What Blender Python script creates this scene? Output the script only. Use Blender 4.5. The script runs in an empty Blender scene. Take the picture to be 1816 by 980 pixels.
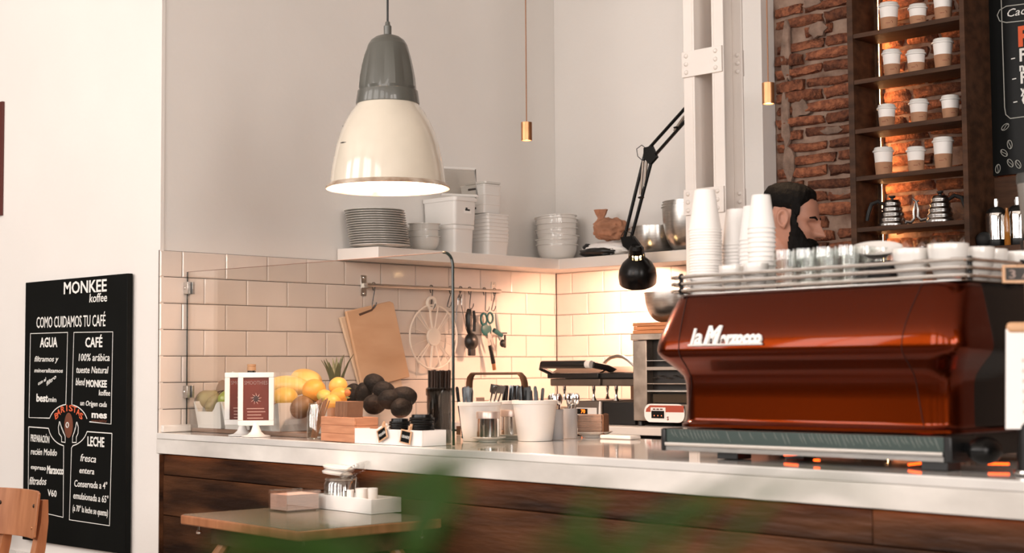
import bpy, math, random
from mathutils import Vector, Matrix, noise
random.seed(7)
SC = bpy.context.scene
COL = SC.collection
PI = math.pi

# ---------------------------------------------------------------- camera
cam = bpy.data.cameras.new('camera')
cam.sensor_width = 36.0
cam.lens = 53.5796
cam.clip_start = 0.05
cam.dof.use_dof = True
cam.dof.focus_distance = 5.6
cam.dof.aperture_fstop = 3.6
camo = bpy.data.objects.new('camera', cam)
COL.objects.link(camo)
_r, _u, _f = Vector((0.7159,0.6982,-0.0071)), Vector((0.0481,-0.0392,0.9981)), Vector((-0.6966,0.7149,0.0617))
camo.matrix_world = Matrix(((_r.x, _u.x, -_f.x, 4.9600), (_r.y, _u.y, -_f.y, -5.3944), (_r.z, _u.z, -_f.z, 1.1726), (0, 0, 0, 1)))
SC.camera = camo

# ---------------------------------------------------------------- world, daylight through the windows, exposure
W = bpy.data.worlds.new('world')
SC.world = W
W.use_nodes = True
_bg = W.node_tree.nodes['Background']
_bg.inputs[0].default_value = (0.93, 0.96, 1.0, 1)
_bg.inputs[1].default_value = 1.6

def area(name, loc, size, energy, col, target=None, direction=None, spread=180):
    d = bpy.data.lights.new(name, 'AREA')
    d.shape = 'RECTANGLE'
    d.size, d.size_y = size
    d.energy = energy
    d.color = col
    d.spread = math.radians(spread)
    o = bpy.data.objects.new(name, d)
    COL.objects.link(o)
    o.location = loc
    dv = Vector(direction) if direction else Vector(target) - Vector(loc)
    o.rotation_euler = dv.to_track_quat('-Z', 'Y').to_euler()
    return o

WIN = [(-2.6, 1.5), (-0.4, 1.5), (1.8, 1.5), (4.0, 1.5), (6.2, 1.5)]      # street windows behind the camera: centre x, width
WZ0, WZ1, WY = 1.35, 4.1, -7.0
for _k, (_x, _w) in enumerate(WIN):
    area('daylight_window_%d' % (_k + 1), (_x, WY - 0.12, (WZ0 + WZ1) / 2), (_w, WZ1 - WZ0), (105, 95, 85, 80, 75)[_k], (1.0, 0.905, 0.835), direction=(0, 1, 0))

FILL_WIN = [-5.9, -4.2]                                                     # two windows added in the right-hand wall as fill light: centre y
for _k, _y in enumerate(FILL_WIN):
    area('added_right_fill_%d' % (_k + 1), (8.62, _y, 2.5), (1.3, 2.4), 130, (1.0, 0.905, 0.835), direction=(-1, 0, 0))

SC.view_settings.view_transform = 'Standard'
SC.view_settings.look = 'None'
SC.view_settings.exposure = 0.0
SC.view_settings.gamma = 1.0
SC.view_settings.use_curve_mapping = False
try:
    SC.cycles.max_bounces = 10
    SC.cycles.transparent_max_bounces = 12
    SC.cycles.transmission_bounces = 10
    SC.cycles.sample_clamp_indirect = 6.0
    SC.cycles.caustics_refractive = False
    SC.cycles.caustics_reflective = False
except Exception:
    pass

# ---------------------------------------------------------------- materials
def nt_mat(name):
    m = bpy.data.materials.new(name)
    m.use_nodes = True
    return m, m.node_tree, m.node_tree.nodes['Principled BSDF']

def mat(name, col, rough=0.5, metal=0.0, var=0.0, vscale=6.0, bump=0.0, bscale=60.0, coat=0.0, trans=0.0, ior=1.45,
        emit=None, estr=1.0, stretch=(1, 1, 1), col2=None, rnd=0.0, alpha=1.0, sheen=0.0, rvar=0.0, sss=0.0, detail=4.0, spec=0.5):
    m, nt, b = nt_mat(name)
    N, L = nt.nodes, nt.links
    b.inputs['Base Color'].default_value = (*col, 1)
    b.inputs['Roughness'].default_value = rough
    b.inputs['Metallic'].default_value = metal
    b.inputs['Specular IOR Level'].default_value = spec
    b.inputs['Coat Weight'].default_value = coat
    b.inputs['Coat Roughness'].default_value = 0.06
    b.inputs['Transmission Weight'].default_value = trans
    b.inputs['IOR'].default_value = ior
    b.inputs['Alpha'].default_value = alpha
    b.inputs['Sheen Weight'].default_value = sheen
    if sss:
        b.inputs['Subsurface Weight'].default_value = sss
        b.inputs['Subsurface Radius'].default_value = (0.01, 0.004, 0.002)
    if emit:
        b.inputs['Emission Color'].default_value = (*emit, 1)
        b.inputs['Emission Strength'].default_value = estr
    if var or bump or rnd or rvar:
        tc = N.new('ShaderNodeTexCoord')
        mp = N.new('ShaderNodeMapping')
        mp.inputs['Scale'].default_value = stretch
        L.new(tc.outputs['Object'], mp.inputs[0])
        oi = N.new('ShaderNodeObjectInfo')
        ad = N.new('ShaderNodeVectorMath')
        ad.operation = 'MULTIPLY_ADD'
        cb = N.new('ShaderNodeCombineXYZ')
        L.new(oi.outputs['Random'], cb.inputs[0])
        L.new(oi.outputs['Random'], cb.inputs[1])
        ad.inputs[1].default_value = (31, 17, 1)
        L.new(cb.outputs[0], ad.inputs[0])
        L.new(mp.outputs[0], ad.inputs[2])
        if var or rnd or rvar:
            n1 = N.new('ShaderNodeTexNoise')
            n1.inputs['Scale'].default_value = vscale
            n1.inputs['Detail'].default_value = detail
            L.new(ad.outputs[0], n1.inputs[0])
        if var:
            rp = N.new('ShaderNodeValToRGB')
            c2 = col2 or tuple(min(1, c * (1 + var)) for c in col)
            c1 = col if col2 else tuple(c * (1 - var) for c in col)
            rp.color_ramp.elements[0].position = 0.34
            rp.color_ramp.elements[1].position = 0.66
            rp.color_ramp.elements[0].color = (*c1, 1)
            rp.color_ramp.elements[1].color = (*c2, 1)
            L.new(n1.outputs['Fac'], rp.inputs[0])
            src = rp.outputs[0]
        else:
            src = None
        if rnd:
            hs = N.new('ShaderNodeHueSaturation')
            mr = N.new('ShaderNodeMapRange')
            mr.inputs['To Min'].default_value = 1 - rnd
            mr.inputs['To Max'].default_value = 1 + rnd
            L.new(oi.outputs['Random'], mr.inputs[0])
            L.new(mr.outputs[0], hs.inputs['Value'])
            if src:
                L.new(src, hs.inputs['Color'])
            else:
                hs.inputs['Color'].default_value = (*col, 1)
            src = hs.outputs[0]
        if src:
            L.new(src, b.inputs['Base Color'])
        if rvar:
            mr2 = N.new('ShaderNodeMapRange')
            mr2.inputs['To Min'].default_value = max(0.02, rough - rvar)
            mr2.inputs['To Max'].default_value = min(1, rough + rvar)
            L.new(n1.outputs['Fac'], mr2.inputs[0])
            L.new(mr2.outputs[0], b.inputs['Roughness'])
        if bump:
            n2 = N.new('ShaderNodeTexNoise')
            n2.inputs['Scale'].default_value = bscale
            n2.inputs['Detail'].default_value = 5
            L.new(ad.outputs[0], n2.inputs[0])
            bp = N.new('ShaderNodeBump')
            bp.inputs['Strength'].default_value = bump
            bp.inputs['Distance'].default_value = 0.01
            L.new(n2.outputs['Fac'], bp.inputs['Height'])
            L.new(bp.outputs[0], b.inputs['Normal'])
    return m

def glass(name, col=(1, 1, 1), rough=0.0, tint=0.0):
    # thin clear glass: mostly see-through, mirror-like at grazing angles
    m, nt, b = nt_mat(name)
    N, L = nt.nodes, nt.links
    out = N['Material Output']
    N.remove(b)
    tr = N.new('ShaderNodeBsdfTransparent')
    tr.inputs[0].default_value = (*col, 1)
    gl = N.new('ShaderNodeBsdfGlossy')
    gl.inputs['Roughness'].default_value = rough + 0.02
    gl.inputs[0].default_value = (1, 1, 1, 1)
    lw = N.new('ShaderNodeLayerWeight')
    pw = N.new('ShaderNodeMath')
    pw.operation = 'POWER'
    pw.inputs[1].default_value = 4.2
    L.new(lw.outputs['Facing'], pw.inputs[0])
    ma = N.new('ShaderNodeMath')
    ma.operation = 'MULTIPLY_ADD'
    ma.inputs[1].default_value = 0.9
    ma.inputs[2].default_value = 0.035 + tint
    L.new(pw.outputs[0], ma.inputs[0])
    mx = N.new('ShaderNodeMixShader')
    L.new(ma.outputs[0], mx.inputs[0])
    L.new(tr.outputs[0], mx.inputs[1])
    L.new(gl.outputs[0], mx.inputs[2])
    L.new(mx.outputs[0], out.inputs[0])
    return m

PLASTER_W = mat('white_plaster', (0.82, 0.78, 0.74), 0.75, var=0.02, vscale=1.5, bump=0.06, bscale=40)
PLASTER_G = mat('painted_plaster', (0.80, 0.77, 0.735), 0.7, var=0.03, vscale=1.2, bump=0.08, bscale=45)
GROUT = mat('grey_grout', (0.11, 0.09, 0.075), 0.9)
TILE = mat('white_glazed_tile', (0.72, 0.635, 0.57), 0.16, var=0.045, vscale=5, coat=0.4, rnd=0.03)
MARBLE = mat('white_marble', (0.62, 0.60, 0.575), 0.07, var=0.16, vscale=2.6, col2=(0.86, 0.83, 0.79), stretch=(0.8, 1.4, 1.0), coat=0.3, detail=7)
MARBLE_E = mat('honed_marble_edge', (0.58, 0.55, 0.51), 0.35, var=0.12, vscale=4.0, col2=(0.86, 0.82, 0.77), stretch=(0.7, 1.4, 1.6), detail=7)
OLDWOOD = mat('aged_dark_wood', (0.016, 0.007, 0.004), 0.45, spec=0.2, var=0.5, vscale=3.5, col2=(0.105, 0.042, 0.018), bump=0.5, bscale=16, stretch=(0.5, 2, 3.4), rnd=0.15, detail=8)
SHELFWOOD = mat('dark_brown_wood', (0.040, 0.018, 0.009), 0.6, spec=0.3, var=0.4, vscale=5, col2=(0.085, 0.038, 0.019), stretch=(1, 4, 6), bump=0.1, bscale=30)
MORTAR = mat('lime_mortar', (0.15, 0.085, 0.06), 0.95, var=0.35, vscale=11, col2=(0.36, 0.25, 0.19), bump=1.0, bscale=35)
BRICK = mat('old_red_brick', (0.12, 0.040, 0.022), 0.9, var=0.4, vscale=42, col2=(0.32, 0.115, 0.055), bump=0.9, bscale=110, rnd=0.45, stretch=(0.24, 1, 0.045))
PATCH = mat('old_plaster_patch', (0.25, 0.17, 0.13), 0.95, var=0.3, vscale=18, bump=0.8, bscale=50)
SHELF_W = mat('white_shelf_lacquer', (0.80, 0.75, 0.70), 0.35, var=0.02, vscale=3)
IRON_W = mat('white_painted_iron', (0.80, 0.74, 0.69), 0.4, var=0.03, vscale=4, bump=0.06, bscale=50)
STEEL = mat('brushed_steel', (0.55, 0.53, 0.50), 0.28, 1.0, var=0.1, vscale=20, stretch=(1, 1, 8))
CHROME = mat('polished_chrome', (0.93, 0.93, 0.92), 0.07, 1.0)
DARKSTEEL = mat('dark_cutlery_steel', (0.12, 0.13, 0.14), 0.25, 1.0)
BLACK = mat('black_lacquer', (0.004, 0.004, 0.004), 0.26, spec=0.35)
BLACKPL = mat('black_plastic', (0.008, 0.008, 0.008), 0.35)
BLACKMAT = mat('matt_black', (0.010, 0.010, 0.010), 0.7)
CERAMIC = mat('white_glazed_ceramic', (0.80, 0.77, 0.73), 0.15, coat=0.5, rnd=0.02)
CERAMIC_G = mat('greyish_glazed_ceramic', (0.66, 0.64, 0.60), 0.22, coat=0.3, rnd=0.03)
PLASTIC_W = mat('white_plastic', (0.78, 0.76, 0.73), 0.35, rnd=0.02)
PAPER_W = mat('white_paper_card', (0.90, 0.87, 0.84), 0.6)
KRAFT = mat('brown_kraft_card', (0.42, 0.22, 0.125), 0.8, var=0.08, vscale=25, rnd=0.06)
KRAFT_D = mat('dark_kraft_card', (0.27, 0.135, 0.075), 0.8, var=0.1, vscale=25, rnd=0.12)
INK_R = mat('reddish_brown_ink', (0.22, 0.05, 0.03), 0.7)
CHALK = mat('white_chalk_paint', (0.85, 0.84, 0.80), 0.9)
CHALK_O = mat('orange_red_chalk_paint', (0.75, 0.13, 0.05), 0.9)
CHALK_B = mat('brown_chalk_paint', (0.16, 0.05, 0.025), 0.9)
BOARD = mat('black_chalkboard', (0.004, 0.0045, 0.004), 0.6, var=0.2, vscale=3, spec=0.12)
BOARD_G = mat('glossy_black_chalkboard', (0.0035, 0.004, 0.0038), 0.34, spec=0.22, bump=0.05, bscale=25)
OAK = mat('orange_beech_wood', (0.50, 0.20, 0.085), 0.4, var=0.12, vscale=5, stretch=(6, 6, 1), col2=(0.62, 0.27, 0.12))
BEECH = mat('pale_beech_wood', (0.62, 0.36, 0.20), 0.5, var=0.1, vscale=4, stretch=(1, 1, 5), col2=(0.72, 0.45, 0.27))
CHAIRWOOD = mat('brown_orange_beech', (0.30, 0.115, 0.05), 0.4, var=0.15, vscale=5, stretch=(6, 6, 1), col2=(0.42, 0.18, 0.085))
PALEWOOD = mat('pale_ply_wood', (0.72, 0.55, 0.40), 0.55, var=0.06, vscale=5)
CEDAR = mat('reddish_cedar_wood', (0.50, 0.21, 0.11), 0.6, var=0.15, vscale=7, stretch=(1, 1, 8), col2=(0.66, 0.31, 0.17))
GREYTOP = mat('olive_grey_laminate', (0.20, 0.17, 0.12), 0.16, var=0.05, vscale=3, coat=0.3)
CLEAR = glass('clear_glass')
DARKROOM = mat('dark_room_paint', (0.10, 0.07, 0.05), 0.8)
CLEAR2 = glass('clear_tumbler_glass', (0.93, 0.94, 0.93), tint=0.05)
PANE = glass('glass_screen', (0.975, 0.975, 0.965), tint=0.0)
EDGEGLASS = mat('green_black_glass_edge', (0.004, 0.014, 0.011), 0.15)
SMOKE = glass('smoky_jar_glass', (0.35, 0.30, 0.27), tint=0.05)
BRASS = mat('copper_brass', (0.55, 0.27, 0.13), 0.38, 1.0, var=0.08, vscale=20)

# ---------------------------------------------------------------- mesh helpers
class MB:
    def __init__(s):
        s.v, s.f = [], []

    def add(s, vs, fs, M=None):
        o = len(s.v)
        if M is not None:
            vs = [M @ Vector(v) for v in vs]
        s.v += [tuple(v) for v in vs]
        s.f += [[i + o for i in f] for f in fs]
        return s

    def box(s, c, d, M=None):
        x, y, z = d[0] / 2, d[1] / 2, d[2] / 2
        vs = [(c[0] + i * x, c[1] + j * y, c[2] + k * z) for i in (-1, 1) for j in (-1, 1) for k in (-1, 1)]
        return s.add(vs, [(0, 1, 3, 2), (4, 6, 7, 5), (0, 4, 5, 1), (2, 3, 7, 6), (0, 2, 6, 4), (1, 5, 7, 3)], M)

    def span(s, a, b, M=None):
        return s.box([(a[i] + b[i]) / 2 for i in range(3)], [abs(b[i] - a[i]) for i in range(3)], M)

    def lathe(s, prof, n=24, c=(0, 0, 0), M=None, fn=None):
        vs, fs, idx = [], [], []
        for (r, z) in prof:
            if r < 1e-6:
                idx.append([len(vs)])
                vs.append((c[0], c[1], c[2] + z))
            else:
                idx.append(list(range(len(vs), len(vs) + n)))
                for k in range(n):
                    a = 2 * PI * k / n
                    rr = r * (fn(a, z) if fn else 1)
                    vs.append((c[0] + rr * math.cos(a), c[1] + rr * math.sin(a), c[2] + z))
        for p, q in zip(idx, idx[1:]):
            for k in range(n):
                k2 = (k + 1) % n
                if len(p) == 1 and len(q) > 1:
                    fs.append((p[0], q[k2], q[k]))
                elif len(q) == 1 and len(p) > 1:
                    fs.append((p[k], p[k2], q[0]))
                elif len(p) > 1:
                    fs.append((p[k], p[k2], q[k2], q[k]))
        return s.add(vs, fs, M)

    def tube(s, pts, r, n=8, closed=False, M=None, flat=None):
        pts = [Vector(p) for p in pts]
        m = len(pts)
        rs = r if isinstance(r, (list, tuple)) else [r] * m
        vs, fs = [], []
        up = None
        for i in range(m):
            if closed:
                t = pts[(i + 1) % m] - pts[i - 1]
            else:
                t = pts[min(i + 1, m - 1)] - pts[max(i - 1, 0)]
            t.normalize()
            if up is None:
                up = Vector((0, 0, 1)) if abs(t.z) < 0.9 else Vector((1, 0, 0))
            a = t.cross(up)
            if a.length < 1e-5:
                a = t.orthogonal()
            a.normalize()
            b = a.cross(t)
            b.normalize()
            up = b
            fa, fb = flat or (1, 1)
            for k in range(n):
                g = 2 * PI * k / n
                vs.append(pts[i] + (a * math.cos(g) * fa + b * math.sin(g) * fb) * rs[i])
        for i in range(m if closed else m - 1):
            j = (i + 1) % m
            for k in range(n):
                k2 = (k + 1) % n
                fs.append((i * n + k, i * n + k2, j * n + k2, j * n + k))
        if not closed:
            fs.append(tuple(range(n - 1, -1, -1)))
            fs.append(tuple((m - 1) * n + k for k in range(n)))
        return s.add(vs, fs, M)

    def prism(s, poly, ext, M=None):
        n = len(poly)
        e = Vector(ext)
        vs = [Vector(p) for p in poly] + [Vector(p) + e for p in poly]
        nn = Vector((0, 0, 0))
        for i in range(n):
            nn += vs[i].cross(vs[(i + 1) % n])
        fl = nn.dot(e) > 0
        fs = [tuple(range(n - 1, -1, -1)) if fl else tuple(range(n)), tuple(n + k for k in (range(n) if fl else range(n - 1, -1, -1)))]
        for i in range(n):
            j = (i + 1) % n
            fs.append((i, j, n + j, n + i) if fl else (j, i, n + i, n + j))
        return s.add(vs, fs, M)

    def ball(s, c, rad, n=16, m=10, M=None, fn=None):
        vs, fs = [], []
        for i in range(m + 1):
            ph = PI * i / m
            for k in range(n):
                a = 2 * PI * k / n
                d = Vector((math.sin(ph) * math.cos(a), math.sin(ph) * math.sin(a), math.cos(ph)))
                q = fn(d) if fn else 1
                vs.append((c[0] + d.x * rad[0] * q, c[1] + d.y * rad[1] * q, c[2] + d.z * rad[2] * q))
        for i in range(m):
            for k in range(n):
                k2 = (k + 1) % n
                fs.append((i * n + k, (i + 1) * n + k, (i + 1) * n + k2, i * n + k2))
        return s.add(vs, fs, M)

    def loft(s, rings, cap=True, M=None, close=True):
        n = len(rings[0])
        vs = [p for r in rings for p in r]
        fs = []
        for i in range(len(rings) - 1):
            for k in range(n if close else n - 1):
                k2 = (k + 1) % n
                fs.append((i * n + k, i * n + k2, (i + 1) * n + k2, (i + 1) * n + k))
        if cap:
            fs.append(tuple(range(n - 1, -1, -1)))
            fs.append(tuple((len(rings) - 1) * n + k for k in range(n)))
        return s.add(vs, fs, M)

    def mesh(s, name, m, smooth=35):
        me = bpy.data.meshes.new(name)
        me.from_pydata(s.v, [], s.f)
        me.materials.append(m)
        if smooth:
            me.polygons.foreach_set('use_smooth', [True] * len(me.polygons))
            me.set_sharp_from_angle(angle=math.radians(smooth))
        me.update()
        return me

    def build(s, name, m, parent=None, loc=(0, 0, 0), rz=0, rot=None, smooth=35, bev=0, kind=None):
        o = bpy.data.objects.new(name, s.mesh(name, m, smooth))
        COL.objects.link(o)
        o.location = loc
        o.rotation_euler = rot or (0, 0, rz)
        if parent:
            o.parent = parent
        if bev:
            b = o.modifiers.new('bevel', 'BEVEL')
            b.width = bev
            b.segments = 2
            b.limit_method = 'ANGLE'
            b.angle_limit = math.radians(40)
        if kind:
            o['kind'] = kind
        return o

def tag(o, label, cat, group=None):
    o['label'] = label
    o['category'] = cat
    if group:
        o['group'] = group
    return o

def thing(name, label, cat, loc=(0, 0, 0), rz=0, group=None, rot=None):
    o = bpy.data.objects.new(name, None)
    COL.objects.link(o)
    o.empty_display_size = 0.05
    o.location = loc
    o.rotation_euler = rot or (0, 0, rz)
    return tag(o, label, cat, group)

def solo(mb, name, m, label, cat, loc=(0, 0, 0), rz=0, group=None, **k):
    return tag(mb.build(name, m, None, loc, rz, **k), label, cat, group)

def dup(o, loc=None, rz=None, label=None, group=None, rot=None, parent=None):
    c = o.copy()
    COL.objects.link(c)
    if parent:
        c.parent = parent
    if loc is not None:
        c.location = loc
    if rz is not None:
        c.rotation_euler = (0, 0, rz)
    if rot is not None:
        c.rotation_euler = rot
    if label:
        c['label'] = label
    if group:
        c['group'] = group
    for ch in list(o.children):
        dup(ch, parent=c)
    return c

def piece(name, me, parent, loc, rot=(0, 0, 0), scale=None, m=None):
    o = bpy.data.objects.new(name, me)
    COL.objects.link(o)
    o.parent = parent
    o.location = loc
    o.rotation_euler = rot
    if scale:
        o.scale = scale
    return o

def basis(right, up):
    r = Vector(right).normalized()
    u = Vector(up)
    u = (u - r * u.dot(r)).normalized()
    n = r.cross(u)
    return Matrix(((r.x, u.x, n.x), (r.y, u.y, n.y), (r.z, u.z, n.z))).to_4x4()

def letters(body, at, m, parent, name='lettering', height=None, width=None, right=(1, 0, 0), up=(0, 0, 1), shear=0.0, bold=0.0, ext=0.0006, rot=0.0, align='LEFT'):
    # flat print / raised lettering made from Blender's own font; cap height = height, fitted to width
    cu = bpy.data.curves.new(name, 'FONT')
    cu.body = body
    cu.size = height / 0.70
    cu.shear = shear
    cu.extrude = ext
    cu.offset = bold
    cu.resolution_u = 2
    cu.align_x = align
    t = bpy.data.objects.new(name, cu)
    COL.objects.link(t)
    bpy.context.view_layer.update()
    dg = bpy.context.evaluated_depsgraph_get()
    me = bpy.data.meshes.new_from_object(t.evaluated_get(dg))
    w = t.dimensions.x
    bpy.data.objects.remove(t)
    me.materials.clear()
    me.materials.append(m)
    if width and w > 1e-6:
        me.transform(Matrix.Diagonal((width / w, 1, 1, 1)))
    o = bpy.data.objects.new(name, me)
    COL.objects.link(o)
    B = basis(right, up)
    if rot:
        B = B @ Matrix.Rotation(rot, 4, 'Z')
    o.parent = parent
    o.matrix_local = Matrix.Translation(Vector(at)) @ B
    return o

ORD = ('first', 'second', 'third', 'fourth', 'fifth', 'sixth', 'seventh', 'eighth', 'ninth', 'tenth', 'eleventh', 'twelfth', 'thirteenth', 'fourteenth', 'fifteenth', 'sixteenth', 'seventeenth', 'eighteenth', 'nineteenth', 'twentieth', 'twenty-first', 'twenty-second', 'twenty-third', 'twenty-fourth')

def struct(o):
    o['kind'] = 'structure'
    return o

def ribbon(pts, w, nrm, t=0.0008):
    # a thin flat painted stroke along pts, lying in the plane with normal nrm
    mb = MB()
    N = Vector(nrm).normalized()
    P = [Vector(p) for p in pts]
    L, R = [], []
    for i, p in enumerate(P):
        d = (P[min(i + 1, len(P) - 1)] - P[max(i - 1, 0)]).normalized()
        sd = d.cross(N).normalized() * (w / 2)
        L.append(p + sd)
        R.append(p - sd)
    for i in range(len(P) - 1):
        mb.prism([L[i], L[i + 1], R[i + 1], R[i]], N * t)
    return mb

def arc(c, r, a0, a1, n, ax=(1, 0, 0), ay=(0, 0, 1)):
    c, ax, ay = Vector(c), Vector(ax), Vector(ay)
    return [c + ax * (r * math.cos(math.radians(a0 + (a1 - a0) * i / n))) + ay * (r * math.sin(math.radians(a0 + (a1 - a0) * i / n))) for i in range(n + 1)]

def rrect(hx, hy, r, n=5, cx=0, cy=0, z=0):
    out = []
    for (sx, sy, a0) in ((1, 1, 0), (-1, 1, 90), (-1, -1, 180), (1, -1, 270)):
        for k in range(n + 1):
            a = math.radians(a0 + 90 * k / n)
            out.append((cx + sx * (hx - r) + r * math.cos(a), cy + sy * (hy - r) + r * math.sin(a), z))
    return out

# ---------------------------------------------------------------- the room
CTZ = 0.95                       # bar top height
floor = struct(MB().span((-5, -7.2, -0.05), (8.5, 0.5, 0)).build('floor', mat('grey_brown_floor', (0.20, 0.15, 0.11), 0.4, var=0.15, vscale=2)))
ceil = struct(MB().span((-5, -7.2, 4.3), (8.5, 0.5, 4.35)).build('ceiling', mat('beige_ceiling', (0.62, 0.57, 0.52), 0.8)))
wall_left = struct(MB().span((-5, -2.205, 0), (-0.004, -2.19, 4.3)).span((-5, -2.19, 0), (-0.26, 0.4, 4.3)).build('wall_left', PLASTER_W, smooth=0))
wall_side = struct(MB().span((-0.26, -2.189, 0), (-0.010, 0.4, 4.3)).build('wall_side', PLASTER_G, smooth=0))
wall_back = struct(MB().span((-0.009, 0.010, 0), (1.2040, 0.105, 4.3)).build('wall_back', PLASTER_G, smooth=0))
wall_brick = struct(MB().span((-0.009, 0.112, 0), (8.5, 0.4, 4.3)).build('wall_brick', MORTAR, smooth=0))
struct(MB().span((-5.1, -7.2, 0), (-5, -4.7, 4.3)).span((-5.1, -3.1, 0), (-5, -2.2, 4.3)).span((-5.1, -4.7, 0), (-5, -3.1, 0.9)).span((-5.1, -4.7, 3.5), (-5, -3.1, 4.3)).span((-5.1, -4.7, 0.9), (-5, -3.1, 3.5)).build('wall_street_side', DARKROOM, smooth=0))
struct(MB().span((8.5, -7.2, 0), (8.6, 0.5, 1.3)).span((8.5, -7.2, 3.7), (8.6, 0.5, 4.3)).span((8.5, -7.2, 1.3), (8.6, -6.55, 3.7)).span((8.5, -5.25, 1.3), (8.6, -4.85, 3.7)).span((8.5, -3.55, 1.3), (8.6, 0.5, 3.7)).build('wall_right', mat('dark_painted_plaster', (0.10, 0.075, 0.06), 0.7), smooth=0))
_mb = MB().span((-5, WY - 0.1, 0), (8.5, WY, WZ0)).span((-5, WY - 0.1, WZ1), (8.5, WY, 4.3))
_x = -5
for (_c, _w) in WIN:
    _mb.span((_x, WY - 0.1, WZ0), (_c - _w / 2, WY, WZ1))
    _x = _c + _w / 2
_mb.span((_x, WY - 0.1, WZ0), (8.5, WY, WZ1))
struct(_mb.build('wall_front', DARKROOM, smooth=0))
for _k, (_c, _w) in enumerate(WIN):
    _o = MB().box((0, 0, 0), (0.05, 0.05, WZ1 - WZ0)).box((0, 0, 0.35), (_w, 0.05, 0.05)).box((0, 0, -0.4), (_w, 0.05, 0.05)).box((0, 0, (WZ1 - WZ0) / 2 - 0.03), (_w, 0.05, 0.06)).box((0, 0, -(WZ1 - WZ0) / 2 + 0.03), (_w, 0.05, 0.06)).box((-_w / 2 + 0.03, 0, 0), (0.06, 0.05, WZ1 - WZ0)).box((_w / 2 - 0.03, 0, 0), (0.06, 0.05, WZ1 - WZ0)).build('window_%d' % (_k + 1), IRON_W, None, (_c, WY - 0.05, (WZ0 + WZ1) / 2), smooth=0)
    struct(_o)

for _k, _y in enumerate(FILL_WIN):  # frames for the two added fill windows
    _o = MB().box((0, 0, 0), (0.05, 0.05, 2.4)).box((0, 0, 0.4), (0.05, 1.3, 0.05)).box((0, 0, -0.4), (0.05, 1.3, 0.05)).box((0, 0, 1.17), (0.05, 1.3, 0.06)).box((0, 0, -1.17), (0.05, 1.3, 0.06)).box((0, -0.62, 0), (0.05, 0.06, 2.4)).box((0, 0.62, 0), (0.05, 0.06, 2.4)).build('window_%d' % (_k + 6), IRON_W, None, (8.55, _y, 2.5), smooth=0)
    struct(_o)

# white boarding at the foot of the left wall
_bm = MB().box((0, 0, 0), (0.094, 0.012, 0.43)).mesh('panel_board', PLASTER_W, 0)
for _k in range(16):
    piece('panel_board', _bm, wall_left, (-1.62 + 0.1 * _k, -2.2105, 0.215))

# glazed tiles: every tile a piece
_tiles = {}
def tile_mesh(w):
    key = round(w, 3)
    if key not in _tiles:
        a, h, b, t = w / 2, 0.0486, min(0.0045, w * 0.25), 0.0065
        rings = [[(-a, 0, -h), (a, 0, -h), (a, 0, h), (-a, 0, h)],
                 [(-a, -t * 0.7, -h), (a, -t * 0.7, -h), (a, -t * 0.7, h), (-a, -t * 0.7, h)],
                 [(-a + b, -t, -h + b), (a - b, -t, -h + b), (a - b, -t, h - b), (-a + b, -t, h - b)]]
        mb = MB()
        vs = [p for r in rings for p in r]
        fs = []
        for i in range(2):
            for k in range(4):
                k2 = (k + 1) % 4
                fs.append((i * 4 + k, i * 4 + k2, (i + 1) * 4 + k2, (i + 1) * 4 + k))
        fs.append((8, 9, 10, 11))
        mb.add(vs, fs)
        _tiles[key] = mb.mesh('tile', TILE, 20)
    return _tiles[key]

def tile_wall(parent, length, off, to_world, rot, rows=7):
    for r in range(rows):
        z = 1.637 - 0.1 * r - 0.05
        o = off + (0.1 if r % 2 else 0.0)
        while o > 0.2:
            o -= 0.2
        cuts = [0.0] + [o + 0.2 * k for k in range(40) if 0.004 < o + 0.2 * k < length - 0.004] + [length]
        for a, b in zip(cuts, cuts[1:]):
            w = b - a - 0.003
            if w < 0.006:
                continue
            x, y = to_world((a + b) / 2)
            o2 = piece('tile', tile_mesh(w), parent, (x, y, z), (random.uniform(-1, 1) * 0.004, 0, rot + random.uniform(-1, 1) * 0.004))

_g = MB().span((-0.010, -2.2085, 0.93), (-0.0065, 0.01, 1.6375)).build('grout', GROUT, wall_side, smooth=0)
tile_wall(wall_side, 2.2085, 0.1094, lambda s: (-0.0065, -s), PI / 2)
_g = MB().span((-0.0065, 0.0065, 0.93), (1.19, 0.010, 1.6375)).build('grout', GROUT, wall_back, smooth=0)
tile_wall(wall_back, 1.19, 0.1007, lambda s: (s, 0.0065), 0)
struct(MB().span((-0.006, -2.2, 0.951), (0.016, -2.075, 0.978)).build('trim_1', MARBLE_E, bev=0.004))

# bricks: eight worn shapes, each brick a piece of its own
def brick_mesh(seed):
    rnd = random.Random(seed)
    vs, fs = [], []
    nx, nz = 4, 2
    for k, (yy, sh) in enumerate(((0.02, 1.0), (-0.006, 1.0), (-0.015, 0.86))):
        ring = []
        for i in range(nx + 1):
            ring.append((-0.5 + i / nx, -0.5))
        for j in range(1, nz + 1):
            ring.append((0.5, -0.5 + j / nz))
        for i in range(nx - 1, -1, -1):
            ring.append((-0.5 + i / nx, 0.5))
        for j in range(nz - 1, 0, -1):
            ring.append((-0.5, -0.5 + j / nz))
        n = len(ring)
        for (u, w) in ring:
            q = sh if k == 2 else 1.0
            vs.append((u * (1 - (1 - q) * 0.35) + rnd.uniform(-1, 1) * 0.035, yy + (rnd.uniform(-1, 1) * 0.004 if k else 0), w * q + rnd.uniform(-1, 1) * 0.14))
    for k in range(2):
        for i in range(n):
            j = (i + 1) % n
            fs.append((k * n + i, k * n + j, (k + 1) * n + j, (k + 1) * n + i))
    c = len(vs)
    vs.append((0, -0.017, 0))
    for i in range(n):
        fs.append((2 * n + i, 2 * n + (i + 1) % n, c))
    return MB().add(vs, fs).mesh('brick', BRICK, 50)

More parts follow.
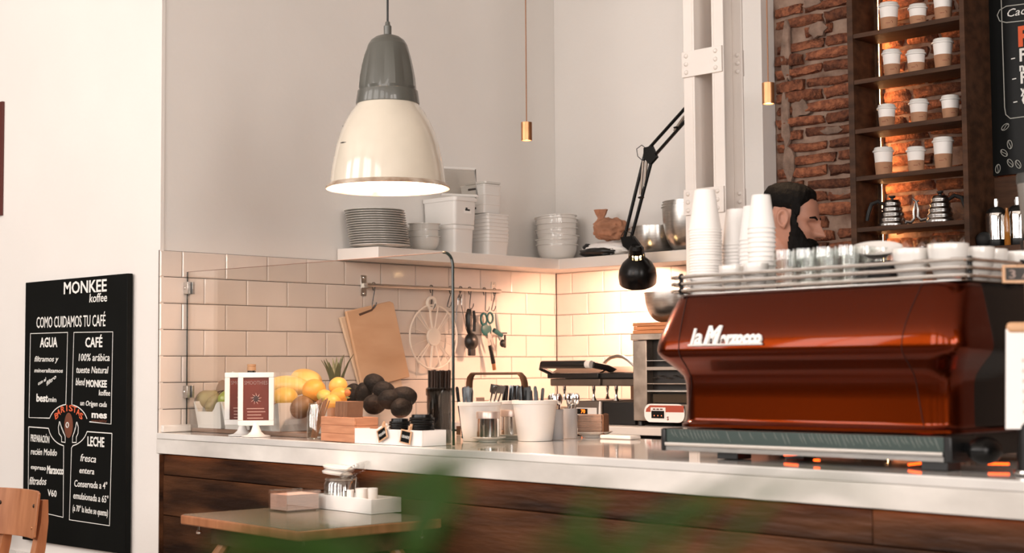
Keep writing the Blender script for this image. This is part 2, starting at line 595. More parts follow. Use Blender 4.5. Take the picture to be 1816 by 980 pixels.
_bricks = [brick_mesh(40 + k) for k in range(8)]
_row = 0
_z = 0.97
while _z < 3.05:
    _x = 1.215 + (0.0 if _row % 2 else -0.1)
    while _x < 2.62:
        ln = random.choice((0.235, 0.225, 0.24, 0.13, 0.21))
        a, b = max(_x, 1.216), min(_x + ln, 2.63)
        if b - a > 0.05 and random.random() > 0.05:
            _h = 0.040 * random.uniform(0.86, 1.12)
            piece('brick', _bricks[random.randrange(8)], wall_brick, ((a + b) / 2, 0.108 + random.uniform(-0.006, 0.008), _z + random.uniform(-0.004, 0.004)), (random.uniform(-0.05, 0.05), random.uniform(-0.025, 0.025), random.uniform(-0.02, 0.02)), (b - a, 1, _h))
        _x += ln + random.uniform(0.012, 0.026)
    _z += 0.0545
    _row += 1

def blob(w, h, t, seed, m, name, parent, loc):
    rnd = random.Random(seed)
    n = 14
    rings = []
    for q, yy in ((1.0, 0.01), (0.94, -t * 0.6), (0.72, -t), (0.3, -t * 1.1)):
        rings.append([])
        r2 = random.Random(seed)
        for k in range(n):
            a = 2 * PI * k / n
            r = q * (1 + r2.uniform(-0.3, 0.25))
            rings[-1].append((w / 2 * r * math.cos(a), yy + rnd.uniform(-1, 1) * 0.002, h / 2 * r * math.sin(a)))
    return MB().loft(rings).build(name, m, parent, loc, smooth=50)

_pp = [((1.2752,0.09,2.5277), 0.05, 0.30), ((1.266,0.09,2.2347), 0.045, 0.26), ((1.2793,0.09,2.0501), 0.06, 0.14), ((1.4278,0.09,2.6086), 0.10, 0.08), ((1.3443,0.09,2.2811), 0.09, 0.09), ((1.487,0.09,2.1676), 0.12, 0.035), ((1.5355,0.09,1.9062), 0.13, 0.035), ((1.4109,0.09,2.7305), 0.10, 0.05)]
for _k, (p, w, h) in enumerate(_pp):
    blob(w, h, 0.005, 90 + _k, PATCH, 'plaster_patch', wall_brick, (p[0], 0.092, p[2]))

# ---------------------------------------------------------------- the bar
CA = math.radians(-5.22)
CE, CN = Vector((math.cos(CA), math.sin(CA), 0)), Vector((-math.sin(CA), math.cos(CA), 0))
def cw(x, q, z=0.0):
    # point of the bar: x along its front, q behind its front edge
    p = Vector((0, -2.213, 0)) + CE * x + CN * q
    return (p.x, p.y, z)

bar = thing('bar_counter', 'long bar with a white marble top over a dark worn plank front', 'counter', (0, -2.213, 0), CA)
def bl(x, q, z):
    # same point in the bar's own frame, with the left end held against the tiled wall
    return (x, q, z)
_tp = [(-0.012, 0, 0), (3.95, 0, 0), (3.95, 0.82, 0), (-0.0725, 0.82, 0), (0.0, 0.009, 0), (-0.012, 0.0065, 0)]
MB().prism([(a, b, 0.927) for a, b, _ in _tp], (0, 0, 0.023)).build('worktop', MARBLE, bar, bev=0.0035)
MB().prism([(-0.014, 0.001, 0.873), (3.95, 0.001, 0.873), (3.95, 0.03, 0.873), (0.0, 0.03, 0.873), (0.0, 0.009, 0.873), (-0.014, 0.0065, 0.873)], (0, 0, 0.0535)).build('fascia', MARBLE_E, bar, bev=0.002)
MB().prism([(-0.004, 0.06, 0), (3.95, 0.06, 0), (3.95, 0.78, 0), (-0.069, 0.78, 0)], (0, 0, 0.926)).build('carcass', BLACKMAT, bar)
MB().span((0.02, 0.012, 0.8724), (3.94, 0.018, 0.8729)).build('light_strip', mat('orange_counter_strip', (0.4, 0.15, 0.04), 0.5, emit=(1.0, 0.36, 0.10), estr=6.0), bar)
_rows = [(0.868, 0.793), (0.791, 0.644), (0.642, 0.494), (0.492, 0.344), (0.342, 0.194), (0.192, 0.02)]
for _k, (z1, z0) in enumerate(_rows):
    cuts = [[0.0, 3.212, 3.95], [0.0, 3.6, 3.95], [0.0, 1.7, 3.95], [0.0, 2.6, 3.95], [0.0, 1.1, 3.95], [0.0, 2.2, 3.95]][_k]
    for a, b in zip(cuts, cuts[1:]):
        MB().span((a + 0.001, 0.022 + random.uniform(0, 0.003), z0), (b - 0.001, 0.05, z1)).build('plank', OLDWOOD, bar, bev=0.003)

MB().span((-0.0030, 0.0085, 0.02), (0.0005, 0.052, 0.868)).build('end_strip', OLDWOOD, bar)

# ---------------------------------------------------------------- back counter along the tiled wall
bc = thing('back_counter', 'low white topped work counter under the tiled back wall', 'counter', (0, 0, 0))
MB().span((0.002, -0.79, 0.918), (1.60, -0.002, 0.95)).build('worktop', SHELF_W, bc, bev=0.003)
MB().span((0.03, -0.74, 0), (1.58, -0.02, 0.917)).build('carcass', BLACKMAT, bc)

# ---------------------------------------------------------------- white corner shelf
ws = thing('wall_shelf', 'thick white corner shelf running above the white tiles', 'shelf', (0, 0, 1.6385))
MB().prism([(0.001, -1.351, 0), (0.205, -1.301, 0), (0.205, -0.203, 0), (1.17, -0.203, 0), (1.17, 0.005, 0), (0.001, 0.005, 0)], (0, 0, 0.048)).build('shelf_board', SHELF_W, ws, bev=0.0015)

# ---------------------------------------------------------------- riveted iron column
P0 = (1.609,-1.06,0)
col = thing('iron_column', 'white riveted iron column of two channels behind the cup stacks', 'column', (P0[0], P0[1], 0))
_w = 0.1750
for sx, x0, fx in ((1, 0.0475, -1), (1, 0.1250, 1)):
    fl = 0.0488
    m = MB()
    xw0, xw1 = (x0 - 0.009, x0) if fx < 0 else (x0, x0 + 0.009)
    m.span((xw0, 0.0, 0), (xw1, 0.12, 4.3))
    xa, xb = (xw0 - fl + 0.009, xw0) if fx < 0 else (xw1, xw1 + fl - 0.006)
    m.span((xa, 0.0, 0), (xb, 0.009, 4.3))
    m.span((xa, 0.111, 0), (xb, 0.12, 4.3))
    m.build('channel', IRON_W, col, bev=0.002)
_xl, _xr = 0.0, 0.1700
_riv = MB().lathe([(0, -0.001), (0.0085, -0.001), (0.0085, 0.002), (0.006, 0.0055), (0.0, 0.007)], 10).mesh('rivet', IRON_W, 60)
for (zt, zb) in ((2.3138, 2.2206), (1.8151, 1.7227), (0.9, 0.81), (3.55, 3.46)):
    bt = MB().span((_xl - 0.003, -0.008, zb), (_xr + 0.004, -0.0005, zt)).build('batten_plate', IRON_W, col, bev=0.0012)
    bt2 = MB().span((_xl - 0.003, 0.1205, zb), (_xr + 0.004, 0.128, zt)).build('batten_plate', IRON_W, col, bev=0.0012)
    for sx in (_xl + 0.018, _xr - 0.022):
        for k in range(3):
            z = zb + (zt - zb) * (0.18 + 0.32 * k)
            piece('rivet', _riv, bt, (sx, -0.008, z), (PI / 2, 0, 0))
    for k in range(3):
        piece('rivet', _riv, bt2, (_xr - 0.012, 0.110, zb + (zt - zb) * (0.18 + 0.32 * k)), (PI / 2, 0, 0))

# ---------------------------------------------------------------- things on the corner shelf
SZ = 1.6867
G = 'dinner plates stacked on the corner shelf'
_p = (0.125,-1.2228,1.6925)
plate0 = solo(MB().lathe([(0, 0), (0.068, 0), (0.072, 0.003), (0.118, 0.0085), (0.127, 0.0105), (0.127, 0.0122), (0.118, 0.012), (0.07, 0.006), (0, 0.005)], 40), 'dinner_plate', CERAMIC_G, 'white dinner plate inside the tall plate stack at the left end of the shelf', 'plate', (_p[0], _p[1], SZ), group=G)
for _k in range(1, 16):
    _o = dup(plate0, (_p[0] - 0.0011 * _k + random.uniform(-0.001, 0.001), _p[1] - 0.0011 * _k, SZ + 0.0098 * _k), label='%s white dinner plate from the bottom of the tall plate stack' % ORD[_k] if _k < 15 else 'topmost white dinner plate of the tall plate stack on the shelf')
plate0['label'] = 'lowest white dinner plate of the tall plate stack on the shelf'

def bowl_prof(r, h, rb, t=0.004, lip=0.006):
    out = [(0, 0), (rb, 0), (rb, 0.004)]
    for k in range(1, 9):
        a = k / 8
        out.append((rb + (r - lip - rb) * math.sin(a * PI / 2) ** 0.8, 0.004 + (h - 0.004) * (1 - math.cos(a * PI / 2)) ** 0.9))
    out += [(r, h + 0.001), (r, h + 0.004), (r - lip, h + 0.003)]
    for k in range(8, 0, -1):
        a = k / 8
        out.append((max(0.001, rb + (r - lip - rb) * math.sin(a * PI / 2) ** 0.8 - t), 0.004 + t + (h - 0.004) * (1 - math.cos(a * PI / 2)) ** 0.9))
    out.append((0, 0.008))
    return out

_p = (0.11,-0.9567,1.6954)
b0 = solo(MB().lathe(bowl_prof(0.071, 0.062, 0.03), 36), 'bowl', CERAMIC_G, 'small white bowl, lowest of three nested beside the plate stack', 'bowl', (_p[0], _p[1], SZ), group='nested small bowls')
dup(b0, (_p[0] - 0.002, _p[1], SZ + 0.029), label='small white bowl, middle of three nested beside the plate stack', rot=(0.03, -0.02, 0))
dup(b0, (_p[0] - 0.004, _p[1] + 0.002, SZ + 0.057), label='small white bowl, topmost of three nested beside the plate stack', rot=(0.02, 0.03, 0))

# white lidded tubs
def tub(w, d, h, label, loc, rz=0, lab=False):
    t = thing('storage_tub', label, 'box', loc, rz)
    f = lambda s, z: [(x, y, z) for x, y, _ in rrect(w / 2 * s, d / 2 * s, 0.014, 4)]
    MB().loft([f(0.945, 0.0), f(0.955, 0.006), f(1.0, h - 0.012)]).build('body', PLASTIC_W, t)
    MB().loft([f(1.045, h - 0.016), f(1.05, h - 0.010), f(1.045, h), f(1.0, h + 0.003)]).build('rim', PLASTIC_W, t)
    if lab:
        MB().box((w / 2 * 0.97 + 0.002, 0.012, h * 0.52), (0.002, 0.045, 0.03)).build('paper_label', PAPER_W, t, rot=(0, -0.03, 0))
        MB().box((w / 2 * 0.97 + 0.0035, 0.012, h * 0.52), (0.001, 0.028, 0.007)).box((w / 2 * 0.97 + 0.0035, 0.006, h * 0.52 + 0.007), (0.001, 0.012, 0.006)).build('handwriting', BLACKMAT, t, rot=(0, -0.03, 0))
    return t
_c = (0.205,-0.8657,1.6846)
tub(0.185, 0.118, 0.118, 'white plastic tub, lower of two stacked beside the small bowls', (0.108, _c[1] + 0.062, SZ))
tub(0.205, 0.132, 0.118, 'white plastic tub with a paper label, upper of the two stacked', (0.105, _c[1] + 0.064, SZ + 0.122), lab=True)
_l = thing('tub_lid', 'clear white tub lid standing on edge on the upper tub', 'lid', (0.172, _c[1] + 0.060, SZ + 0.2475), rot=(-0.2, 0, 1.2))
MB().prism([(-0.085, 0, 0), (0.085, 0, 0), (0.085, 0, 0.128), (-0.085, 0, 0.128)], (0, 0.003, 0)).build('panel', glass('milky_lid_plastic', (0.86, 0.85, 0.83), tint=0.05), _l)
MB().tube([(-0.085, 0, 0.005), (0.085, 0, 0.005), (0.085, 0, 0.128), (-0.085, 0, 0.128)], 0.008, 8, True).build('rim', PLASTIC_W, _l)

_c2 = (0.205,-0.6632,1.6873)
_q = thing('takeaway_container', 'white square container at the bottom of the tall narrow stack', 'container', (0.135, _c2[1] + 0.068, SZ), group='nested square containers')
_f = lambda s, z: [(x, y, z) for x, y, _ in rrect(0.068 * s, 0.066 * s, 0.012, 4)]
MB().loft([_f(0.92, 0), _f(1.0, 0.058), _f(1.04, 0.060), _f(1.04, 0.066), _f(0.97, 0.066), _f(0.84, 0.004)], cap=True).build('body', PLASTIC_W, _q)
for _k in range(1, 8):
    dup(_q, (0.135 + random.uniform(-.002, .002), _c2[1] + 0.068, SZ + 0.0166 * _k), label='%s white square container from the bottom of the narrow stack' % ORD[_k] if _k < 7 else 'white square container at the top of the tall narrow stack')
_c3 = (0.19,-0.6747,1.8827)
_s0 = thing('small_storage_box', 'small white box with handle slot, lowest of three on the container stack', 'box', (0.115, _c3[1] + 0.054, SZ + 0.185), group='small boxes on the container stack')
_f = lambda s, z: [(x, y, z) for x, y, _ in rrect(0.078 * s, 0.053 * s, 0.010, 4)]
MB().loft([_f(0.95, 0), _f(1.0, 0.036), _f(1.03, 0.037), _f(1.03, 0.042)]).build('body', PLASTIC_W, _s0)
MB().box((0.0, -0.0525, 0.023), (0.05, 0.003, 0.009)).build('handle_slot', BLACKMAT, _s0)
dup(_s0, (0.116, _c3[1] + 0.054, SZ + 0.228), label='small white box with handle slot, middle of three on the container stack')
dup(_s0, (0.114, _c3[1] + 0.055, SZ + 0.271), label='small white box with handle slot, topmost of three on the container stack')
solo(MB().loft([[(x, y, z) for x, y, _ in rrect(hx, hy, 0.01, 4)] for hx, hy, z in ((0.06, 0.045, 0), (0.066, 0.05, 0.004), (0.066, 0.05, 0.012), (0.06, 0.045, 0.013))]), 'box_lid', CERAMIC_G, 'grey plastic lid lying on the topmost small white box', 'lid', (0.125, _c3[1] + 0.06, SZ + 0.314))

# bowls in the corner
_p = (0.1227,-0.125,1.7031)
b1 = solo(MB().lathe(bowl_prof(0.102, 0.070, 0.055, lip=0.008), 40), 'bowl', CERAMIC, 'wide white bowl at the bottom of the corner stack', 'bowl', (_p[0], _p[1], SZ), group='nested bowls in the shelf corner')
_rt = [(0.02, 0.0), (-0.05, 0.03), (0.03, -0.05), (0.05, -0.02), (-0.04, -0.06), (0.01, -0.07)]
_hz = [0.026, 0.047, 0.073, 0.101, 0.118, 0.134]
for _k in range(6):
    dup(b1, (_p[0] + random.uniform(-.004, .004), _p[1], SZ + _hz[_k]), rot=(_rt[_k][0], _rt[_k][1], 0), label='%s wide white bowl from the bottom of the corner stack' % ORD[_k + 1] if _k < 5 else 'topmost wide white bowl of the corner stack')

# paper bag, crumpled packet, steel bowls
def crumple(d, s=5, a=0.13):
    return 1 + a * noise.noise(Vector((d.x * s, d.y * s, d.z * s)) + Vector((3, 1, 7))) + a * 0.5 * noise.noise(Vector((d.x * s * 2.3, d.y * s * 2.3, d.z * s * 2.3)))
_pk = thing('crumpled_packet', 'crumpled white and black packet lying under the brown paper bag', 'packet', (0.4224,-0.12,1.6867))
MB().ball((0.0, 0, 0.034), (0.130, 0.068, 0.036), 34, 18, fn=lambda d: crumple(d, 4, 0.16)).build('paper', PAPER_W, _pk, smooth=60)
MB().ball((-0.01, -0.046, 0.022), (0.100, 0.038, 0.022), 30, 14, fn=lambda d: crumple(d, 4, 0.22)).ball((-0.085, -0.03, 0.045), (0.022, 0.022, 0.02), 14, 8, fn=lambda d: crumple(d, 4, 0.25)).build('black_sleeve', BLACKPL, _pk, smooth=60)
_bg = thing('paper_bag', 'crumpled brown paper bag with a twisted neck on the shelf', 'bag', (0.4471,-0.12,1.7647))
_bgm = mat('brown_bag_paper', (0.40, 0.19, 0.11), 0.85, var=0.25, vscale=14, bump=0.9, bscale=28)
MB().ball((0, 0, 0.048), (0.090, 0.062, 0.052), 44, 24, fn=lambda d: crumple(d, 3, 0.22) + 0.06 * noise.noise(Vector((d.x * 14, d.y * 14, d.z * 14)))).build('pouch', _bgm, _bg, smooth=70)
MB().loft([[(-0.052 + r * math.cos(2 * PI * k / 14) * (1 + 0.3 * math.sin(3 * k)), 0.7 * r * math.sin(2 * PI * k / 14) * (1 + 0.25 * math.cos(5 * k)), z) for k in range(14)] for r, z in ((0.040, 0.075), (0.020, 0.095), (0.016, 0.104), (0.026, 0.122), (0.034, 0.142), (0.02, 0.136))]).build('twisted_neck', _bgm, _bg, smooth=70)
def steel_bowl(r, h, rb, label, loc, rot=(0, 0, 0), wall=0.35):
    pr = [(0, 0), (rb, 0)]
    for k in range(1, 11):
        a = k / 10 * PI / 2
        pr.append((rb + (r - rb) * math.sin(a) ** wall if k < 10 else r, h * (1 - math.cos(a)) ** 1.0))
    pr += [(r + 0.004, h), (r + 0.004, h + 0.002), (r - 0.0015, h + 0.002)]
    for k in range(9, 0, -1):
        a = k / 10 * PI / 2
        pr.append((max(0.001, rb + (r - rb) * math.sin(a) ** wall - 0.0015), h * (1 - math.cos(a)) + 0.002))
    pr.append((0, 0.0025))
    return solo(MB().lathe(pr, 44), 'mixing_bowl', STEEL, label, 'bowl', loc, rot=rot)
_p = (0.689,-0.115,1.6888)
steel_bowl(0.098, 0.118, 0.055, 'wide brushed steel mixing bowl behind the black lamp', (_p[0] + 0.01, _p[1], SZ), wall=0.7)
_p = (0.8921,-0.105,1.6897)
for _k, _l in enumerate(('deep brushed steel mixing bowl beside the column, outermost of three', 'deep steel mixing bowl, middle of three nested by the column', 'deep steel mixing bowl, innermost of three nested by the column')):
    steel_bowl(0.130 - 0.003 * _k, 0.19, 0.05, _l, (_p[0] + 0.012, _p[1] - 0.0, SZ + 0.012 * _k), wall=0.75)

# ---------------------------------------------------------------- hanging rail with tools on the side wall
rail = thing('hanging_rail', 'steel kitchen rail screwed to the tiles with two flat brackets', 'rail', (0,-0.8163,1.5439))
_o = Vector((0,-0.8163,1.5439))
_a, _b = Vector((0.045,-1.2292,1.5374)), Vector((0.045,-0.4251,1.5372))
_b.z = _a.z = (_a.z + _b.z) / 2
MB().tube([_a - _o, _b - _o], 0.0075, 12).build('rod', STEEL, rail)
for (u0, c) in ((0, Vector((0,-1.2098,1.5401))), (1, Vector((0,-0.4277,1.5364)))):
    c.z = _a.z
    br = MB().box((c.x + 0.002 - _o.x, c.y - _o.y, c.z - _o.z), (0.004, 0.03, 0.088)).box((c.x + 0.022 - _o.x, c.y - _o.y, c.z - _o.z), (0.044, 0.012, 0.02)).build('bracket', STEEL, rail, bev=0.001)
    for dz in (-0.034, 0.034):
        MB().ball((c.x + 0.0045 - _o.x, c.y - _o.y, c.z + dz - _o.z), (0.003, 0.005, 0.005), 8, 6).build('screw', CHROME, br)
RZ = _a.z

def hook(y, dy, ln, label):
    # S-hook over the rail; lower loop ends at height RZ - ln, shifted dy
    t = 0.0022
    pts = [Vector((0.045, y - 0.006, RZ - 0.022))]
    pts += [Vector((0.045, y - 0.004 + 0.010 * math.cos(a), RZ + 0.002 + 0.010 * math.sin(a))) for a in [PI * (1 - k / 6) for k in range(7)]]
    pts += [Vector((0.045, y + 0.006 + dy * s, RZ - ln * s)) for s in (0.3, 0.6, 0.85)]
    e = Vector((0.045, y + 0.006 + dy, RZ - ln))
    pts += [e + Vector((0, 0.0, -0.004)), e + Vector((0.006, 0.008, -0.008)), e + Vector((0.010, 0.014, 0.004)), e + Vector((0.010, 0.017, 0.016))]
    o = Vector(pts[8])
    return solo(MB().tube([p - o for p in pts], t, 8), 'hook', DARKSTEEL, label, 'hook', tuple(o), group='steel S-hooks on the rail')
_hk = [(-1.1856, -0.02, 0.088, 'steel S-hook holding the front cutting board'),
       (-0.8545, -0.012, 0.085, 'steel S-hook holding the round white trivet'),
       (-0.7387, -0.03, 0.075, 'empty slanting steel S-hook left of the glass edge'),
       (-0.6762, -0.03, 0.04, 'steel S-hook with the thin wire tongs'),
       (-0.6199, -0.012, 0.078, 'steel S-hook holding the black citrus press'),
       (-0.5271, -0.004, 0.088, 'steel S-hook holding the teal scissors'),
       (-0.4618, -0.03, 0.085, 'steel S-hook at the right end of the rail')]
for h in _hk:
    hook(*h)

# cutting boards
def slab(name, pts, t, m, label, cat, ext=(1, 0, 0), bev=0.003):
    o = Vector(pts[3])
    return solo(MB().prism([Vector(p) - o for p in pts], Vector(ext) * t), name, m, label, cat, tuple(o), bev=bev)
slab('cutting_board', [(0.012,-1.3547,1.398), (0.012,-1.1068,1.4464), (0.012,-1.005,1.0957), (0.012,-1.233,1.0657)], 0.012, PALEWOOD, 'pale thin cutting board hanging behind the darker one', 'cutting board')
cb = thing('cutting_board', 'orange-brown cutting board with handle slot on the rail', 'cutting board', (0.03,-1.2481,1.0991))
_o = Vector((0.03,-1.2481,1.0991))
MB().prism([Vector(p) - _o for p in ((0.03,-1.3393,1.4236), (0.03,-1.0969,1.4726), (0.03,-1.0777,1.4659), (0.03,-0.9851,1.1489), (0.03,-1.2481,1.0991))], (0.016, 0, 0)).build('board', mat('warm_beech_board', (0.60, 0.36, 0.21), 0.5, var=0.12, vscale=3, stretch=(1, 1, 3), col2=(0.72, 0.47, 0.30)), cb, bev=0.004)
_s = [Vector(p) - _o for p in ((0.0465,-1.2738,1.4151), (0.0465,-1.2677,1.4058), (0.0465,-1.1996,1.4286), (0.0465,-1.1745,1.4531), (0.0465,-1.1839,1.4553), (0.0465,-1.2058,1.4356))]
MB().prism(_s, (0.0006, 0, 0)).build('handle_slot', mat('slot_shadow_wood', (0.10, 0.05, 0.03), 0.9), cb)

# round trivet with spokes
_c = Vector((0.045,-0.8455,1.323))
tv = thing('trivet', 'round white spoked trivet hanging from the rail', 'trivet', tuple(_c))
CR = mat('cream_plastic', (0.84, 0.74, 0.64), 0.5)
MB().tube(arc((0, 0, 0), 0.140, 0, 360, 40, (0, 1, 0), (0, 0, 1))[:-1], 0.0042, 8, True).build('ring', CR, tv)
MB().lathe([(0, -0.006), (0.038, -0.006), (0.040, -0.003), (0.040, 0.003), (0.038, 0.006), (0, 0.006)], 28, M=Matrix.Rotation(PI / 2, 4, 'Y')).build('hub', CR, tv)
for a, w in ((100, 6.5), (78, 4), (52, 3.2), (44, 2.2), (18, 2), (0, 2.2), (-18, 2), (-42, 3), (-50, 2.4), (-72, 4.2), (-98, 7), (-128, 3), (-136, 3), (-162, 2), (180, 2.2), (163, 2), (137, 3), (128, 3.4)):
    c, s = math.cos(math.radians(a)), math.sin(math.radians(a))
    MB().tube([(0, 0.036 * c, 0.036 * s), (0, 0.139 * c, 0.139 * s)], w / 1000, 6, flat=(1, 0.5)).build('spoke', CR, tv)
MB().tube(arc((0, -0.012, 0.148), 0.024, 0, 360, 16, (0, 1, 0), (0, 0, 1))[:-1], 0.008, 8, True).build('hanging_loop', CR, tv)

# wire tongs
_c = Vector((0.045,-0.6868,1.5161))
tg = thing('tongs', 'thin steel wire tongs hanging right of the glass edge', 'tongs', tuple(_c))
MB().tube([(0, 0, 0.0), (0, -0.02, -0.09), (0, -0.03, -0.15)], 0.0022, 6).tube([(0, 0, 0.0), (0.004, 0.018, -0.09), (0.004, 0.035, -0.155)], 0.0022, 6).build('arms', DARKSTEEL, tg)
MB().tube([(0, -0.010, -0.02), (0.004, 0.010, -0.02), (0.004, 0.008, -0.05), (0, -0.012, -0.05)], 0.002, 6, True).build('spring_ring', STEEL, tg)

# black citrus press
_c = Vector((0.045,-0.6206,1.4496))
cp = thing('citrus_press', 'black hand citrus press hanging from the rail', 'kitchen tool', tuple(_c))
MB().tube([(0, -0.006, 0), (0.002, -0.012, -0.03), (0.002, -0.012, -0.09), (0, 0, -0.115)], [0.010, 0.016, 0.013, 0.010], 10).tube([(0.01, 0.012, -0.006), (0.012, 0.016, -0.05), (0.012, 0.012, -0.1)], [0.006, 0.008, 0.007], 8).build('handles', BLACKPL, cp)
MB().ball((0.004, 0.002, -0.145), (0.026, 0.036, 0.040), 20, 12).build('cup', BLACKPL, cp)
MB().box((0.004, 0.004, -0.192), (0.018, 0.036, 0.034)).build('hinge', BLACKPL, cp, bev=0.004)

# teal scissors
_c = Vector((0.045,-0.5208,1.4366))
sc_ = thing('scissors', 'teal handled kitchen scissors hanging point down', 'scissors', tuple(_c))
TEAL = mat('teal_plastic', (0.010, 0.085, 0.085), 0.4)
MB().tube(arc((0, -0.014, -0.03), 0.020, 0, 360, 18, (0, 1, 0), (0, 0, 1.3))[:-1], 0.005, 8, True).tube(arc((0.004, 0.022, -0.024), 0.018, 0, 360, 18, (0, 1, 0), (0, 0, 1.3))[:-1], 0.005, 8, True).build('handles', TEAL, sc_)
MB().ball((0, 0.002, -0.075), (0.006, 0.034, 0.030), 16, 10).build('handle_web', TEAL, sc_)
MB().prism([(-0.001, 0.0, -0.065), (-0.001, 0.018, -0.065), (-0.001, 0.052, -0.165), (-0.001, 0.046, -0.168)], (0.003, 0, 0)).build('blades', STEEL, sc_)

# peeler with black handle, and teal tin opener
_c = Vector((0.045,-0.4967,1.2884))
pe = thing('palette_knife', 'black handled palette knife with a copper end at the rail', 'kitchen tool', tuple(_c))
MB().tube([(0.004, -0.006, 0.0), (0.004, 0.006, -0.035), (0.004, 0.018, -0.082)], [0.008, 0.0095, 0.010], 10).build('handle', BLACKPL, pe)
MB().tube([(0.004, 0.0185, -0.083), (0.004, 0.024, -0.112)], 0.0085, 10).build('ferrule', BRASS, pe)
MB().prism([(0.003, -0.014, -0.004), (0.003, 0.0, 0.0), (0.003, -0.012, 0.145), (0.003, -0.018, 0.15), (0.003, -0.024, 0.14)], (0.0015, 0, 0)).build('blade', STEEL, pe)
_c = Vector((0.045,-0.4554,1.4329))
co = thing('tin_opener', 'teal and steel tin opener at the right end of the rail', 'kitchen tool', tuple(_c))
MB().tube([(0, 0, 0), (0, 0.006, -0.04), (0, 0.016, -0.085), (0, 0.03, -0.12)], [0.006, 0.009, 0.01, 0.009], 10).build('handle', mat('pale_teal_plastic', (0.35, 0.36, 0.33), 0.4), co)
MB().tube([(0.002, -0.018, -0.075), (0.004, 0.008, -0.088), (0.004, 0.030, -0.100)], 0.011, 10).build('grip', TEAL, co)
MB().ball((0.008, 0.034, -0.135), (0.012, 0.017, 0.019), 14, 8).box((0.004, 0.052, -0.125), (0.006, 0.007, 0.06)).box((0.004, 0.036, -0.088), (0.006, 0.055, 0.006)).build('wheel_key', BLACKPL, co)

# ---------------------------------------------------------------- glass screen on the bar
gs = thing('glass_screen', 'clear glass screen with a rounded corner standing on the bar', 'glass screen', cw(-0.010, 0.125, 0.951), CA)
_L = 1.6300 + 0.010
_r = 0.045
GH0, GH1 = 0.6078, 0.5814
_out = [Vector((0, 0, 0)), Vector((_L, 0, 0))] + [Vector((_L - _r + _r * math.cos(math.radians(q)), 0, GH1 - _r + _r * math.sin(math.radians(q)))) for q in (0, 15, 30, 45, 60, 75, 90)] + [Vector((0, 0, GH0))]
MB().prism([p - Vector((0, 0.004, 0)) for p in _out], Vector((0, 0.008, 0))).build('pane', PANE, gs, smooth=0)
MB().tube([_out[1] - Vector((0.0005, 0, 0))] + [p + Vector((0, 0, 0.0005)) for p in _out[2:9]], 0.0046, 6).build('polished_edge', EDGEGLASS, gs)
MB().tube([Vector((0.001, 0, 0)), Vector((0.001, 0, GH0))], 0.0028, 6).build('wall_edge', EDGEGLASS, gs)
MB().tube([_out[8], _out[9]], 0.0012, 5).build('top_edge', mat('brown_glass_edge', (0.30, 0.17, 0.12), 0.3), gs)
for z in (0.5455, 0.1508):
    cl = MB().box((0.014, -0.010, z), (0.036, 0.012, 0.046)).box((0.014, 0.010, z), (0.036, 0.010, 0.046)).build('wall_clip', STEEL, gs, bev=0.001)
    MB().ball((0.010, -0.0165, z), (0.005, 0.003, 0.005), 8, 6).build('screw', CHROME, cl)

# ---------------------------------------------------------------- fruit bins on a board behind the glass
fb = solo(MB().prism([cw(0.012, 0.133, 0), cw(1.10, 0.133, 0), cw(1.12, 0.45, 0), cw(-0.012, 0.45, 0)], (0, 0, 0.014)), 'serving_board', mat('walnut_board', (0.22, 0.13, 0.09), 0.5, var=0.2, vscale=4, stretch=(1, 6, 6)), 'brown wooden board under the white fruit bins', 'board', (0, 0, 0.951), bev=0.002)
BZ = 0.9655

def fruit_bin(label, loc, rz):
    t = thing('fruit_bin', label, 'bin', loc, rz, 'white scooped fruit bins')
    hw, d, h0, h1 = 0.098, 0.28, 0.062, 0.100
    tp = lambda z: 0.88 + 0.12 * z / 0.1
    prof = [(-1.0, h1), (-0.93, h1 - 0.006), (-0.80, h0 + 0.012), (-0.70, h0), (0.45, h0), (0.58, h0 + 0.010), (0.70, h1 - 0.010), (0.82, h1 - 0.002), (1.0, h1)]
    poly = [(-hw * tp(0), 0.012, 0), (hw * tp(0), 0.012, 0)] + [(hw * x * tp(z), -0.002 * z / 0.1, z) for x, z in reversed(prof)]
    MB().prism(poly, (0, 0.004, 0)).build('scooped_front', PLASTIC_W, t, smooth=60)
    m = MB()
    for sx in (-1, 1):
        m.prism([(sx * hw * tp(0), 0.014, 0), (sx * hw * tp(0), d, 0), (sx * hw, d, h1), (sx * hw, 0.004, h1)], (-sx * 0.004, 0, 0))
    m.box((0, d - 0.002, h1 / 2), (hw * 1.9, 0.004, h1)).box((0, d / 2, 0.002), (hw * 1.76, d - 0.02, 0.004))
    m.build('body', PLASTIC_W, t, smooth=60)
    return t
for _k, _l in enumerate(('white scooped bin of pears, leftmost on the bar', 'white scooped bin half hidden behind the two menu stands', 'white scooped bin of papaya and mango beside the glass jar', 'white scooped bin of avocados behind the wooden napkin box')):
    fruit_bin(_l, cw((0.118, 0.322, 0.526, 0.93)[_k], 0.140, BZ), CA)

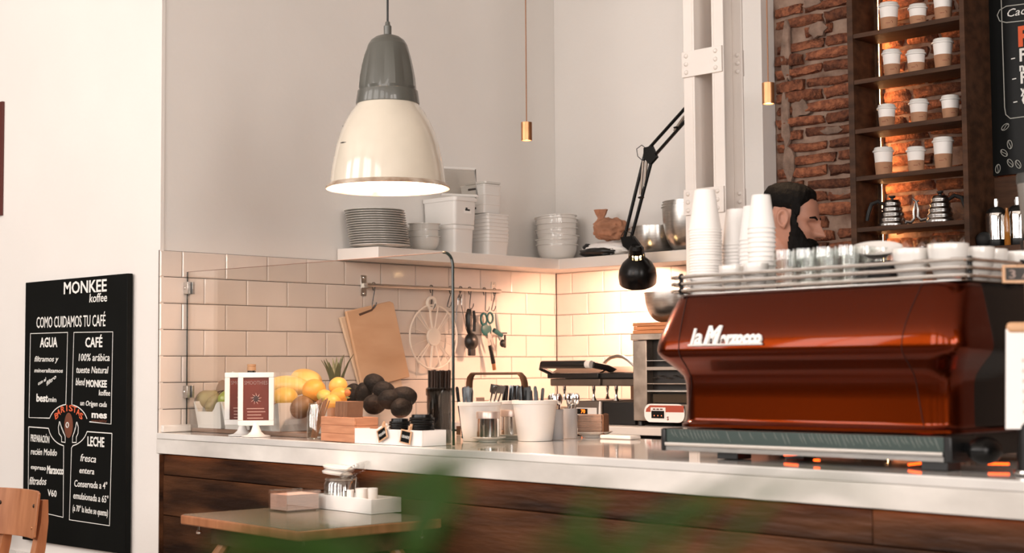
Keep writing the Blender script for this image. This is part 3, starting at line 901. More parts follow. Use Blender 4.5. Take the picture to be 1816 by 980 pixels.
def fruit(name, prof_or_rad, m, label, loc, rot=(0, 0, 0), group=None, stem=None, cat='fruit', bumpy=0.04, seed=0):
    t = thing(name, label, cat, loc, group=group, rot=rot)
    mb = MB()
    if isinstance(prof_or_rad, tuple):
        mb.ball((0, 0, 0), prof_or_rad, 24, 14, fn=lambda d: 1 + bumpy * noise.noise(Vector((d.x * 1.7 + seed, d.y * 1.7, d.z * 1.7))))
    else:
        mb.lathe(prof_or_rad, 24, fn=lambda a, z: 1 + bumpy * math.sin(2 * a + seed))
    mb.build('flesh', m, t, smooth=80)
    if stem:
        MB().tube([Vector((0, 0, stem)), Vector((0.003, 0, stem + 0.012)), Vector((0.008, 0.002, stem + 0.024))], [0.0022, 0.0018, 0.0024], 6).build('stem', SHELFWOOD, t)
    return t
PEAR = mat('russet_pear_skin', (0.24, 0.17, 0.065), 0.5, var=0.35, vscale=26, col2=(0.34, 0.29, 0.12), rnd=0.12)
_pp = [(0, -0.040), (0.016, -0.039), (0.030, -0.028), (0.036, -0.010), (0.033, 0.008), (0.024, 0.024), (0.016, 0.036), (0.012, 0.046), (0.006, 0.051), (0, 0.050)]
fruit('pear', _pp, PEAR, 'russet pear on top of the pear pile', (-0.0759,-1.9641,1.0997), (0.2, 1.25, 0.5), 'pears', 0.05, seed=1)
fruit('pear', _pp, PEAR, 'round green-brown pear at the front centre of the bin', (0.0354,-2.0192,1.073), (0.3, 1.0, 0.9), 'pears', 0.05, seed=2)
fruit('pear', _pp, PEAR, 'pear resting at the left end of the first bin', (-0.0905,-1.9877,1.0495), (1.2, -0.3, 0.2), 'pears', 0.05, seed=3)
fruit('pear', _pp, PEAR, 'speckled pear leaning at the right of the first bin', (0.079,-2.0132,1.0518), (0.2, 0.7, 0.2), 'pears', 0.05, seed=4)
fruit('pear', _pp, mat('dusky_pear_skin', (0.28, 0.20, 0.15), 0.6, var=0.2, vscale=15), 'dusky pear at the back beside the green apple', (-0.0105,-1.92,1.1081), (0.1, -0.2, 0.2), 'pears', 0.05, seed=5)
fruit('apple', (0.036, 0.036, 0.034), mat('green_apple_skin', (0.30, 0.36, 0.07), 0.3, var=0.2, vscale=12, coat=0.3), 'green apple tucked behind the left menu stand', (0.1716,-2.0217,1.072), stem=0.03, seed=6)
PAPAYA = mat('yellow_papaya_skin', (0.85, 0.46, 0.09), 0.4, var=0.12, vscale=7, col2=(0.90, 0.58, 0.20), coat=0.2)
fruit('papaya', (0.098, 0.040, 0.038), PAPAYA, 'long yellow papaya lying across the pile', (0.4807,-1.9749,1.1228), (0, 0.03, 0.2), 'yellow papayas', seed=1)
fruit('papaya', (0.095, 0.042, 0.040), PAPAYA, 'yellow papaya highest on the fruit pile', (0.503,-1.907,1.1448), (0, 0.10, -0.15), 'yellow papayas', seed=2)
fruit('papaya', (0.056, 0.044, 0.040), mat('greenish_papaya_skin', (0.62, 0.42, 0.08), 0.4, var=0.3, vscale=8, col2=(0.85, 0.52, 0.12)), 'green-tinged yellow papaya above the bin rim', (0.5626,-2.0524,1.0797), (0, -0.15, 0.1), 'yellow papayas', seed=3)
ORANGE = mat('orange_yellow_citrus_skin', (0.88, 0.36, 0.06), 0.4, var=0.08, vscale=6, bump=0.12, bscale=160, col2=(0.92, 0.48, 0.12))
fruit('grapefruit', (0.042, 0.042, 0.040), ORANGE, 'large round yellow-orange fruit in the centre of the pile', (0.7414,-2.0587,1.1086), seed=4)
fruit('lime', (0.030, 0.024, 0.023), mat('green_lemon_skin', (0.50, 0.42, 0.08), 0.4, var=0.2, vscale=9, col2=(0.62, 0.48, 0.12)), 'green lime beside the orange fruit', (0.8224,-2.0761,1.0898), (0, 0.2, 0.2), seed=5)
fruit('orange', (0.033, 0.033, 0.031), ORANGE, 'orange on the right top of the fruit pile', (0.8359,-2.0274,1.1241), seed=6)
fruit('lemon', (0.036, 0.029, 0.028), ORANGE, 'pointed orange lemon at the right end of the pile', (0.9013,-2.0733,1.0922), (0, -0.1, 0.5), seed=7)
fruit('orange', (0.030, 0.030, 0.028), ORANGE, 'orange low behind the wooden napkin box', (0.8986,-2.1031,1.0698), seed=8)
fruit('mango', (0.050, 0.036, 0.038), mat('dark_mango_skin', (0.15, 0.065, 0.04), 0.45, var=0.35, vscale=8, col2=(0.24, 0.13, 0.05)), 'dark mango standing at the front of the third bin', (0.7169,-2.0915,1.0522), (0, -0.5, 0.2), seed=9)
fruit('kiwi', (0.030, 0.026, 0.034), mat('brown_kiwi_skin', (0.22, 0.11, 0.05), 0.8, var=0.2, vscale=30), 'brown kiwi beside the right menu stand', (0.5516,-2.0764,1.048), seed=10)
AVO = mat('black_avocado_skin', (0.006, 0.004, 0.0035), 0.65, spec=0.25, var=0.3, vscale=25, bump=0.5, bscale=90)
for _k, (p, r, l) in enumerate((((1.024,-2.0245,1.134), (0.042, 0.034, 0.032), 'black avocado on top of the avocado pile'), ((1.1047,-2.0519,1.1081), (0.040, 0.033, 0.033), 'black avocado in the middle of the avocado pile'), ((1.2019,-2.0508,1.09), (0.046, 0.034, 0.034), 'black avocado at the right end of the pile'), ((1.1779,-2.0886,1.0813), (0.042, 0.034, 0.032), 'black avocado low at the front of the pile'), ((0.9878,-2.0412,1.0998), (0.030, 0.034, 0.042), 'black avocado upright beside the cut one'), ((1.0858,-2.0752,1.0654), (0.044, 0.034, 0.034), 'black avocado at the bottom left of the pile'), ((1.2145,-2.072,1.0556), (0.044, 0.034, 0.032), 'black avocado at the bottom right of the pile'))):
    fruit('avocado', r, AVO, l, p, (0.2 * _k, 0.3 - 0.1 * _k, 0.3 * _k), 'black avocados', seed=20 + _k)
_av = fruit('avocado', (0.034, 0.030, 0.038), AVO, 'cut dark avocado showing its orange stone', (0.9346,-2.0414,1.0957), seed=31)
MB().lathe([(0, 0), (0.019, 0.001), (0.019, -0.003), (0, -0.003)], 20).build('cut_flesh', mat('avocado_flesh', (0.30, 0.27, 0.07), 0.5), _av, (0.004, -0.028, 0.006), rot=(1.45, 0, 0.5))
MB().ball((0, 0, 0), (0.012, 0.006, 0.012), 14, 8).build('stone', mat('avocado_stone', (0.52, 0.16, 0.04), 0.35), _av, (0.006, -0.031, 0.006), rot=(0, 0, 0.5))

# pineapple behind the oranges
_pc = Vector((0.6864,-1.9157,1.0903))
pn = thing('pineapple', 'pineapple behind the oranges, only its green leaves showing', 'fruit', (_pc.x, _pc.y, BZ + 0.09))
MB().ball((0, 0, -0.03), (0.05, 0.05, 0.068), 18, 12).build('body', mat('pineapple_skin', (0.30, 0.17, 0.05), 0.6, var=0.4, vscale=40, bump=0.8, bscale=50), pn)
LEAFG = mat('dusty_green_leaf', (0.095, 0.105, 0.05), 0.5)
for _k in range(13):
    a = _k * 2.4
    rr = 0.02 + 0.045 * ((_k * 0.37) % 1)
    hh = 0.12 + 0.035 * ((_k * 0.61) % 1)
    c, s = math.cos(a), math.sin(a)
    MB().loft([[(c * r + -s * w, s * r + c * w, z), (c * (r + t), s * (r + t), z), (c * r + s * w, s * r - c * w, z), (c * (r - t), s * (r - t), z)] for r, w, z, t in ((0.006, 0.009, 0.03, 0.003), (rr * 0.4, 0.011, 0.03 + hh * 0.45, 0.003), (rr * 0.8, 0.006, 0.03 + hh * 0.8, 0.002), (rr * 1.15, 0.0008, 0.03 + hh, 0.001))]).build('leaf', LEAFG, pn, smooth=60)

# bottles behind the stands
_p = (0.106,-1.8627,1.0859)
bt = thing('bottle', 'dark glass bottle with a pale cap behind the menu stands', 'bottle', (_p[0], _p[1], BZ))
bt.scale = (1.05, 1.05, (1.2058 - BZ) / 0.213)
MB().lathe([(0, 0), (0.034, 0), (0.036, 0.005), (0.036, 0.115), (0.028, 0.145), (0.0165, 0.165), (0.0155, 0.190), (0, 0.190)], 24).build('glass', BLACK, bt)
MB().lathe([(0, 0.1905), (0.0165, 0.1905), (0.0165, 0.203), (0.0145, 0.2035), (0.0145, 0.205), (0.0165, 0.2055), (0.0165, 0.212), (0, 0.213)], 20).build('cap', BEECH, bt)
_p = (0.0138,-1.8843,1.1077)
bt = thing('bottle', 'pink bottle with a clear stopper behind the left menu stand', 'bottle', (_p[0], _p[1], BZ))
bt.scale = (1.05, 1.05, (1.1780 - BZ) / 0.191)
MB().lathe([(0, 0), (0.03, 0), (0.032, 0.1), (0.03, 0.15), (0.012, 0.175), (0, 0.175)], 20).build('glass', mat('pink_glass', (0.42, 0.17, 0.12), 0.2), bt)
MB().lathe([(0, 0.1755), (0.007, 0.1755), (0.0075, 0.187), (0.004, 0.191), (0, 0.191)], 14).build('stopper', CERAMIC, bt)

# two white picture frames on cone feet with the smoothie menu
def menu_stand(label, loc, rz):
    t = thing('menu_stand', label, 'menu stand', loc, rz, 'white framed menu stands')
    MB().lathe([(0, 0), (0.049, 0), (0.050, 0.003), (0.030, 0.007), (0.018, 0.018), (0.0125, 0.034), (0.011, 0.05), (0, 0.05)], 28).build('cone_foot', PLASTIC_W, t)
    w, z0, z1, b = 0.062, 0.038, 0.222, 0.018
    f = MB()
    f.span((-w, -0.008, z0), (w, 0.008, z0 + b)).span((-w, -0.008, z1 - b), (w, 0.008, z1)).span((-w, -0.008, z0 + b), (-w + b, 0.008, z1 - b)).span((w - b, -0.008, z0 + b), (w, 0.008, z1 - b))
    f.build('frame', PLASTIC_W, t, bev=0.002)
    c = MB().span((-w + b, -0.003, z0 + b), (w - b, 0.003, z1 - b)).build('red_card', mat('dark_red_card', (0.125, 0.022, 0.011), 0.45, var=0.1, vscale=20), t)
    inkd = mat('dark_card_ink', (0.05, 0.03, 0.03), 0.6)
    inkl = mat('pinkish_card_ink', (0.45, 0.28, 0.24), 0.6)
    letters('SMOOTHIES', (-0.041, -0.0031, 0.180), mat('grey_card_ink', (0.24, 0.18, 0.17), 0.6), c, height=0.013, width=0.080, ext=0.0002)
    m = MB()
    for k in range(9):
        a = 2 * PI * k / 9
        m.tube([(0.0 + 0.008 * math.cos(a), -0.0035, 0.131 + 0.010 * math.sin(a)), (0.019 * math.cos(a + 0.2), -0.0035, 0.131 + 0.020 * math.sin(a + 0.2))], [0.0018, 0.0006], 5)
    m.build('splash_drawing', inkl, c)
    MB().lathe([(0, 0), (0.0125, 0), (0.010, 0.001), (0, 0.0014)], 18, M=Matrix.Rotation(PI / 2, 4, 'X')).build('berry_drawing', inkd, c, (0.0, -0.0034, 0.131))
    for k, (x0, x1) in enumerate(((-0.032, 0.028), (-0.030, 0.032), (-0.030, 0.018), (-0.030, 0.025))):
        ribbon([(x0, -0.0033, 0.097 - 0.011 * k), (x1, -0.0033, 0.097 - 0.011 * k)], 0.003, (0, -1, 0), 0.0003).build('small_print', inkl, c)
    return t
menu_stand('white framed red menu card on a cone foot, the front right of two', (0.6194,-2.2166,0.951), math.radians(49))
menu_stand('white framed red menu card on a cone foot, half hidden behind the other', (0.5001,-2.1877,0.951), math.radians(49))

# jar with wooden stirrers
_p = (0.9619,-2.2259,0.951)
jr = thing('glass_jar', 'small clear jar with brown stirrers left of the wooden box', 'jar', (_p[0], _p[1], 0.951))
MB().lathe([(0, 0), (0.026, 0), (0.029, 0.004), (0.029, 0.088), (0.024, 0.102), (0.024, 0.120), (0.0225, 0.120), (0.0225, 0.102), (0.0275, 0.087), (0.0275, 0.006), (0, 0.003)], 24).build('glass', CLEAR2, jr)
for _k in range(7):
    MB().tube([(-0.012 + 0.004 * _k, -0.008 + 0.002 * (_k % 3), 0.006), (0.004 + 0.010 * _k, 0.006, 0.128 + 0.004 * (_k % 3))], 0.0032, 6, flat=(1, 0.5)).build('stirrer', KRAFT, jr)

# wooden napkin box with card sleeves
_a, _b, _c = Vector((1.0554,-2.2792,0.951)), Vector((1.2664,-2.3156,0.951)), Vector((1.202,-2.175,0.951))
_ang = math.atan2(_b.y - _a.y, _b.x - _a.x)
_wx = (_b - _a).length
nb = thing('wooden_box', 'reddish slatted wooden box holding card cup sleeves', 'box', tuple(_a), _ang)
_dy, _hh = 0.088, 0.078
for k in range(3):
    z0, z1 = 0.001 + k * 0.026, 0.0265 + k * 0.026
    MB().span((0, 0, z0), (_wx, 0.008, z1)).build('slat', CEDAR, nb, bev=0.0012)
    MB().span((_wx - 0.008, 0.0085, z0), (_wx, _dy, z1)).build('slat', CEDAR, nb, bev=0.0012)
    MB().span((0, _dy - 0.008, z0), (_wx - 0.0085, _dy, z1)).build('slat', CEDAR, nb, bev=0.0012)
    MB().span((0, 0.0085, z0), (0.008, _dy - 0.0085, z1)).build('slat', CEDAR, nb, bev=0.0012)
_ax, _ay = Vector((math.cos(_ang), math.sin(_ang), 0)), Vector((-math.sin(_ang), math.cos(_ang), 0))
_sl = MB().loft([[(x, y, z) for x, y in ((-0.0035, 0.0), (0.0035, 0.0), (0.0035, 0.058), (-0.0035, 0.058))] for z in (0.0, 0.126)]).mesh('cup_sleeve', KRAFT_D, 0)
for k in range(9):
    p = _a + _ax * (0.052 + 0.0088 * k) + _ay * 0.02
    o = bpy.data.objects.new('cup_sleeve', _sl)
    COL.objects.link(o)
    o.location = (p.x, p.y, 0.953)
    o.rotation_euler = (0, 0.10, _ang)
    tag(o, '%s brown card sleeve from the left in the slatted wooden box' % ORD[k], 'cup sleeve', 'card sleeves in the wooden box')
p = _a + _ax * 0.020 + _ay * 0.018
solo(MB().loft([[(-0.010, 0, 0), (0.014, 0, 0), (0.014, 0.058, 0), (-0.010, 0.058, 0)], [(-0.010, 0, 0.1), (0.014, 0, 0.105), (0.014, 0.058, 0.105), (-0.010, 0.058, 0.1)]]), 'card_bundle', KRAFT, 'pale brown card bundle at the left end of the wooden box', 'cards', (p.x, p.y, 0.953), _ang + 0.0)

# white partitioned tray with two little chalk signs and black lids
_a, _b, _c = Vector((1.2679,-2.3146,0.951)), Vector((1.5999,-2.3341,0.951)), Vector((1.5201,-2.1558,0.951))
_ang = math.atan2(_b.y - _a.y, _b.x - _a.x)
_ax, _ay = Vector((math.cos(_ang), math.sin(_ang), 0)), Vector((-math.sin(_ang), math.cos(_ang), 0))
_wx, _dy, _h = (_b - _a).length, 0.094, 0.046
tr = thing('lid_tray', 'white partitioned tray of black cup lids at the bar edge', 'tray', tuple(_a), _ang)
MB().span((0, 0, 0), (_wx, _dy, 0.004)).build('base', PAPER_W, tr)
for a, b in ((0, _wx / 3 - 0.0006), (_wx / 3 + 0.0006, 2 * _wx / 3 - 0.0006), (2 * _wx / 3 + 0.0006, _wx)):
    MB().span((a, 0, 0.0042), (b, 0.005, _h)).build('front_panel', PAPER_W, tr, bev=0.0006)
MB().span((_wx - 0.005, 0.0055, 0.0042), (_wx, _dy, _h)).span((0, 0.0055, 0.0042), (0.005, _dy, _h)).span((0.0055, _dy - 0.005, 0.0042), (_wx - 0.0055, _dy, _h)).build('side_panels', PAPER_W, tr)
for s in (1, 2):
    MB().span((_wx * s / 3 - 0.002, 0.0056, 0.0042), (_wx * s / 3 + 0.002, _dy - 0.0056, _h - 0.004)).build('divider', PAPER_W, tr)
_lid = MB().lathe([(0, 0.004), (0.030, 0.004), (0.032, 0.012), (0.0335, 0.012), (0.0345, 0.004), (0.040, 0.003), (0.0425, 0.0), (0.0435, 0.002), (0.0415, 0.006), (0.036, 0.0065), (0.0345, 0.0145), (0.031, 0.0145), (0.029, 0.0065), (0, 0.0065)], 30)
def lids(x, y, n, r, base, label):
    p = _a + _ax * x + _ay * y
    o0 = solo(_lid, 'cup_lid', BLACK, label, 'lid', (p.x, p.y, base), group=label.replace('black cup lid in', 'black cup lids in'))
    o0.scale = (r, r, 1)
    for k in range(1, n):
        dup(o0, label=label.replace('black cup lid in', '%s black cup lid from the bottom in' % ORD[k]), loc=(p.x + random.uniform(-.001, .001), p.y + random.uniform(-.001, .001), base + 0.0072 * k), rot=(random.uniform(-.02, .02), random.uniform(-.02, .02), 0))
lids(_wx * 0.5, 0.047, 9, 0.75, 0.9565, 'black cup lid in the short stack of the white tray')
lids(_wx * 0.828, 0.047, 11, 0.90, 0.9565, 'black cup lid in the taller stack of the white tray')
p = _a + _ax * (_wx * 0.25) + _ay * 0.045
o = solo(_lid, 'cup_lid', PLASTIC_W, 'white cup lid leaning in the left part of the tray', 'lid', (p.x, p.y, 0.985), rot=(0.5, -0.3, 0))
o.scale = (0.8, 0.8, 1)
def mini_sign(word, x, z, ang, w, h, label):
    p = _a + _ax * x - _ay * 0.006
    t = thing('mini_chalkboard', label, 'sign', (p.x, p.y, 0.951 + z), rot=(-0.10, ang, _ang))
    f = MB()
    b = 0.0035
    f.span((-w / 2, -0.004, -h / 2), (w / 2, 0, -h / 2 + b)).span((-w / 2, -0.004, h / 2 - b), (w / 2, 0, h / 2)).span((-w / 2, -0.004, -h / 2 + b), (-w / 2 + b, 0, h / 2 - b)).span((w / 2 - b, -0.004, -h / 2 + b), (w / 2, 0, h / 2 - b))
    f.build('frame', BEECH, t, bev=0.0006)
    bd = MB().span((-w / 2 + b, -0.002, -h / 2 + b), (w / 2 - b, 0, h / 2 - b)).build('chalk_panel', BOARD, t)
    letters(word, (-w / 2 + 0.006, -0.0026, -0.004), CHALK, bd, height=0.0085, width=w - 0.012, ext=0.0003)
    MB().box((0.004, 0.0042, h / 2 - 0.005), (0.008, 0.0035, 0.038), M=Matrix.Rotation(0.0, 4, 'Y')).box((0.004, 0.0095, h / 2 + 0.004), (0.008, 0.0035, 0.034)).build('peg', BEECH, t)
mini_sign('PEQUEÑA', _wx * 0.455, 0.032, -0.42, 0.047, 0.038, 'tilted mini chalkboard reading PEQUEÑA clipped to the tray')
mini_sign('GRANDE', _wx * 0.80, 0.026, 0.13, 0.049, 0.040, 'mini chalkboard reading GRANDE clipped to the tray')

# tall smoky jar of black straws
_p = (1.5025,-2.1723,0.951)
vs_ = thing('straw_jar', 'tall smoky glass jar packed with black straws at the glass edge', 'jar', _p)
MB().lathe([(0, 0), (0.036, 0), (0.038, 0.004), (0.038, 0.145), (0.041, 0.150), (0.041, 0.168), (0.038, 0.172), (0.036, 0.172), (0.036, 0.006), (0, 0.005)], 28).build('glass', SMOKE, vs_)
_bs = mat('brown_black_straw', (0.035, 0.017, 0.012), 0.3, rnd=0.5)
for k in range(44):
    a, r = k * 2.39996, 0.033 * math.sqrt((k + 0.5) / 44)
    l = random.uniform(-0.002, 0.004)
    MB().tube([(r * 0.93 * math.cos(a) - 0.002, r * 0.93 * math.sin(a), 0.008), (r * 1.05 * math.cos(a) + 0.003, r * 1.05 * math.sin(a), 0.222 + l)], 0.0034, 6).build('straw', _bs, vs_)

# white cutlery buckets
def bucket(label, loc, rt, rb, h, group='white cutlery buckets'):
    return solo(MB().lathe([(0, 0), (rb, 0), (rb + 0.001, 0.003), (rt - 0.004, h - 0.012), (rt, h - 0.010), (rt, h), (rt - 0.002, h + 0.001), (rt - 0.004, h), (rb - 0.002, 0.005), (0, 0.004)], 40), 'cutlery_bucket', PLASTIC_W, label, 'bucket', loc, group=group)
_B = [('white cutlery bucket nearest the glass edge', (1.4703,-1.965,0.951), 0.071, 0.054, 0.122),
      ('white cutlery bucket half hidden behind the steel shakers', (1.4353,-1.7951,0.951), 0.066, 0.052, 0.124),
      ('white cutlery bucket right of the steel shakers', (1.6166,-1.8628,0.951), 0.0735, 0.054, 0.127)]
for l, p, rt, rb, h in _B:
    bucket(l, p, rt, rb, h)
_kn = MB().loft([[(x * s, y * s2, z) for x, y in ((-0.0042, -0.002), (0.0042, -0.002), (0.0042, 0.002), (-0.0042, 0.002))] for s, s2, z in ((0.8, 0.8, 0), (0.8, 1, 0.05), (1.1, 1.2, 0.12), (1.2, 1.1, 0.162), (0.7, 0.8, 0.168))])
_kme = _kn.mesh('table_knife', DARKSTEEL, 50)
_sp = MB().tube([(0, 0, 0), (0, 0, 0.08), (0.002, 0, 0.105)], [0.002, 0.0028, 0.004], 6).ball((0.004, 0, 0.122), (0.004, 0.011, 0.020), 12, 8).mesh('spoon', CHROME, 50)
def cutlery(kind, me, label, base, n, r, lean, az, z0, group, bl=None):
    made = []
    for k in range(n):
        a = 2.4 * k
        rr = r * math.sqrt((k + 0.5) / n)
        o = bpy.data.objects.new(kind, me)
        COL.objects.link(o)
        d = Vector((math.cos(az), math.sin(az), 0)) * lean * random.uniform(0.6, 1.2) + Vector((random.uniform(-.12, .12), random.uniform(-.12, .12), 1))
        o.rotation_euler = d.to_track_quat('Z', 'Y').to_euler()
        o.location = (base[0] + rr * math.cos(a) - d.x * 0.04, base[1] + rr * math.sin(a) - d.y * 0.04, base[2] + z0)
        tag(o, label, 'cutlery', group)
        made.append((o.location.x * 0.716 + o.location.y * 0.698 + (d.x * 0.716 + d.y * 0.698) * 0.18, o))
    made.sort(key=lambda q: q[0])
    for k, (_, o) in enumerate(made):
        o['label'] = '%s %s, counted from the left' % (ORD[k], label)
cutlery('table_knife', _kme, 'dark knife leaning left in the bucket at the glass edge', (_B[0][1][0] - 0.035, _B[0][1][1] - 0.028, 0.951), 6, 0.02, 0.30, PI * 0.72, 0.008, 'knives at the glass edge')
cutlery('table_knife', _kme, 'dark knife in the bucket behind the steel shakers', (_B[1][1][0], _B[1][1][1], 0.951), 16, 0.036, 0.10, 0.8, 0.006, 'knives behind the shakers')
cutlery('table_knife', _kme, 'dark steel knife leaning left in the right-hand bucket', (_B[2][1][0] - 0.012, _B[2][1][1] - 0.005, 0.951), 13, 0.034, 0.30, PI * 0.80, 0.006, 'knives in the right-hand bucket')
_fk = MB().tube([(0, 0, 0), (0, 0, 0.15)], [0.002, 0.0035], 6).box((0, 0, 0.163), (0.003, 0.018, 0.026)).mesh('table_fork', CHROME, 50)
cutlery('table_fork', _fk, 'bright fork leaning right in the first white bucket', (_B[0][1][0] + 0.02, _B[0][1][1] + 0.012, 0.951), 4, 0.014, 0.34, 0.6, 0.006, 'bright forks')

# steel shakers on saucers
_sc = MB().lathe([(0, 0), (0.028, 0), (0.030, 0.004), (0.048, 0.011), (0.056, 0.014), (0.0565, 0.0155), (0.048, 0.0135), (0.028, 0.0065), (0, 0.006)], 36)
for p, l in (((1.5584,-2.015,0.951), 'left'), ((1.4819,-1.8303,0.951), 'right')):
    solo(_sc, 'saucer', CERAMIC, 'white saucer under the %s steel shaker' % l, 'saucer', p, group='saucers under the shakers')
    s = thing('sugar_shaker', 'steel shaker with pale lid, the %s of two on saucers' % l, 'shaker', (p[0], p[1], p[2] + 0.0068), group='steel shakers')
    MB().lathe([(0, 0), (0.0355, 0), (0.0365, 0.001), (0.0365, 0.066), (0, 0.066)], 32).build('body', CHROME, s)
    MB().lathe([(0.0365, 0.0665), (0.0375, 0.067), (0.0375, 0.085), (0.036, 0.088), (0, 0.0885)], 32).build('lid', mat('satin_pink_steel', (0.62, 0.52, 0.47), 0.35, 0.6), s)

# two slim grey pots with spoons
for k, (p, l) in enumerate((((1.6271,-1.7768,0.951), 'front'), ((1.596,-1.675,0.951), 'rear'))):
    solo(MB().lathe([(0, 0), (0.0235, 0), (0.0245, 0.002), (0.0245, 0.096), (0.0230, 0.097), (0.0230, 0.004), (0, 0.003)], 28), 'spoon_pot', mat('pale_blue_grey_glaze_%d' % k, (0.50, 0.51, 0.53), 0.3), 'slim grey spoon pot, the %s of two' % l, 'pot', p, group='slim grey spoon pots')
    cutlery('spoon', _sp, 'bright teaspoon standing in the %s grey pot' % l, (p[0], p[1], 0.951), 6, 0.014, 0.12, 2.5 - 2 * k, -0.034 + 0.04, 'teaspoons in the grey pots')

# brown bent-metal handle of a caddy behind the buckets
_a, _b = Vector((1.1005,-1.6535,1.0885)), Vector((1.3985,-1.6808,1.0907))
_zt = 1.1632
cdy = thing('cutlery_caddy', 'caddy with a tall brown bent metal handle behind the buckets', 'caddy', (_a.x, _a.y, 0.951), math.atan2(_b.y - _a.y, _b.x - _a.x))
_wl = (_b - _a).length
_ht = _zt - 0.951
_ring = [(-0.006, 0, 0.0), (0.002, 0, _ht - 0.03), (0.008, 0, _ht - 0.012), (0.022, 0, _ht), (_wl - 0.026, 0, _ht), (_wl - 0.010, 0, _ht - 0.012), (_wl - 0.002, 0, _ht - 0.03), (_wl + 0.016, 0, 0.0)]
MB().tube(_ring, 0.009, 8, flat=(1.7, 0.5)).build('handle', mat('brown_patina_metal', (0.15, 0.085, 0.05), 0.45, 0.7), cdy)
MB().span((-0.01, -0.05, 0), (_wl + 0.02, 0.05, 0.03)).build('tray', SHELFWOOD, cdy)
solo(MB().box((0, 0, 0.066), (0.06, 0.06, 0.132)), 'carton', mat('carton_pink_light', (0.70, 0.47, 0.38), 0.7), 'pale carton tinted by pink light behind the first cutlery bucket', 'carton', (1.2326,-1.7656,0.951), 0.3)  # pink light on the carton is put into its colour

# napkins on a saucer
_p = Vector((1.6152,-1.585,0.951))
solo(MB().lathe([(0, 0), (0.034, 0), (0.036, 0.005), (0.058, 0.014), (0.066, 0.018), (0.0665, 0.0195), (0.056, 0.017), (0.034, 0.0075), (0, 0.007)], 36), 'saucer', CERAMIC, 'white plate under the stack of brown napkins', 'saucer', tuple(_p))
nk = thing('napkin_stack', 'folded brown paper napkins stacked on a white plate', 'napkins', (_p.x, _p.y, 0.9595), math.radians(28))
NAP = mat('brown_napkin_paper', (0.50, 0.34, 0.26), 0.9, var=0.08, vscale=20, rnd=0.06)
for k in range(12):
    s = 1 - 0.012 * abs(k - 5)
    MB().box((random.uniform(-.001, .001), random.uniform(-.001, .001), 0.0035 + 0.0055 * k), (0.085 * s, 0.085 * s, 0.0053)).build('napkin', NAP, nk, bev=0.002)
MB().loft([[(0.0435, -0.046, 0.002), (0.0465, -0.046, 0.002), (0.0465, -0.040, 0.066), (0.0430, -0.038, 0.069)], [(0.0435, 0.0, 0.002), (0.050, 0.0, 0.002), (0.049, 0.002, 0.064), (0.0430, 0.0, 0.072)], [(0.0435, 0.043, 0.002), (0.0465, 0.043, 0.002), (0.0465, 0.040, 0.066), (0.0430, 0.038, 0.069)]]).build('folded_corner', KRAFT_D, nk)
solo(MB().box((0, 0, 0.006), (0.14, 0.05, 0.012)), 'wrapped_pad', PAPER_W, 'flat white pad on the rear edge of the bar', 'pad', (1.7588,-1.6137,0.951), CA + 0.0, bev=0.004)

# ---------------------------------------------------------------- back counter: griddle base, contact grill, oven
BCZ = 0.951
_p = (0.8276,-0.62,0.9773)
pb = thing('induction_hob', 'black cooker base with orange digits under the contact grill', 'appliance', (0.0, 0.0, BCZ))
xa, xm, xb = 0.6923, 0.8537, 1.0300
zt = 0.0945
MB().span((xm + 0.001, -0.655, 0), (xb - 0.004, -0.12, zt - 0.003)).build('black_body', BLACKPL, pb, bev=0.004)
MB().span((xa, -0.66, 0), (xm, -0.12, zt)).build('steel_body', mat('brown_lit_steel', (0.17, 0.14, 0.12), 0.45, 0.6), pb, bev=0.003)
MB().prism([(xm - 0.018, -0.661, 0.0), (xm - 0.002, -0.661, 0.0), (xm - 0.002, -0.661, zt), (xm - 0.010, -0.661, zt)], (0, -0.003, 0)).build('edge_trim', PLASTIC_W, pb)
_d0 = 0.7721
_dz = 0.0521
dp = MB().box((_d0, -0.662, _dz), (0.115, 0.004, 0.030)).build('display_panel', PLASTIC_W, pb)
MB().box((_d0 - 0.022, -0.665, _dz), (0.06, 0.004, 0.022)).build('display', BLACK, dp)
letters('70', (_d0 - 0.026, -0.6672, _dz - 0.007), mat('orange_digit_light', (0.2, 0.02, 0.0), 0.5, emit=(1.0, 0.14, 0.01), estr=5.0), dp, name='digits', height=0.015, width=0.022)
# contact grill on chrome feet
gz = 1.1066
x0, x1, x2 = 0.4998, 0.7939, 0.9759
cg = thing('contact_grill', 'double steel contact grill with a black bar handle', 'grill', (0, 0, 0))
GST = mat('warm_grill_steel', (0.13, 0.10, 0.078), 0.5, 0.5, var=0.15, vscale=9)
z1, z2, z3 = 1.1066, 1.1373, 1.1610
z4 = 1.1870
for a, b, dy in ((x0 + 0.012, x1 - 0.001, 0), (x1 + 0.001, x2 + 0.06, 0.012)):
    MB().span((a, -0.60 + dy, z1), (b, -0.22, z2)).build('lower_plate', GST, cg, bev=0.004)
    MB().span((a - 0.008, -0.61 + dy, z2 + 0.001), (b, -0.21, z3)).build('black_band', BLACKPL, cg, bev=0.003)
    MB().prism([(a + 0.002, -0.60 + dy, z3 + 0.001), (a + 0.002, -0.21, z3 + 0.001), (a + 0.002, -0.21, z4 - 0.01), (a + 0.002, -0.54 + dy, z4)], (b - a - 0.006, 0, 0)).build('lid', GST, cg, bev=0.004)
hz = 1.1969
ha, hb = 0.5238, 0.7730
MB().tube([(ha, -0.66, hz), (hb, -0.66, hz)], 0.0165, 12).build('bar_handle', BLACKPL, cg)
MB().tube([(hb + 0.001, -0.66, hz), (hb + 0.028, -0.66, hz - 0.001)], 0.0165, 12).build('handle_end', PLASTIC_W, cg)
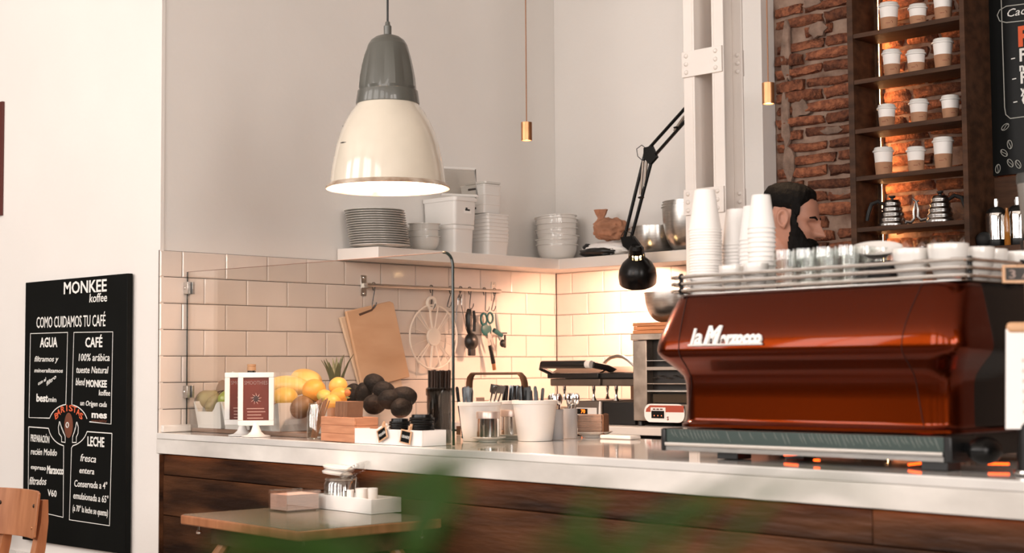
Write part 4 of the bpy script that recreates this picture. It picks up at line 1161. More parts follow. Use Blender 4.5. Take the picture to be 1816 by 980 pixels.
MB().tube([(ha - 0.004, -0.66, hz - 0.002), (ha - 0.016, -0.655, hz - 0.015), (ha + 0.005, -0.60, hz - 0.04), (ha + 0.05, -0.52, hz - 0.055)], 0.010, 8).build('handle_arm', BLACKPL, cg)
MB().tube([(hb + 0.032, -0.655, hz - 0.002), (hb + 0.06, -0.60, hz - 0.014), (x1 + 0.05, -0.50, hz - 0.05)], 0.014, 8).build('handle_arm', BLACKPL, cg)
MB().tube([(p[0], -0.45, p[2]) for p in ((0.6672,-0.4500,1.1577), (0.6771,-0.4500,1.1842), (0.6965,-0.4500,1.2081), (0.7252,-0.4500,1.2246), (0.7599,-0.4500,1.2314), (0.7911,-0.4500,1.2286), (0.8188,-0.4500,1.2164), (0.8462,-0.4500,1.1972), (0.8703,-0.4500,1.1711))], 0.0075, 8).build('conduit', STEEL, cg)
MB().span((x0 + 0.05, -0.110, 0.002), (x2, -0.10, z1 - BCZ + 0.01)).build('rear_panel', mat('dark_brown_steel', (0.07, 0.05, 0.038), 0.5, 0.4), pb)
for u in (0.5757,0.7415,0.8650):
    for yy in (-0.58, -0.30):
        MB().lathe([(0, 0), (0.012, 0), (0.011, 0.004), (0.006, 0.014), (0.0045, 0.03), (0.008, 0.045), (0.0075, 0.06), (0.006, z1 - BCZ - zt - 0.004), (0, z1 - BCZ - zt - 0.002)], 14).build('chrome_foot', CHROME, cg, (u, yy, BCZ + zt + 0.001))
solo(MB().prism([(-0.07, 0, 0), (0.07, 0, 0), (0.06, 0.06, 0.05), (-0.04, 0.06, 0.05)], (0, 0, 0.012)), 'card_terminal', mat('dull_grey_plastic', (0.16, 0.14, 0.11), 0.5), 'small grey slanted device behind the spoon pots', 'device', (0.3760, -0.45, BCZ + 0.0))

# toaster oven
OV = mat('scuffed_oven_steel', (0.36, 0.30, 0.25), 0.38, 0.9, var=0.3, vscale=12)
ov = thing('toaster_oven', 'steel toaster oven with a red and white control panel', 'oven', (1.0469, -0.69, BCZ))
oz = 0.3643
oz1 = 0.3395
px0, px1 = 0.1152, 0.36
pz = 0.0866
MB().span((0.0, 0.04, 0.02), (px1, 0.42, oz1)).build('cavity', mat('oven_inside_black', (0.012, 0.010, 0.009), 0.4), ov)
MB().span((-0.004, -0.008, oz1), (px1 + 0.005, 0.42, oz)).build('top_panel', OV, ov, bev=0.002)
MB().span((0.0, 0.0, 0.02), (0.0708, 0.042, oz1 - 0.001)).build('side_post', OV, ov, bev=0.003)
MB().span((0.0730, 0.0, 0.02), (px1, 0.036, pz)).build('control_front', OV, ov, bev=0.002)
for zz, hh, mm in ((0.2573, 0.004, STEEL), (0.2263, 0.014, mat('oven_rack_rail', (0.42, 0.36, 0.31), 0.3, 0.8)), (0.1377, 0.008, STEEL), (0.1664, 0.005, OV)):
    MB().box((0.20, 0.012, zz), (0.30, 0.02, hh)).build('rack_rail', mm, ov, bev=0.001)
MB().box((0.21, 0.03, 0.1089), (0.26, 0.008, 0.034)).build('lower_glass', mat('brown_oven_glass', (0.06, 0.045, 0.03), 0.12), ov)
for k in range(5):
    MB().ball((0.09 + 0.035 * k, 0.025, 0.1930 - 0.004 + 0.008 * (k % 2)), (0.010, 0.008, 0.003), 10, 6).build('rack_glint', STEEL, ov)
cpx, cpz = 0.1395, 0.0517
pn_ = MB().prism([(cpx - 0.115 + 0.0 + x, -0.0015, cpz + z) for x, z, _ in rrect(0.10, 0.036, 0.03, 6, 0.135, 0)], (0, -0.003, 0)).build('control_panel', PAPER_W, ov)
MB().prism([(cpx - 0.115 + x, -0.0045, cpz + z) for x, z in ((0.043, 0.004), (0.232, 0.004), (0.232, 0.030), (0.064, 0.030), (0.046, 0.016))], (0, -0.0006, 0)).build('red_band', mat('brick_red_print', (0.40, 0.07, 0.035), 0.5), pn_)
MB().span((cpx - 0.046, -0.0065, cpz - 0.022), (cpx + 0.028, -0.0045, cpz + 0.022)).build('white_inset', PAPER_W, pn_)
ds = MB().span((cpx - 0.041, -0.0085, cpz - 0.020), (cpx + 0.022, -0.0066, cpz + 0.009)).build('display', BLACK, pn_)
for k in range(3):
    MB().ball((cpx - 0.026 + 0.018 * k, -0.009, cpz - 0.010), (0.0025, 0.0015, 0.0025), 8, 6).build('indicator_light', mat('red_indicator_%d' % k, (0.2, 0.02, 0), 0.5, emit=(1, 0.25, 0.1), estr=1.5), ds)
    MB().box((cpx - 0.028 + 0.018 * k, -0.0069, cpz + 0.0150), (0.013, 0.0008, 0.005)).build('button_label', mat('dark_red_print_%d' % k, (0.10, 0.03, 0.02), 0.5), pn_)
letters('S', (cpx + 0.034, -0.0052, cpz - 0.027), INK_R, pn_, height=0.014, bold=0.0006)
for x in (0.015, 0.33):
    MB().lathe([(0, 0), (0.014, 0), (0.012, 0.0195), (0, 0.0195)], 12).build('foot', BLACKPL, ov, (x, 0.03, 0))
    MB().lathe([(0, 0), (0.014, 0), (0.012, 0.0195), (0, 0.0195)], 12).build('foot', BLACKPL, ov, (x, 0.38, 0))
# boards and bowl on the oven
_ox, _oz = 1.0145, BCZ + oz
_hb = 0.0457 / 3
for k in range(3):
    solo(MB().box((0.13, 0.1, _hb / 2), (0.26, 0.24, _hb - 0.001)), 'wooden_board', mat('orange_brown_board_%d' % k, (0.62, 0.25, 0.10), 0.5, var=0.15, vscale=6), ('lowest', 'middle', 'topmost')[k] + ' orange-brown board of three stacked on the oven', 'board', (_ox + 0.004 * (k % 2), -0.63, _oz + 0.0005 + _hb * k), group='orange boards on the oven', bev=0.002)  # orange-brown is the wood's own colour
_pb = (1.0891,-0.55,1.3687)
steel_bowl(0.112, 0.118, 0.035, 'round steel bowl on the orange boards above the oven', (_ox + 0.135, -0.56, _oz + _hb * 3 + 0.001), rot=(0, 0, 0), wall=0.8)

# ---------------------------------------------------------------- espresso machine
MA = math.radians(-2.5)
ME, MN = Vector((math.cos(MA), math.sin(MA), 0)), Vector((-math.sin(MA), math.cos(MA), 0))
def mw(x, q, z=0.0):
    p = Vector((2.9, -2.33, 0.951)) + ME * x + MN * q
    return (p.x, p.y, p.z + z)
PAINT = mat('dark_orange_metallic_paint', (0.135, 0.0165, 0.0012), 0.27, 1.0, coat=0.35)
em = thing('espresso_machine', 'big burnt orange espresso machine with rounded corners on the bar', 'coffee machine', mw(0, 0), MA)
def ring(z, hx, qf, r=0.062, qb=0.50, n=7):
    return [(x, y, z) for x, y, _ in rrect(hx, (qb - qf) / 2, r, n, 0.03, (qb + qf) / 2)]
_secs = [(0.074, 0.392, -0.004), (0.078, 0.397, -0.009), (0.085, 0.397, -0.009), (0.090, 0.390, -0.002), (0.098, 0.388, 0.0), (0.100, 0.388, 0.0), (0.106, 0.388, 0.0), (0.150, 0.388, 0.0), (0.185, 0.389, -0.001), (0.205, 0.394, -0.006), (0.222, 0.406, -0.018), (0.238, 0.420, -0.033), (0.250, 0.431, -0.045), (0.260, 0.437, -0.051), (0.268, 0.439, -0.053), (0.276, 0.4388, -0.0527), (0.284, 0.438, -0.0518), (0.294, 0.436, -0.0495), (0.306, 0.434, -0.0458), (0.320, 0.431, -0.0402), (0.336, 0.4275, -0.0330), (0.354, 0.424, -0.0236), (0.374, 0.420, -0.0126), (0.398, 0.415, 0.001), (0.408, 0.411, 0.008), (0.412, 0.404, 0.016)]
MB().loft([ring(z, hx, qf) for z, hx, qf in _secs]).build('painted_body', PAINT, em, smooth=50)
# side covers, glossy black, standing a little proud of the paint at both ends
for sx in (1,):
    rs = []
    for z, hx, qf in _secs[3:-1]:
        x0, x1 = 0.03 + sx * (hx - 0.01), 0.03 + sx * (hx + 0.005)
        rs.append([(x0, 0.10, z), (x1 - 0.0048, 0.105, z), (x1, 0.17, z), (x1, 0.44, z), (x0, 0.50, z)] if sx > 0 else [(x0, 0.50, z), (x1, 0.495, z), (x1, 0.105, z), (x0, 0.10, z)])
    MB().loft(rs).build('side_cover', BLACK, em, smooth=40)
SEAM = mat('dark_panel_seam', (0.02, 0.004, 0.002), 0.6)
for xs in (-0.325, 0.355):
    m = MB()
    pts = []
    for z, hx, qf in _secs[3:-1]:
        pts.append((xs + (0.03 - xs) * 0.06 * math.sin((z - 0.09) / 0.32 * PI), qf - 0.0006, z))
    m.tube(pts, 0.0014, 5, flat=(1, 0.5))
    m.build('panel_seam', SEAM, em)
# slanted mirror tray with bright lip, base and feet
MB().prism([(-0.352, -0.0495, 0.073), (0.432, -0.0495, 0.073), (0.432, -0.050, 0.040), (-0.352, -0.050, 0.040)], (0, 0.034, 0.0)).build('mirror_tray', mat('steel_with_green_reflection', (0.10, 0.135, 0.125), 0.22, 0.65), em)  # greenish reflection put into the steel colour
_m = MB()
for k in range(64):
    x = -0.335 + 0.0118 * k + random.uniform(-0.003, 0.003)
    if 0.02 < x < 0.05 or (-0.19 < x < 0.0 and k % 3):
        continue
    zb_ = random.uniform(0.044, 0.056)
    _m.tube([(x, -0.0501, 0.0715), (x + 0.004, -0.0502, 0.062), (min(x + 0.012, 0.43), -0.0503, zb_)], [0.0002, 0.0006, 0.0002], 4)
_m.build('leaf_reflection_strokes', mat('painted_leaf_reflection', (0.34, 0.35, 0.32), 0.4, 0.3), em, kind='stuff')  # pale strokes drawn to imitate palm leaves mirrored in the tray
MB().tube([(-0.352, -0.0515, 0.036), (0.432, -0.0515, 0.036)], 0.0055, 8).build('bright_lip', CHROME, em)
MB().span((-0.352, -0.052, 0.020), (0.432, -0.046, 0.030)).build('lower_lip', STEEL, em)
MB().span((-0.366, -0.056, 0.018), (-0.3525, 0.02, 0.075)).build('end_cap', BLACKPL, em, bev=0.004)
MB().span((0.4325, -0.054, 0.018), (0.452, 0.05, 0.075)).build('end_cap', BLACKPL, em, bev=0.004)
MB().span((-0.33, 0.03, 0.022), (0.39, 0.48, 0.0735)).build('base', BLACKPL, em)
for x, y in ((0.405, -0.018), (-0.20, 0.03), (-0.30, 0.44), (0.38, 0.44)):
    MB().span((x - 0.032, y - 0.028, 0), (x + 0.032, y + 0.028, 0.0215)).build('foot', BLACKPL, em, bev=0.002)
MB().ball((0.500, 0.0, 0.045), (0.035, 0.045, 0.030), 20, 12).span((0.45, -0.01, 0.04), (0.48, 0.03, 0.06)).build('side_knob', BLACK, em)
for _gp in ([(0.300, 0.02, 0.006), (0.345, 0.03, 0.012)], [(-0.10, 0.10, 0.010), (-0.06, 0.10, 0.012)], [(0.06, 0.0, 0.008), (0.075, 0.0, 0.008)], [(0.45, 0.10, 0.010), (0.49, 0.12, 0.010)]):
    MB().tube(_gp, 0.003, 6).build('added_glow_rod', bpy.data.materials.get('added_orange_glow') or mat('added_orange_glow', (0.3, 0.04, 0.0), 0.5, emit=(1.0, 0.09, 0.008), estr=4.0), em)  # glowing rods added to imitate warm light reflected under the machine
# cup rails
def rail_loop(z, g):
    hx, qf, qb, r = 0.428 - g, 0.006 + g, 0.49, 0.035
    pts = [(x, y, z) for x, y, _ in rrect(hx, (qb - qf) / 2, r, 5, 0.035, (qb + qf) / 2)]
    return pts
for z in (0.457, 0.4395, 0.422):
    MB().tube(rail_loop(z, 0.0), 0.0048, 8, True).build('cup_rail', CHROME, em)
for x, y in ((-0.345, 0.006), (0.452, 0.04), (0.463, 0.25), (-0.393, 0.25), (0.03, 0.49)):
    m = MB().tube([(x, y + 0.002, 0.412), (x, y + 0.002, 0.466)], 0.0055, 8)
    for z in (0.457, 0.4395, 0.422):
        m.ball((x, y + 0.002, z), (0.009, 0.009, 0.0075), 10, 6)
    m.build('rail_post', BLACK, em)
MB().loft([[(x, y, z) for x, y, _ in rrect(0.41, 0.235, 0.03, 4, 0.03, 0.258)] for z in (0.4125, 0.4145)]).build('cup_tray', STEEL, em)
# raised maker's lettering on the upper slope
_up = Vector((0, 0.061, 0.142)).normalized()
_wl = MB().tube([(-0.270, -0.0565, 0.2815), (-0.158, -0.0565, 0.2815), (-0.043, -0.0565, 0.2815)], 0.0028, 6).build('raised_underline', PAPER_W, em)
letters('la', (-0.264, -0.0570, 0.2835), PAPER_W, em, name='raised_letter', height=0.042, width=0.034, up=_up, bold=0.0014, ext=0.003)
letters('M', (-0.221, -0.0570, 0.2835), PAPER_W, em, name='raised_letter', height=0.046, width=0.046, up=_up, bold=0.0036, ext=0.003, shear=0.1)
letters('arzocco', (-0.168, -0.0570, 0.2835), PAPER_W, em, name='raised_letter', height=0.0315, width=0.124, up=_up, bold=0.0026, ext=0.003)

# ---------------------------------------------------------------- on top of the machine: paper cup stacks
TOPZ = 0.416
def cup_mesh(rt, rb, h):
    # upside-down paper cup standing on its rolled rim
    return MB().lathe([(rt - 0.002, 0.0045), (rt - 0.0005, 0), (rt + 0.002, 0.0012), (rt + 0.0022, 0.0036), (rt, 0.005), (rb, h - 0.004), (rb - 0.001, h), (rb - 0.004, h), (rb - 0.005, h - 0.006), (0, h - 0.006)], 36)
def stack(x, q, rt, rb, h, n, pitch, lab, group):
    c = cup_mesh(rt, rb, h)
    p = mw(x, q, TOPZ + 0.001)
    o = solo(c, 'paper_cup', PAPER_W, lab % 'lowest of', 'cup', p, group=group)
    for k in range(1, n):
        dup(o, (p[0] + random.uniform(-.0006, .0006), p[1] + random.uniform(-.0006, .0006), p[2] + pitch * k), label=(ORD[k] + ' ' + (lab % 'from the bottom of').replace('upturned white paper', 'upturned paper')) if k < n - 1 else lab % 'topmost of')
_sa = (-0.3722,0.14,0.4808)
stack(_sa[0], 0.14, 0.0415, 0.0275, 0.108, 24, 0.0073, 'upturned white paper cup %s the tallest stack on the machine', 'paper cups in the tallest stack')
_sa = (-0.3307,0.22,0.4818)
stack(_sa[0], 0.22, 0.0385, 0.028, 0.098, 15, 0.0092, 'upturned white paper cup %s the shorter middle stack on the machine', 'paper cups in the middle stack')
_sa = (-0.2197,0.13,0.4724)
stack(_sa[0], 0.15, 0.0375, 0.027, 0.090, 14, 0.0101, 'upturned white paper cup %s the stack in front of the middle one', 'paper cups in the inner right stack')
_sa = (-0.1574,0.1,0.4679)
stack(_sa[0], 0.10, 0.0335, 0.0235, 0.086, 14, 0.0119, 'upturned white paper cup %s the right-hand stack beside the barista', 'paper cups in the right-hand stack')

# espresso cups
def mug(label, x, q, r, h, group, hand=None, z=TOPZ + 0.001, rot=None, s=1):
    t = thing('coffee_cup', label, 'cup', mw(x, q, z), MA, group, rot=rot)
    pr = [(0, 0), (r * 0.55, 0), (r * 0.60, 0.004)]
    for k in range(1, 8):
        a = k / 7
        pr.append((r * (0.60 + 0.40 * math.sin(a * PI / 2) ** 0.8), 0.004 + (h - 0.004) * a))
    pr += [(r * 0.985, h + 0.0015), (r * 0.955, h)]
    for k in range(6, 0, -1):
        a = k / 7
        pr.append((r * (0.60 + 0.40 * math.sin(a * PI / 2) ** 0.8) - 0.0035, 0.006 + (h - 0.004) * a))
    pr.append((0, 0.007))
    MB().lathe(pr, 36).build('body', CERAMIC, t)
    if hand is not None:
        c, s_ = math.cos(hand), math.sin(hand)
        MB().tube([(c * (r * 0.93 + d), s_ * (r * 0.93 + d), z_) for d, z_ in ((0.0, h * 0.8), (0.016, h * 0.82), (0.022, h * 0.6), (0.016, h * 0.36), (-0.004, h * 0.3))], 0.0035, 8).build('handle', CERAMIC, t)
    return t
_a = (-0.216,0.05,0.469)
mug('small white espresso cup in front of the tallest paper stack', _a[0], 0.050, 0.031, 0.062, 'small white cups behind the rail')
_a = (-0.1382,0.05,0.465)
mug('small white espresso cup in front of the right-hand paper stack', _a[0], 0.050, 0.031, 0.064, 'small white cups behind the rail')
_a = (0.2847,0.075,0.4566)
mug('white cappuccino cup left of the largest one', _a[0], 0.075, 0.042, 0.074, 'white coffee cups')
_a = (0.3741,0.08,0.4519)
mug('largest white cup at the right end of the rail', _a[0], 0.085, 0.046, 0.080, 'white coffee cups')
_a = (0.3965,0.17,0.4544)
mug('white cup just behind the largest cup', _a[0], 0.17, 0.040, 0.075, 'white coffee cups')
_a = (0.3925,0.25,0.458)
mug('white cup third from the right rear corner', _a[0] - 0.008, 0.25, 0.040, 0.075, 'white coffee cups')
mug('white cup second from the right rear corner of the machine', 0.405, 0.34, 0.040, 0.073, 'white coffee cups')
mug('white cup at the right rear corner of the machine', 0.41, 0.435, 0.040, 0.070, 'white coffee cups')
# black knock box with a saucer stack tilted on it
_a = (0.1584,0.14,0.4663)
solo(MB().loft([[(x, y, z) for x, y, _ in rrect(0.056, 0.05, 0.015, 4)] for z in (0, 0.055)]), 'black_box', BLACKMAT, 'matt black box under the tilted white saucer', 'box', mw(_a[0], 0.15, TOPZ + 0.001), MA)
solo(MB().lathe([(0, 0), (0.025, 0), (0.028, 0.004), (0.052, 0.016), (0.060, 0.021), (0.0605, 0.0225), (0.052, 0.020), (0.028, 0.007), (0, 0.006)], 40), 'saucer', CERAMIC, 'white saucer tilted towards the room between glasses and cups', 'saucer', mw(_a[0] - 0.004, 0.135, TOPZ + 0.070), rot=(0.30, 0.16, 0))
# tumblers
_tg = [(0, 0.006), (0.018, 0.006), (0.0195, 0), (0.0215, 0.001), (0.0225, 0.02), (0.0275, 0.050), (0.029, 0.090), (0.0288, 0.092), (0.0275, 0.091), (0.0262, 0.052), (0.021, 0.022), (0.019, 0.012), (0, 0.010)]
_tm = MB().lathe(_tg, 28)
_t0 = None
for r_, q in enumerate((0.045, 0.110, 0.175)):
    for k, u in enumerate((-0.0455, 0.0109, 0.0725, 0.1311)):
        x = u + 0.004 * r_ + random.uniform(-0.003, 0.003)
        lab = '%s clear tumbler from the left in the %s row' % (('first', 'second', 'third', 'fourth')[k], ('front', 'middle', 'back')[r_])
        if _t0 is None:
            _t0 = solo(_tm, 'tumbler', CLEAR2, lab, 'glass', mw(x, q, TOPZ + 0.001), group='clear tumblers on the machine')
        else:
            dup(_t0, mw(x, q, TOPZ + 0.001), label=lab)
# ---------------------------------------------------------------- price board stand at the right end of the bar
_p = (3.5258,-2.3929,0.951)
st = thing('card_stand', 'black stand at the right edge holding a white menu card', 'stand', _p, math.radians(42))
mz = lambda v: 0
MB().lathe([(0, 0), (0.034, 0), (0.036, 0.003), (0.036, 0.009), (0.030, 0.012), (0.028, 0.10), (0.012, 0.12), (0, 0.12)], 24).build('base', BLACKPL, st)
MB().lathe([(0.0365, 0.002), (0.0375, 0.004), (0.0375, 0.008), (0.0365, 0.010)], 24).build('chrome_band', CHROME, st)
MB().tube([(0, 0, 0.11), (0, 0, 0.43)], 0.006, 8).build('pole', BEECH, st)
_c = MB().loft([[(x, -0.012, z) for x, z in ((-0.056, 0.095), (0.06, 0.095), (0.06, 0.300), (-0.050, 0.300))], [(x, -0.009, z) for x, z in ((-0.056, 0.095), (0.06, 0.095), (0.06, 0.300), (-0.050, 0.300))]]).build('white_card', PAPER_W, st)
_pi = mat('faint_pink_print', (0.80, 0.62, 0.56), 0.7)
for k in range(6):
    ribbon([(-0.020, -0.0125, 0.235 - 0.021 * k), (0.05, -0.0125, 0.235 - 0.021 * k)], 0.008, (0, -1, 0), 0.0004).build('faint_print', _pi, _c)
MB().box((-0.012, -0.008, 0.303), (0.072, 0.02, 0.022)).build('wooden_clip', BEECH, st, bev=0.008)
_sg = MB().span((-0.054, -0.014, 0.395), (0.06, -0.006, 0.432)).build('sign_frame', BEECH, st, bev=0.001)
_sp_ = MB().span((-0.049, -0.0148, 0.4005), (0.058, -0.0141, 0.427)).build('chalk_panel', mat('grey_chalk_panel', (0.055, 0.05, 0.046), 0.8), _sg)
letters('3 A', (-0.044, -0.0152, 0.405), mat('dusty_pink_chalk', (0.40, 0.30, 0.26), 0.9), _sp_, height=0.017, width=0.05)

# ---------------------------------------------------------------- cup shelf on the brick wall
SY = -0.14
xl, xl2 = 1.7200, 1.7457
xr, xr2 = 2.2066, 2.2272
SB = 0.025
cs = thing('cup_shelf', 'tall dark wooden shelf of paper cups on the brick wall', 'shelf', (xl, SY, 1.0))
for a, b, yb in ((xl, xl2, 0.222), (xr, xr2, 0.222)):
    MB().span((a - xl, 0, -0.05), (b - xl, yb, 1.9)).build('side_panel', SHELFWOOD, cs, bev=0.0015)
_shz = [2.5009, 2.3155, 2.1183, 1.9295, 1.7266]
_shz += [_shz[-1] - 0.185, _shz[0] + 0.19]
for z in _shz:
    MB().span((xl2 - xl + 0.0005, 0.002, z - 0.018 - 1.0), (xr - xl - 0.0005, SB - SY, z - 1.0)).build('shelf_board', SHELFWOOD, cs, bev=0.001)
# warm light strip fixed behind the left side panel
WARM = mat('warm_led_strip', (0.9, 0.6, 0.3), 0.5, emit=(1.0, 0.50, 0.20), estr=65.0)
MB().span((xl2 - xl + 0.0005, SB - SY + 0.001, 0.0), (xl2 - xl + 0.015, SB - SY + 0.006, 1.88)).build('added_light_shield', SHELFWOOD, cs)  # wooden lip added to stop the strip's light spilling forward
MB().span((xl2 - xl + 0.0006, SB - SY + 0.0065, 0.06), (xl2 - xl + 0.013, SB - SY + 0.012, 1.85)).build('light_strip', WARM, cs)

# paper cups with lids and card sleeves
def takeaway(label, loc, h, r, rz):
    t = thing('takeaway_cup', label, 'cup', loc, rz, 'lidded paper cups on the cup shelf')
    rb = r * 0.72
    rad = lambda z: rb + (r * 0.95 - rb) * z / h
    MB().lathe([(0, 0.003), (rb - 0.003, 0.003), (rb - 0.002, 0), (rb, 0), (rad(h), h), (0, h)], 28).build('cup', PAPER_W, t)
    z0, z1 = h * 0.10, h * 0.53
    z0 = 0.004
    MB().lathe([(rad(z0) + 0.0003, z0), (rad(z0) + 0.0015, z0), (rad(z1) + 0.0016, z1), (rad(z1) + 0.0004, z1)], 28).build('card_sleeve', KRAFT, t)
    MB().lathe([(rad(h) + 0.0005, h - 0.006), (r + 0.0022, h - 0.006), (r + 0.0025, h - 0.001), (r + 0.0005, h + 0.001), (r - 0.002, h + 0.002), (r - 0.004, h + 0.011), (r - 0.0055, h + 0.0125), (r - 0.008, h + 0.0115), (0, h + 0.0105)], 28).build('lid', PLASTIC_W, t)
    m = MB()
    zz = h * 0.30
    for k in range(7):
        a0, a1 = -PI * 0.62 + 0.075 * k, -PI * 0.62 + 0.075 * k + 0.055
        rr = rad(zz) + 0.0019
        m.prism([(rr * math.cos(a0), rr * math.sin(a0), zz - 0.0012), (rr * math.cos(a1), rr * math.sin(a1), zz - 0.0012), (rr * math.cos(a1), rr * math.sin(a1), zz + 0.0012), (rr * math.cos(a0), rr * math.sin(a0), zz + 0.0012)], (0.0002 * math.cos(a0), 0.0002 * math.sin(a0), 0))
    a = -PI * 0.62 + 0.68
    rr = rad(zz) + 0.002
    m.tube([(rr * math.cos(a + 0.10 * math.cos(t_)), rr * math.sin(a + 0.10 * math.cos(t_)), zz + 0.002 + 0.006 * math.sin(t_)) for t_ in [PI * k / 8 - 0.4 for k in range(9)]], 0.0008, 4)
    m.build('printed_mark', INK_R, t)
    return t
CY = -0.065
_cups = [
 ((1.8668,-0.0650,2.5218), 0, 52, 38), ((1.9934,-0.0650,2.5189), 0, 39, 35), ((2.1020,-0.0650,2.5163), 0, 52, 37),
 ((1.8746,-0.0650,2.3309), 1, 50, 36), ((1.9811,-0.0650,2.3291), 1, 42, 36), ((2.0969,-0.0650,2.3279), 1, 54, 38),
 ((1.8470,-0.0650,2.1340), 2, 42, 35), ((1.9881,-0.0650,2.1327), 2, 43, 36), ((2.1224,-0.0650,2.1319), 2, 42, 35),
 ((1.8284,-0.0650,1.9447), 3, 51, 38), ((1.9709,-0.0650,1.9376), 3, 45, 35), ((2.0876,-0.0650,1.9372), 3, 56, 38)]
_rn = ('top row', 'second row', 'third row', 'fourth row')
_cn = ('left', 'middle', 'right')
for k, (p, row, hp, wp) in enumerate(_cups):
    d_ = 0.0022
    takeaway('%s lidded paper cup in the %s of the cup shelf' % (_cn[k % 3], _rn[row]), (p[0], CY, _shz[row] + 0.0006), hp * d_ - 0.0125 + 0.002, wp * d_ / 2 - 0.002, random.uniform(-0.3, 0.5) + 0.45)

# two gooseneck kettles
KST = mat('ribbed_kettle_steel', (0.42, 0.41, 0.40), 0.24, 1.0)
def kettle(label, loc, rz, s=1.0):
    t = thing('gooseneck_kettle', label, 'kettle', loc, rz, 'gooseneck kettles')
    pr = [(0, 0), (0.054, 0), (0.058, 0.003)]
    for k in range(25):
        z = 0.005 + 0.098 * k / 24
        pr.append((0.058 - 0.026 * k / 24 + 0.0022 * math.sin(k / 24 * PI * 9), z))
    pr += [(0.031, 0.106), (0.028, 0.110), (0, 0.112)]
    MB().lathe([(a * s, b * s) for a, b in pr], 36).build('body', KST, t)
    MB().lathe([(a * s, b * s) for a, b in [(0, 0.1125), (0.006, 0.1125), (0.006, 0.117), (0.013, 0.122), (0.014, 0.128), (0, 0.130)]], 16).build('lid_knob', BLACKPL, t)
    MB().tube([(x * s, 0, z * s) for x, z in ((0.054, 0.020), (0.076, 0.016), (0.088, 0.030), (0.087, 0.060), (0.094, 0.092), (0.108, 0.104))], [q * s for q in (0.008, 0.0075, 0.0065, 0.0055, 0.0045, 0.004)], 10).build('spout', KST, t)
    MB().tube([(x * s, 0, z * s) for x, z in ((-0.030, 0.092), (-0.056, 0.108), (-0.084, 0.098), (-0.098, 0.062), (-0.106, 0.030))], [q * s for q in (0.007, 0.009, 0.010, 0.010, 0.008)], 10).build('handle', BLACKPL, t)
    return t
_p = (1.8593,-0.0600,1.7431)
kettle('ribbed steel kettle on the left of the fifth shelf, handle to the left', (_p[0], -0.06, _shz[4] + 0.0006), 0.30, 0.96)
_p = (2.0666,-0.0600,1.7454)
kettle('ribbed steel kettle on the right of the fifth shelf, handle to the right', (_p[0], -0.06, _shz[4] + 0.0006), PI + 0.35, 0.96)
# upturned glasses on the lowest shelf
for k in range(7):
    x = xl2 + 0.05 + 0.062 * k
    if x < xr - 0.03:
        solo(MB().lathe([(0.027, 0), (0.029, 0.001), (0.034, 0.05), (0.032, 0.10), (0.026, 0.132), (0.020, 0.138), (0, 0.139), (0, 0.137), (0.019, 0.136), (0.030, 0.10), (0.032, 0.05), (0.027, 0)], 24), 'wine_glass', CLEAR2, '%s upturned glass from the left on the lowest cup shelf' % ('first', 'second', 'third', 'fourth', 'fifth', 'sixth', 'seventh')[k], 'glass', (x, -0.06 + 0.02 * (k % 2), _shz[5] + 0.0006), group='upturned glasses on the lowest shelf')

# ---------------------------------------------------------------- menu board and bottle shelf right of the cup shelf
bx0 = 2.2107
bz0 = 1.9047
mb_ = thing('menu_board', 'large black menu board with chalk lettering right of the cup shelf', 'menu board', (bx0, 0.06, bz0))
MB().span((0, 0, 0), (1.4, 0.02, 1.5)).build('board', BOARD_G, mb_)
def mpt(u):
    return (u[0] - bx0, -0.0012, u[2] - bz0)
FR = mat('thin_grey_chalk_line', (0.42, 0.42, 0.38), 0.9)
_ln = [mpt(p) for p in ((2.2800,0.0600,2.5790), (2.2819,0.0600,2.1637), (2.2857,0.0600,2.1350), (2.3034,0.0600,2.1176), (2.3891,0.0600,2.1180), (2.5423,0.0600,2.1181))]
ribbon(_ln, 0.0035, (0, -1, 0)).build('chalk_frame', FR, mb_)
_ov = [mpt(p) for p in ((2.4461,0.0600,2.5432), (2.2999,0.0600,2.5514), (2.2720,0.0600,2.5409), (2.2623,0.0600,2.5228), (2.2708,0.0600,2.4994), (2.2981,0.0600,2.4883), (2.4442,0.0600,2.4791))]
ribbon(_ov, 0.0035, (0, -1, 0)).build('chalk_frame', FR, mb_)
letters('Cacao', mpt((2.2964,0.0600,2.5083)), CHALK, mb_, height=0.0302, width=0.1219, shear=0.25)
letters('PLATO', mpt((2.3408,0.0600,2.3900)), CHALK_O, mb_, height=0.0734, bold=0.004)
for (p, w, hp) in (((2.3436,0.0600,2.3311), 'Fresa', 22), ((2.3448,0.0600,2.2941), 'nata', 13), ((2.3457,0.0600,2.2464), 'Fruta', 20), ((2.3491,0.0600,2.2070), 'yogur', 13), ((2.3500,0.0600,2.1616), 'Coco', 20)):
    letters(w, mpt(p), CHALK, mb_, height=hp * 0.0022, bold=0.0015)
for p in ((2.3214,0.0600,2.3452), (2.3236,0.0600,2.2667), (2.3256,0.0600,2.1777)):
    q = mpt(p)
    ribbon([(q[0] - 0.008, q[1], q[2]), (q[0] + 0.008, q[1], q[2] + 0.001)], 0.004, (0, -1, 0)).build('chalk_dash', CHALK, mb_)
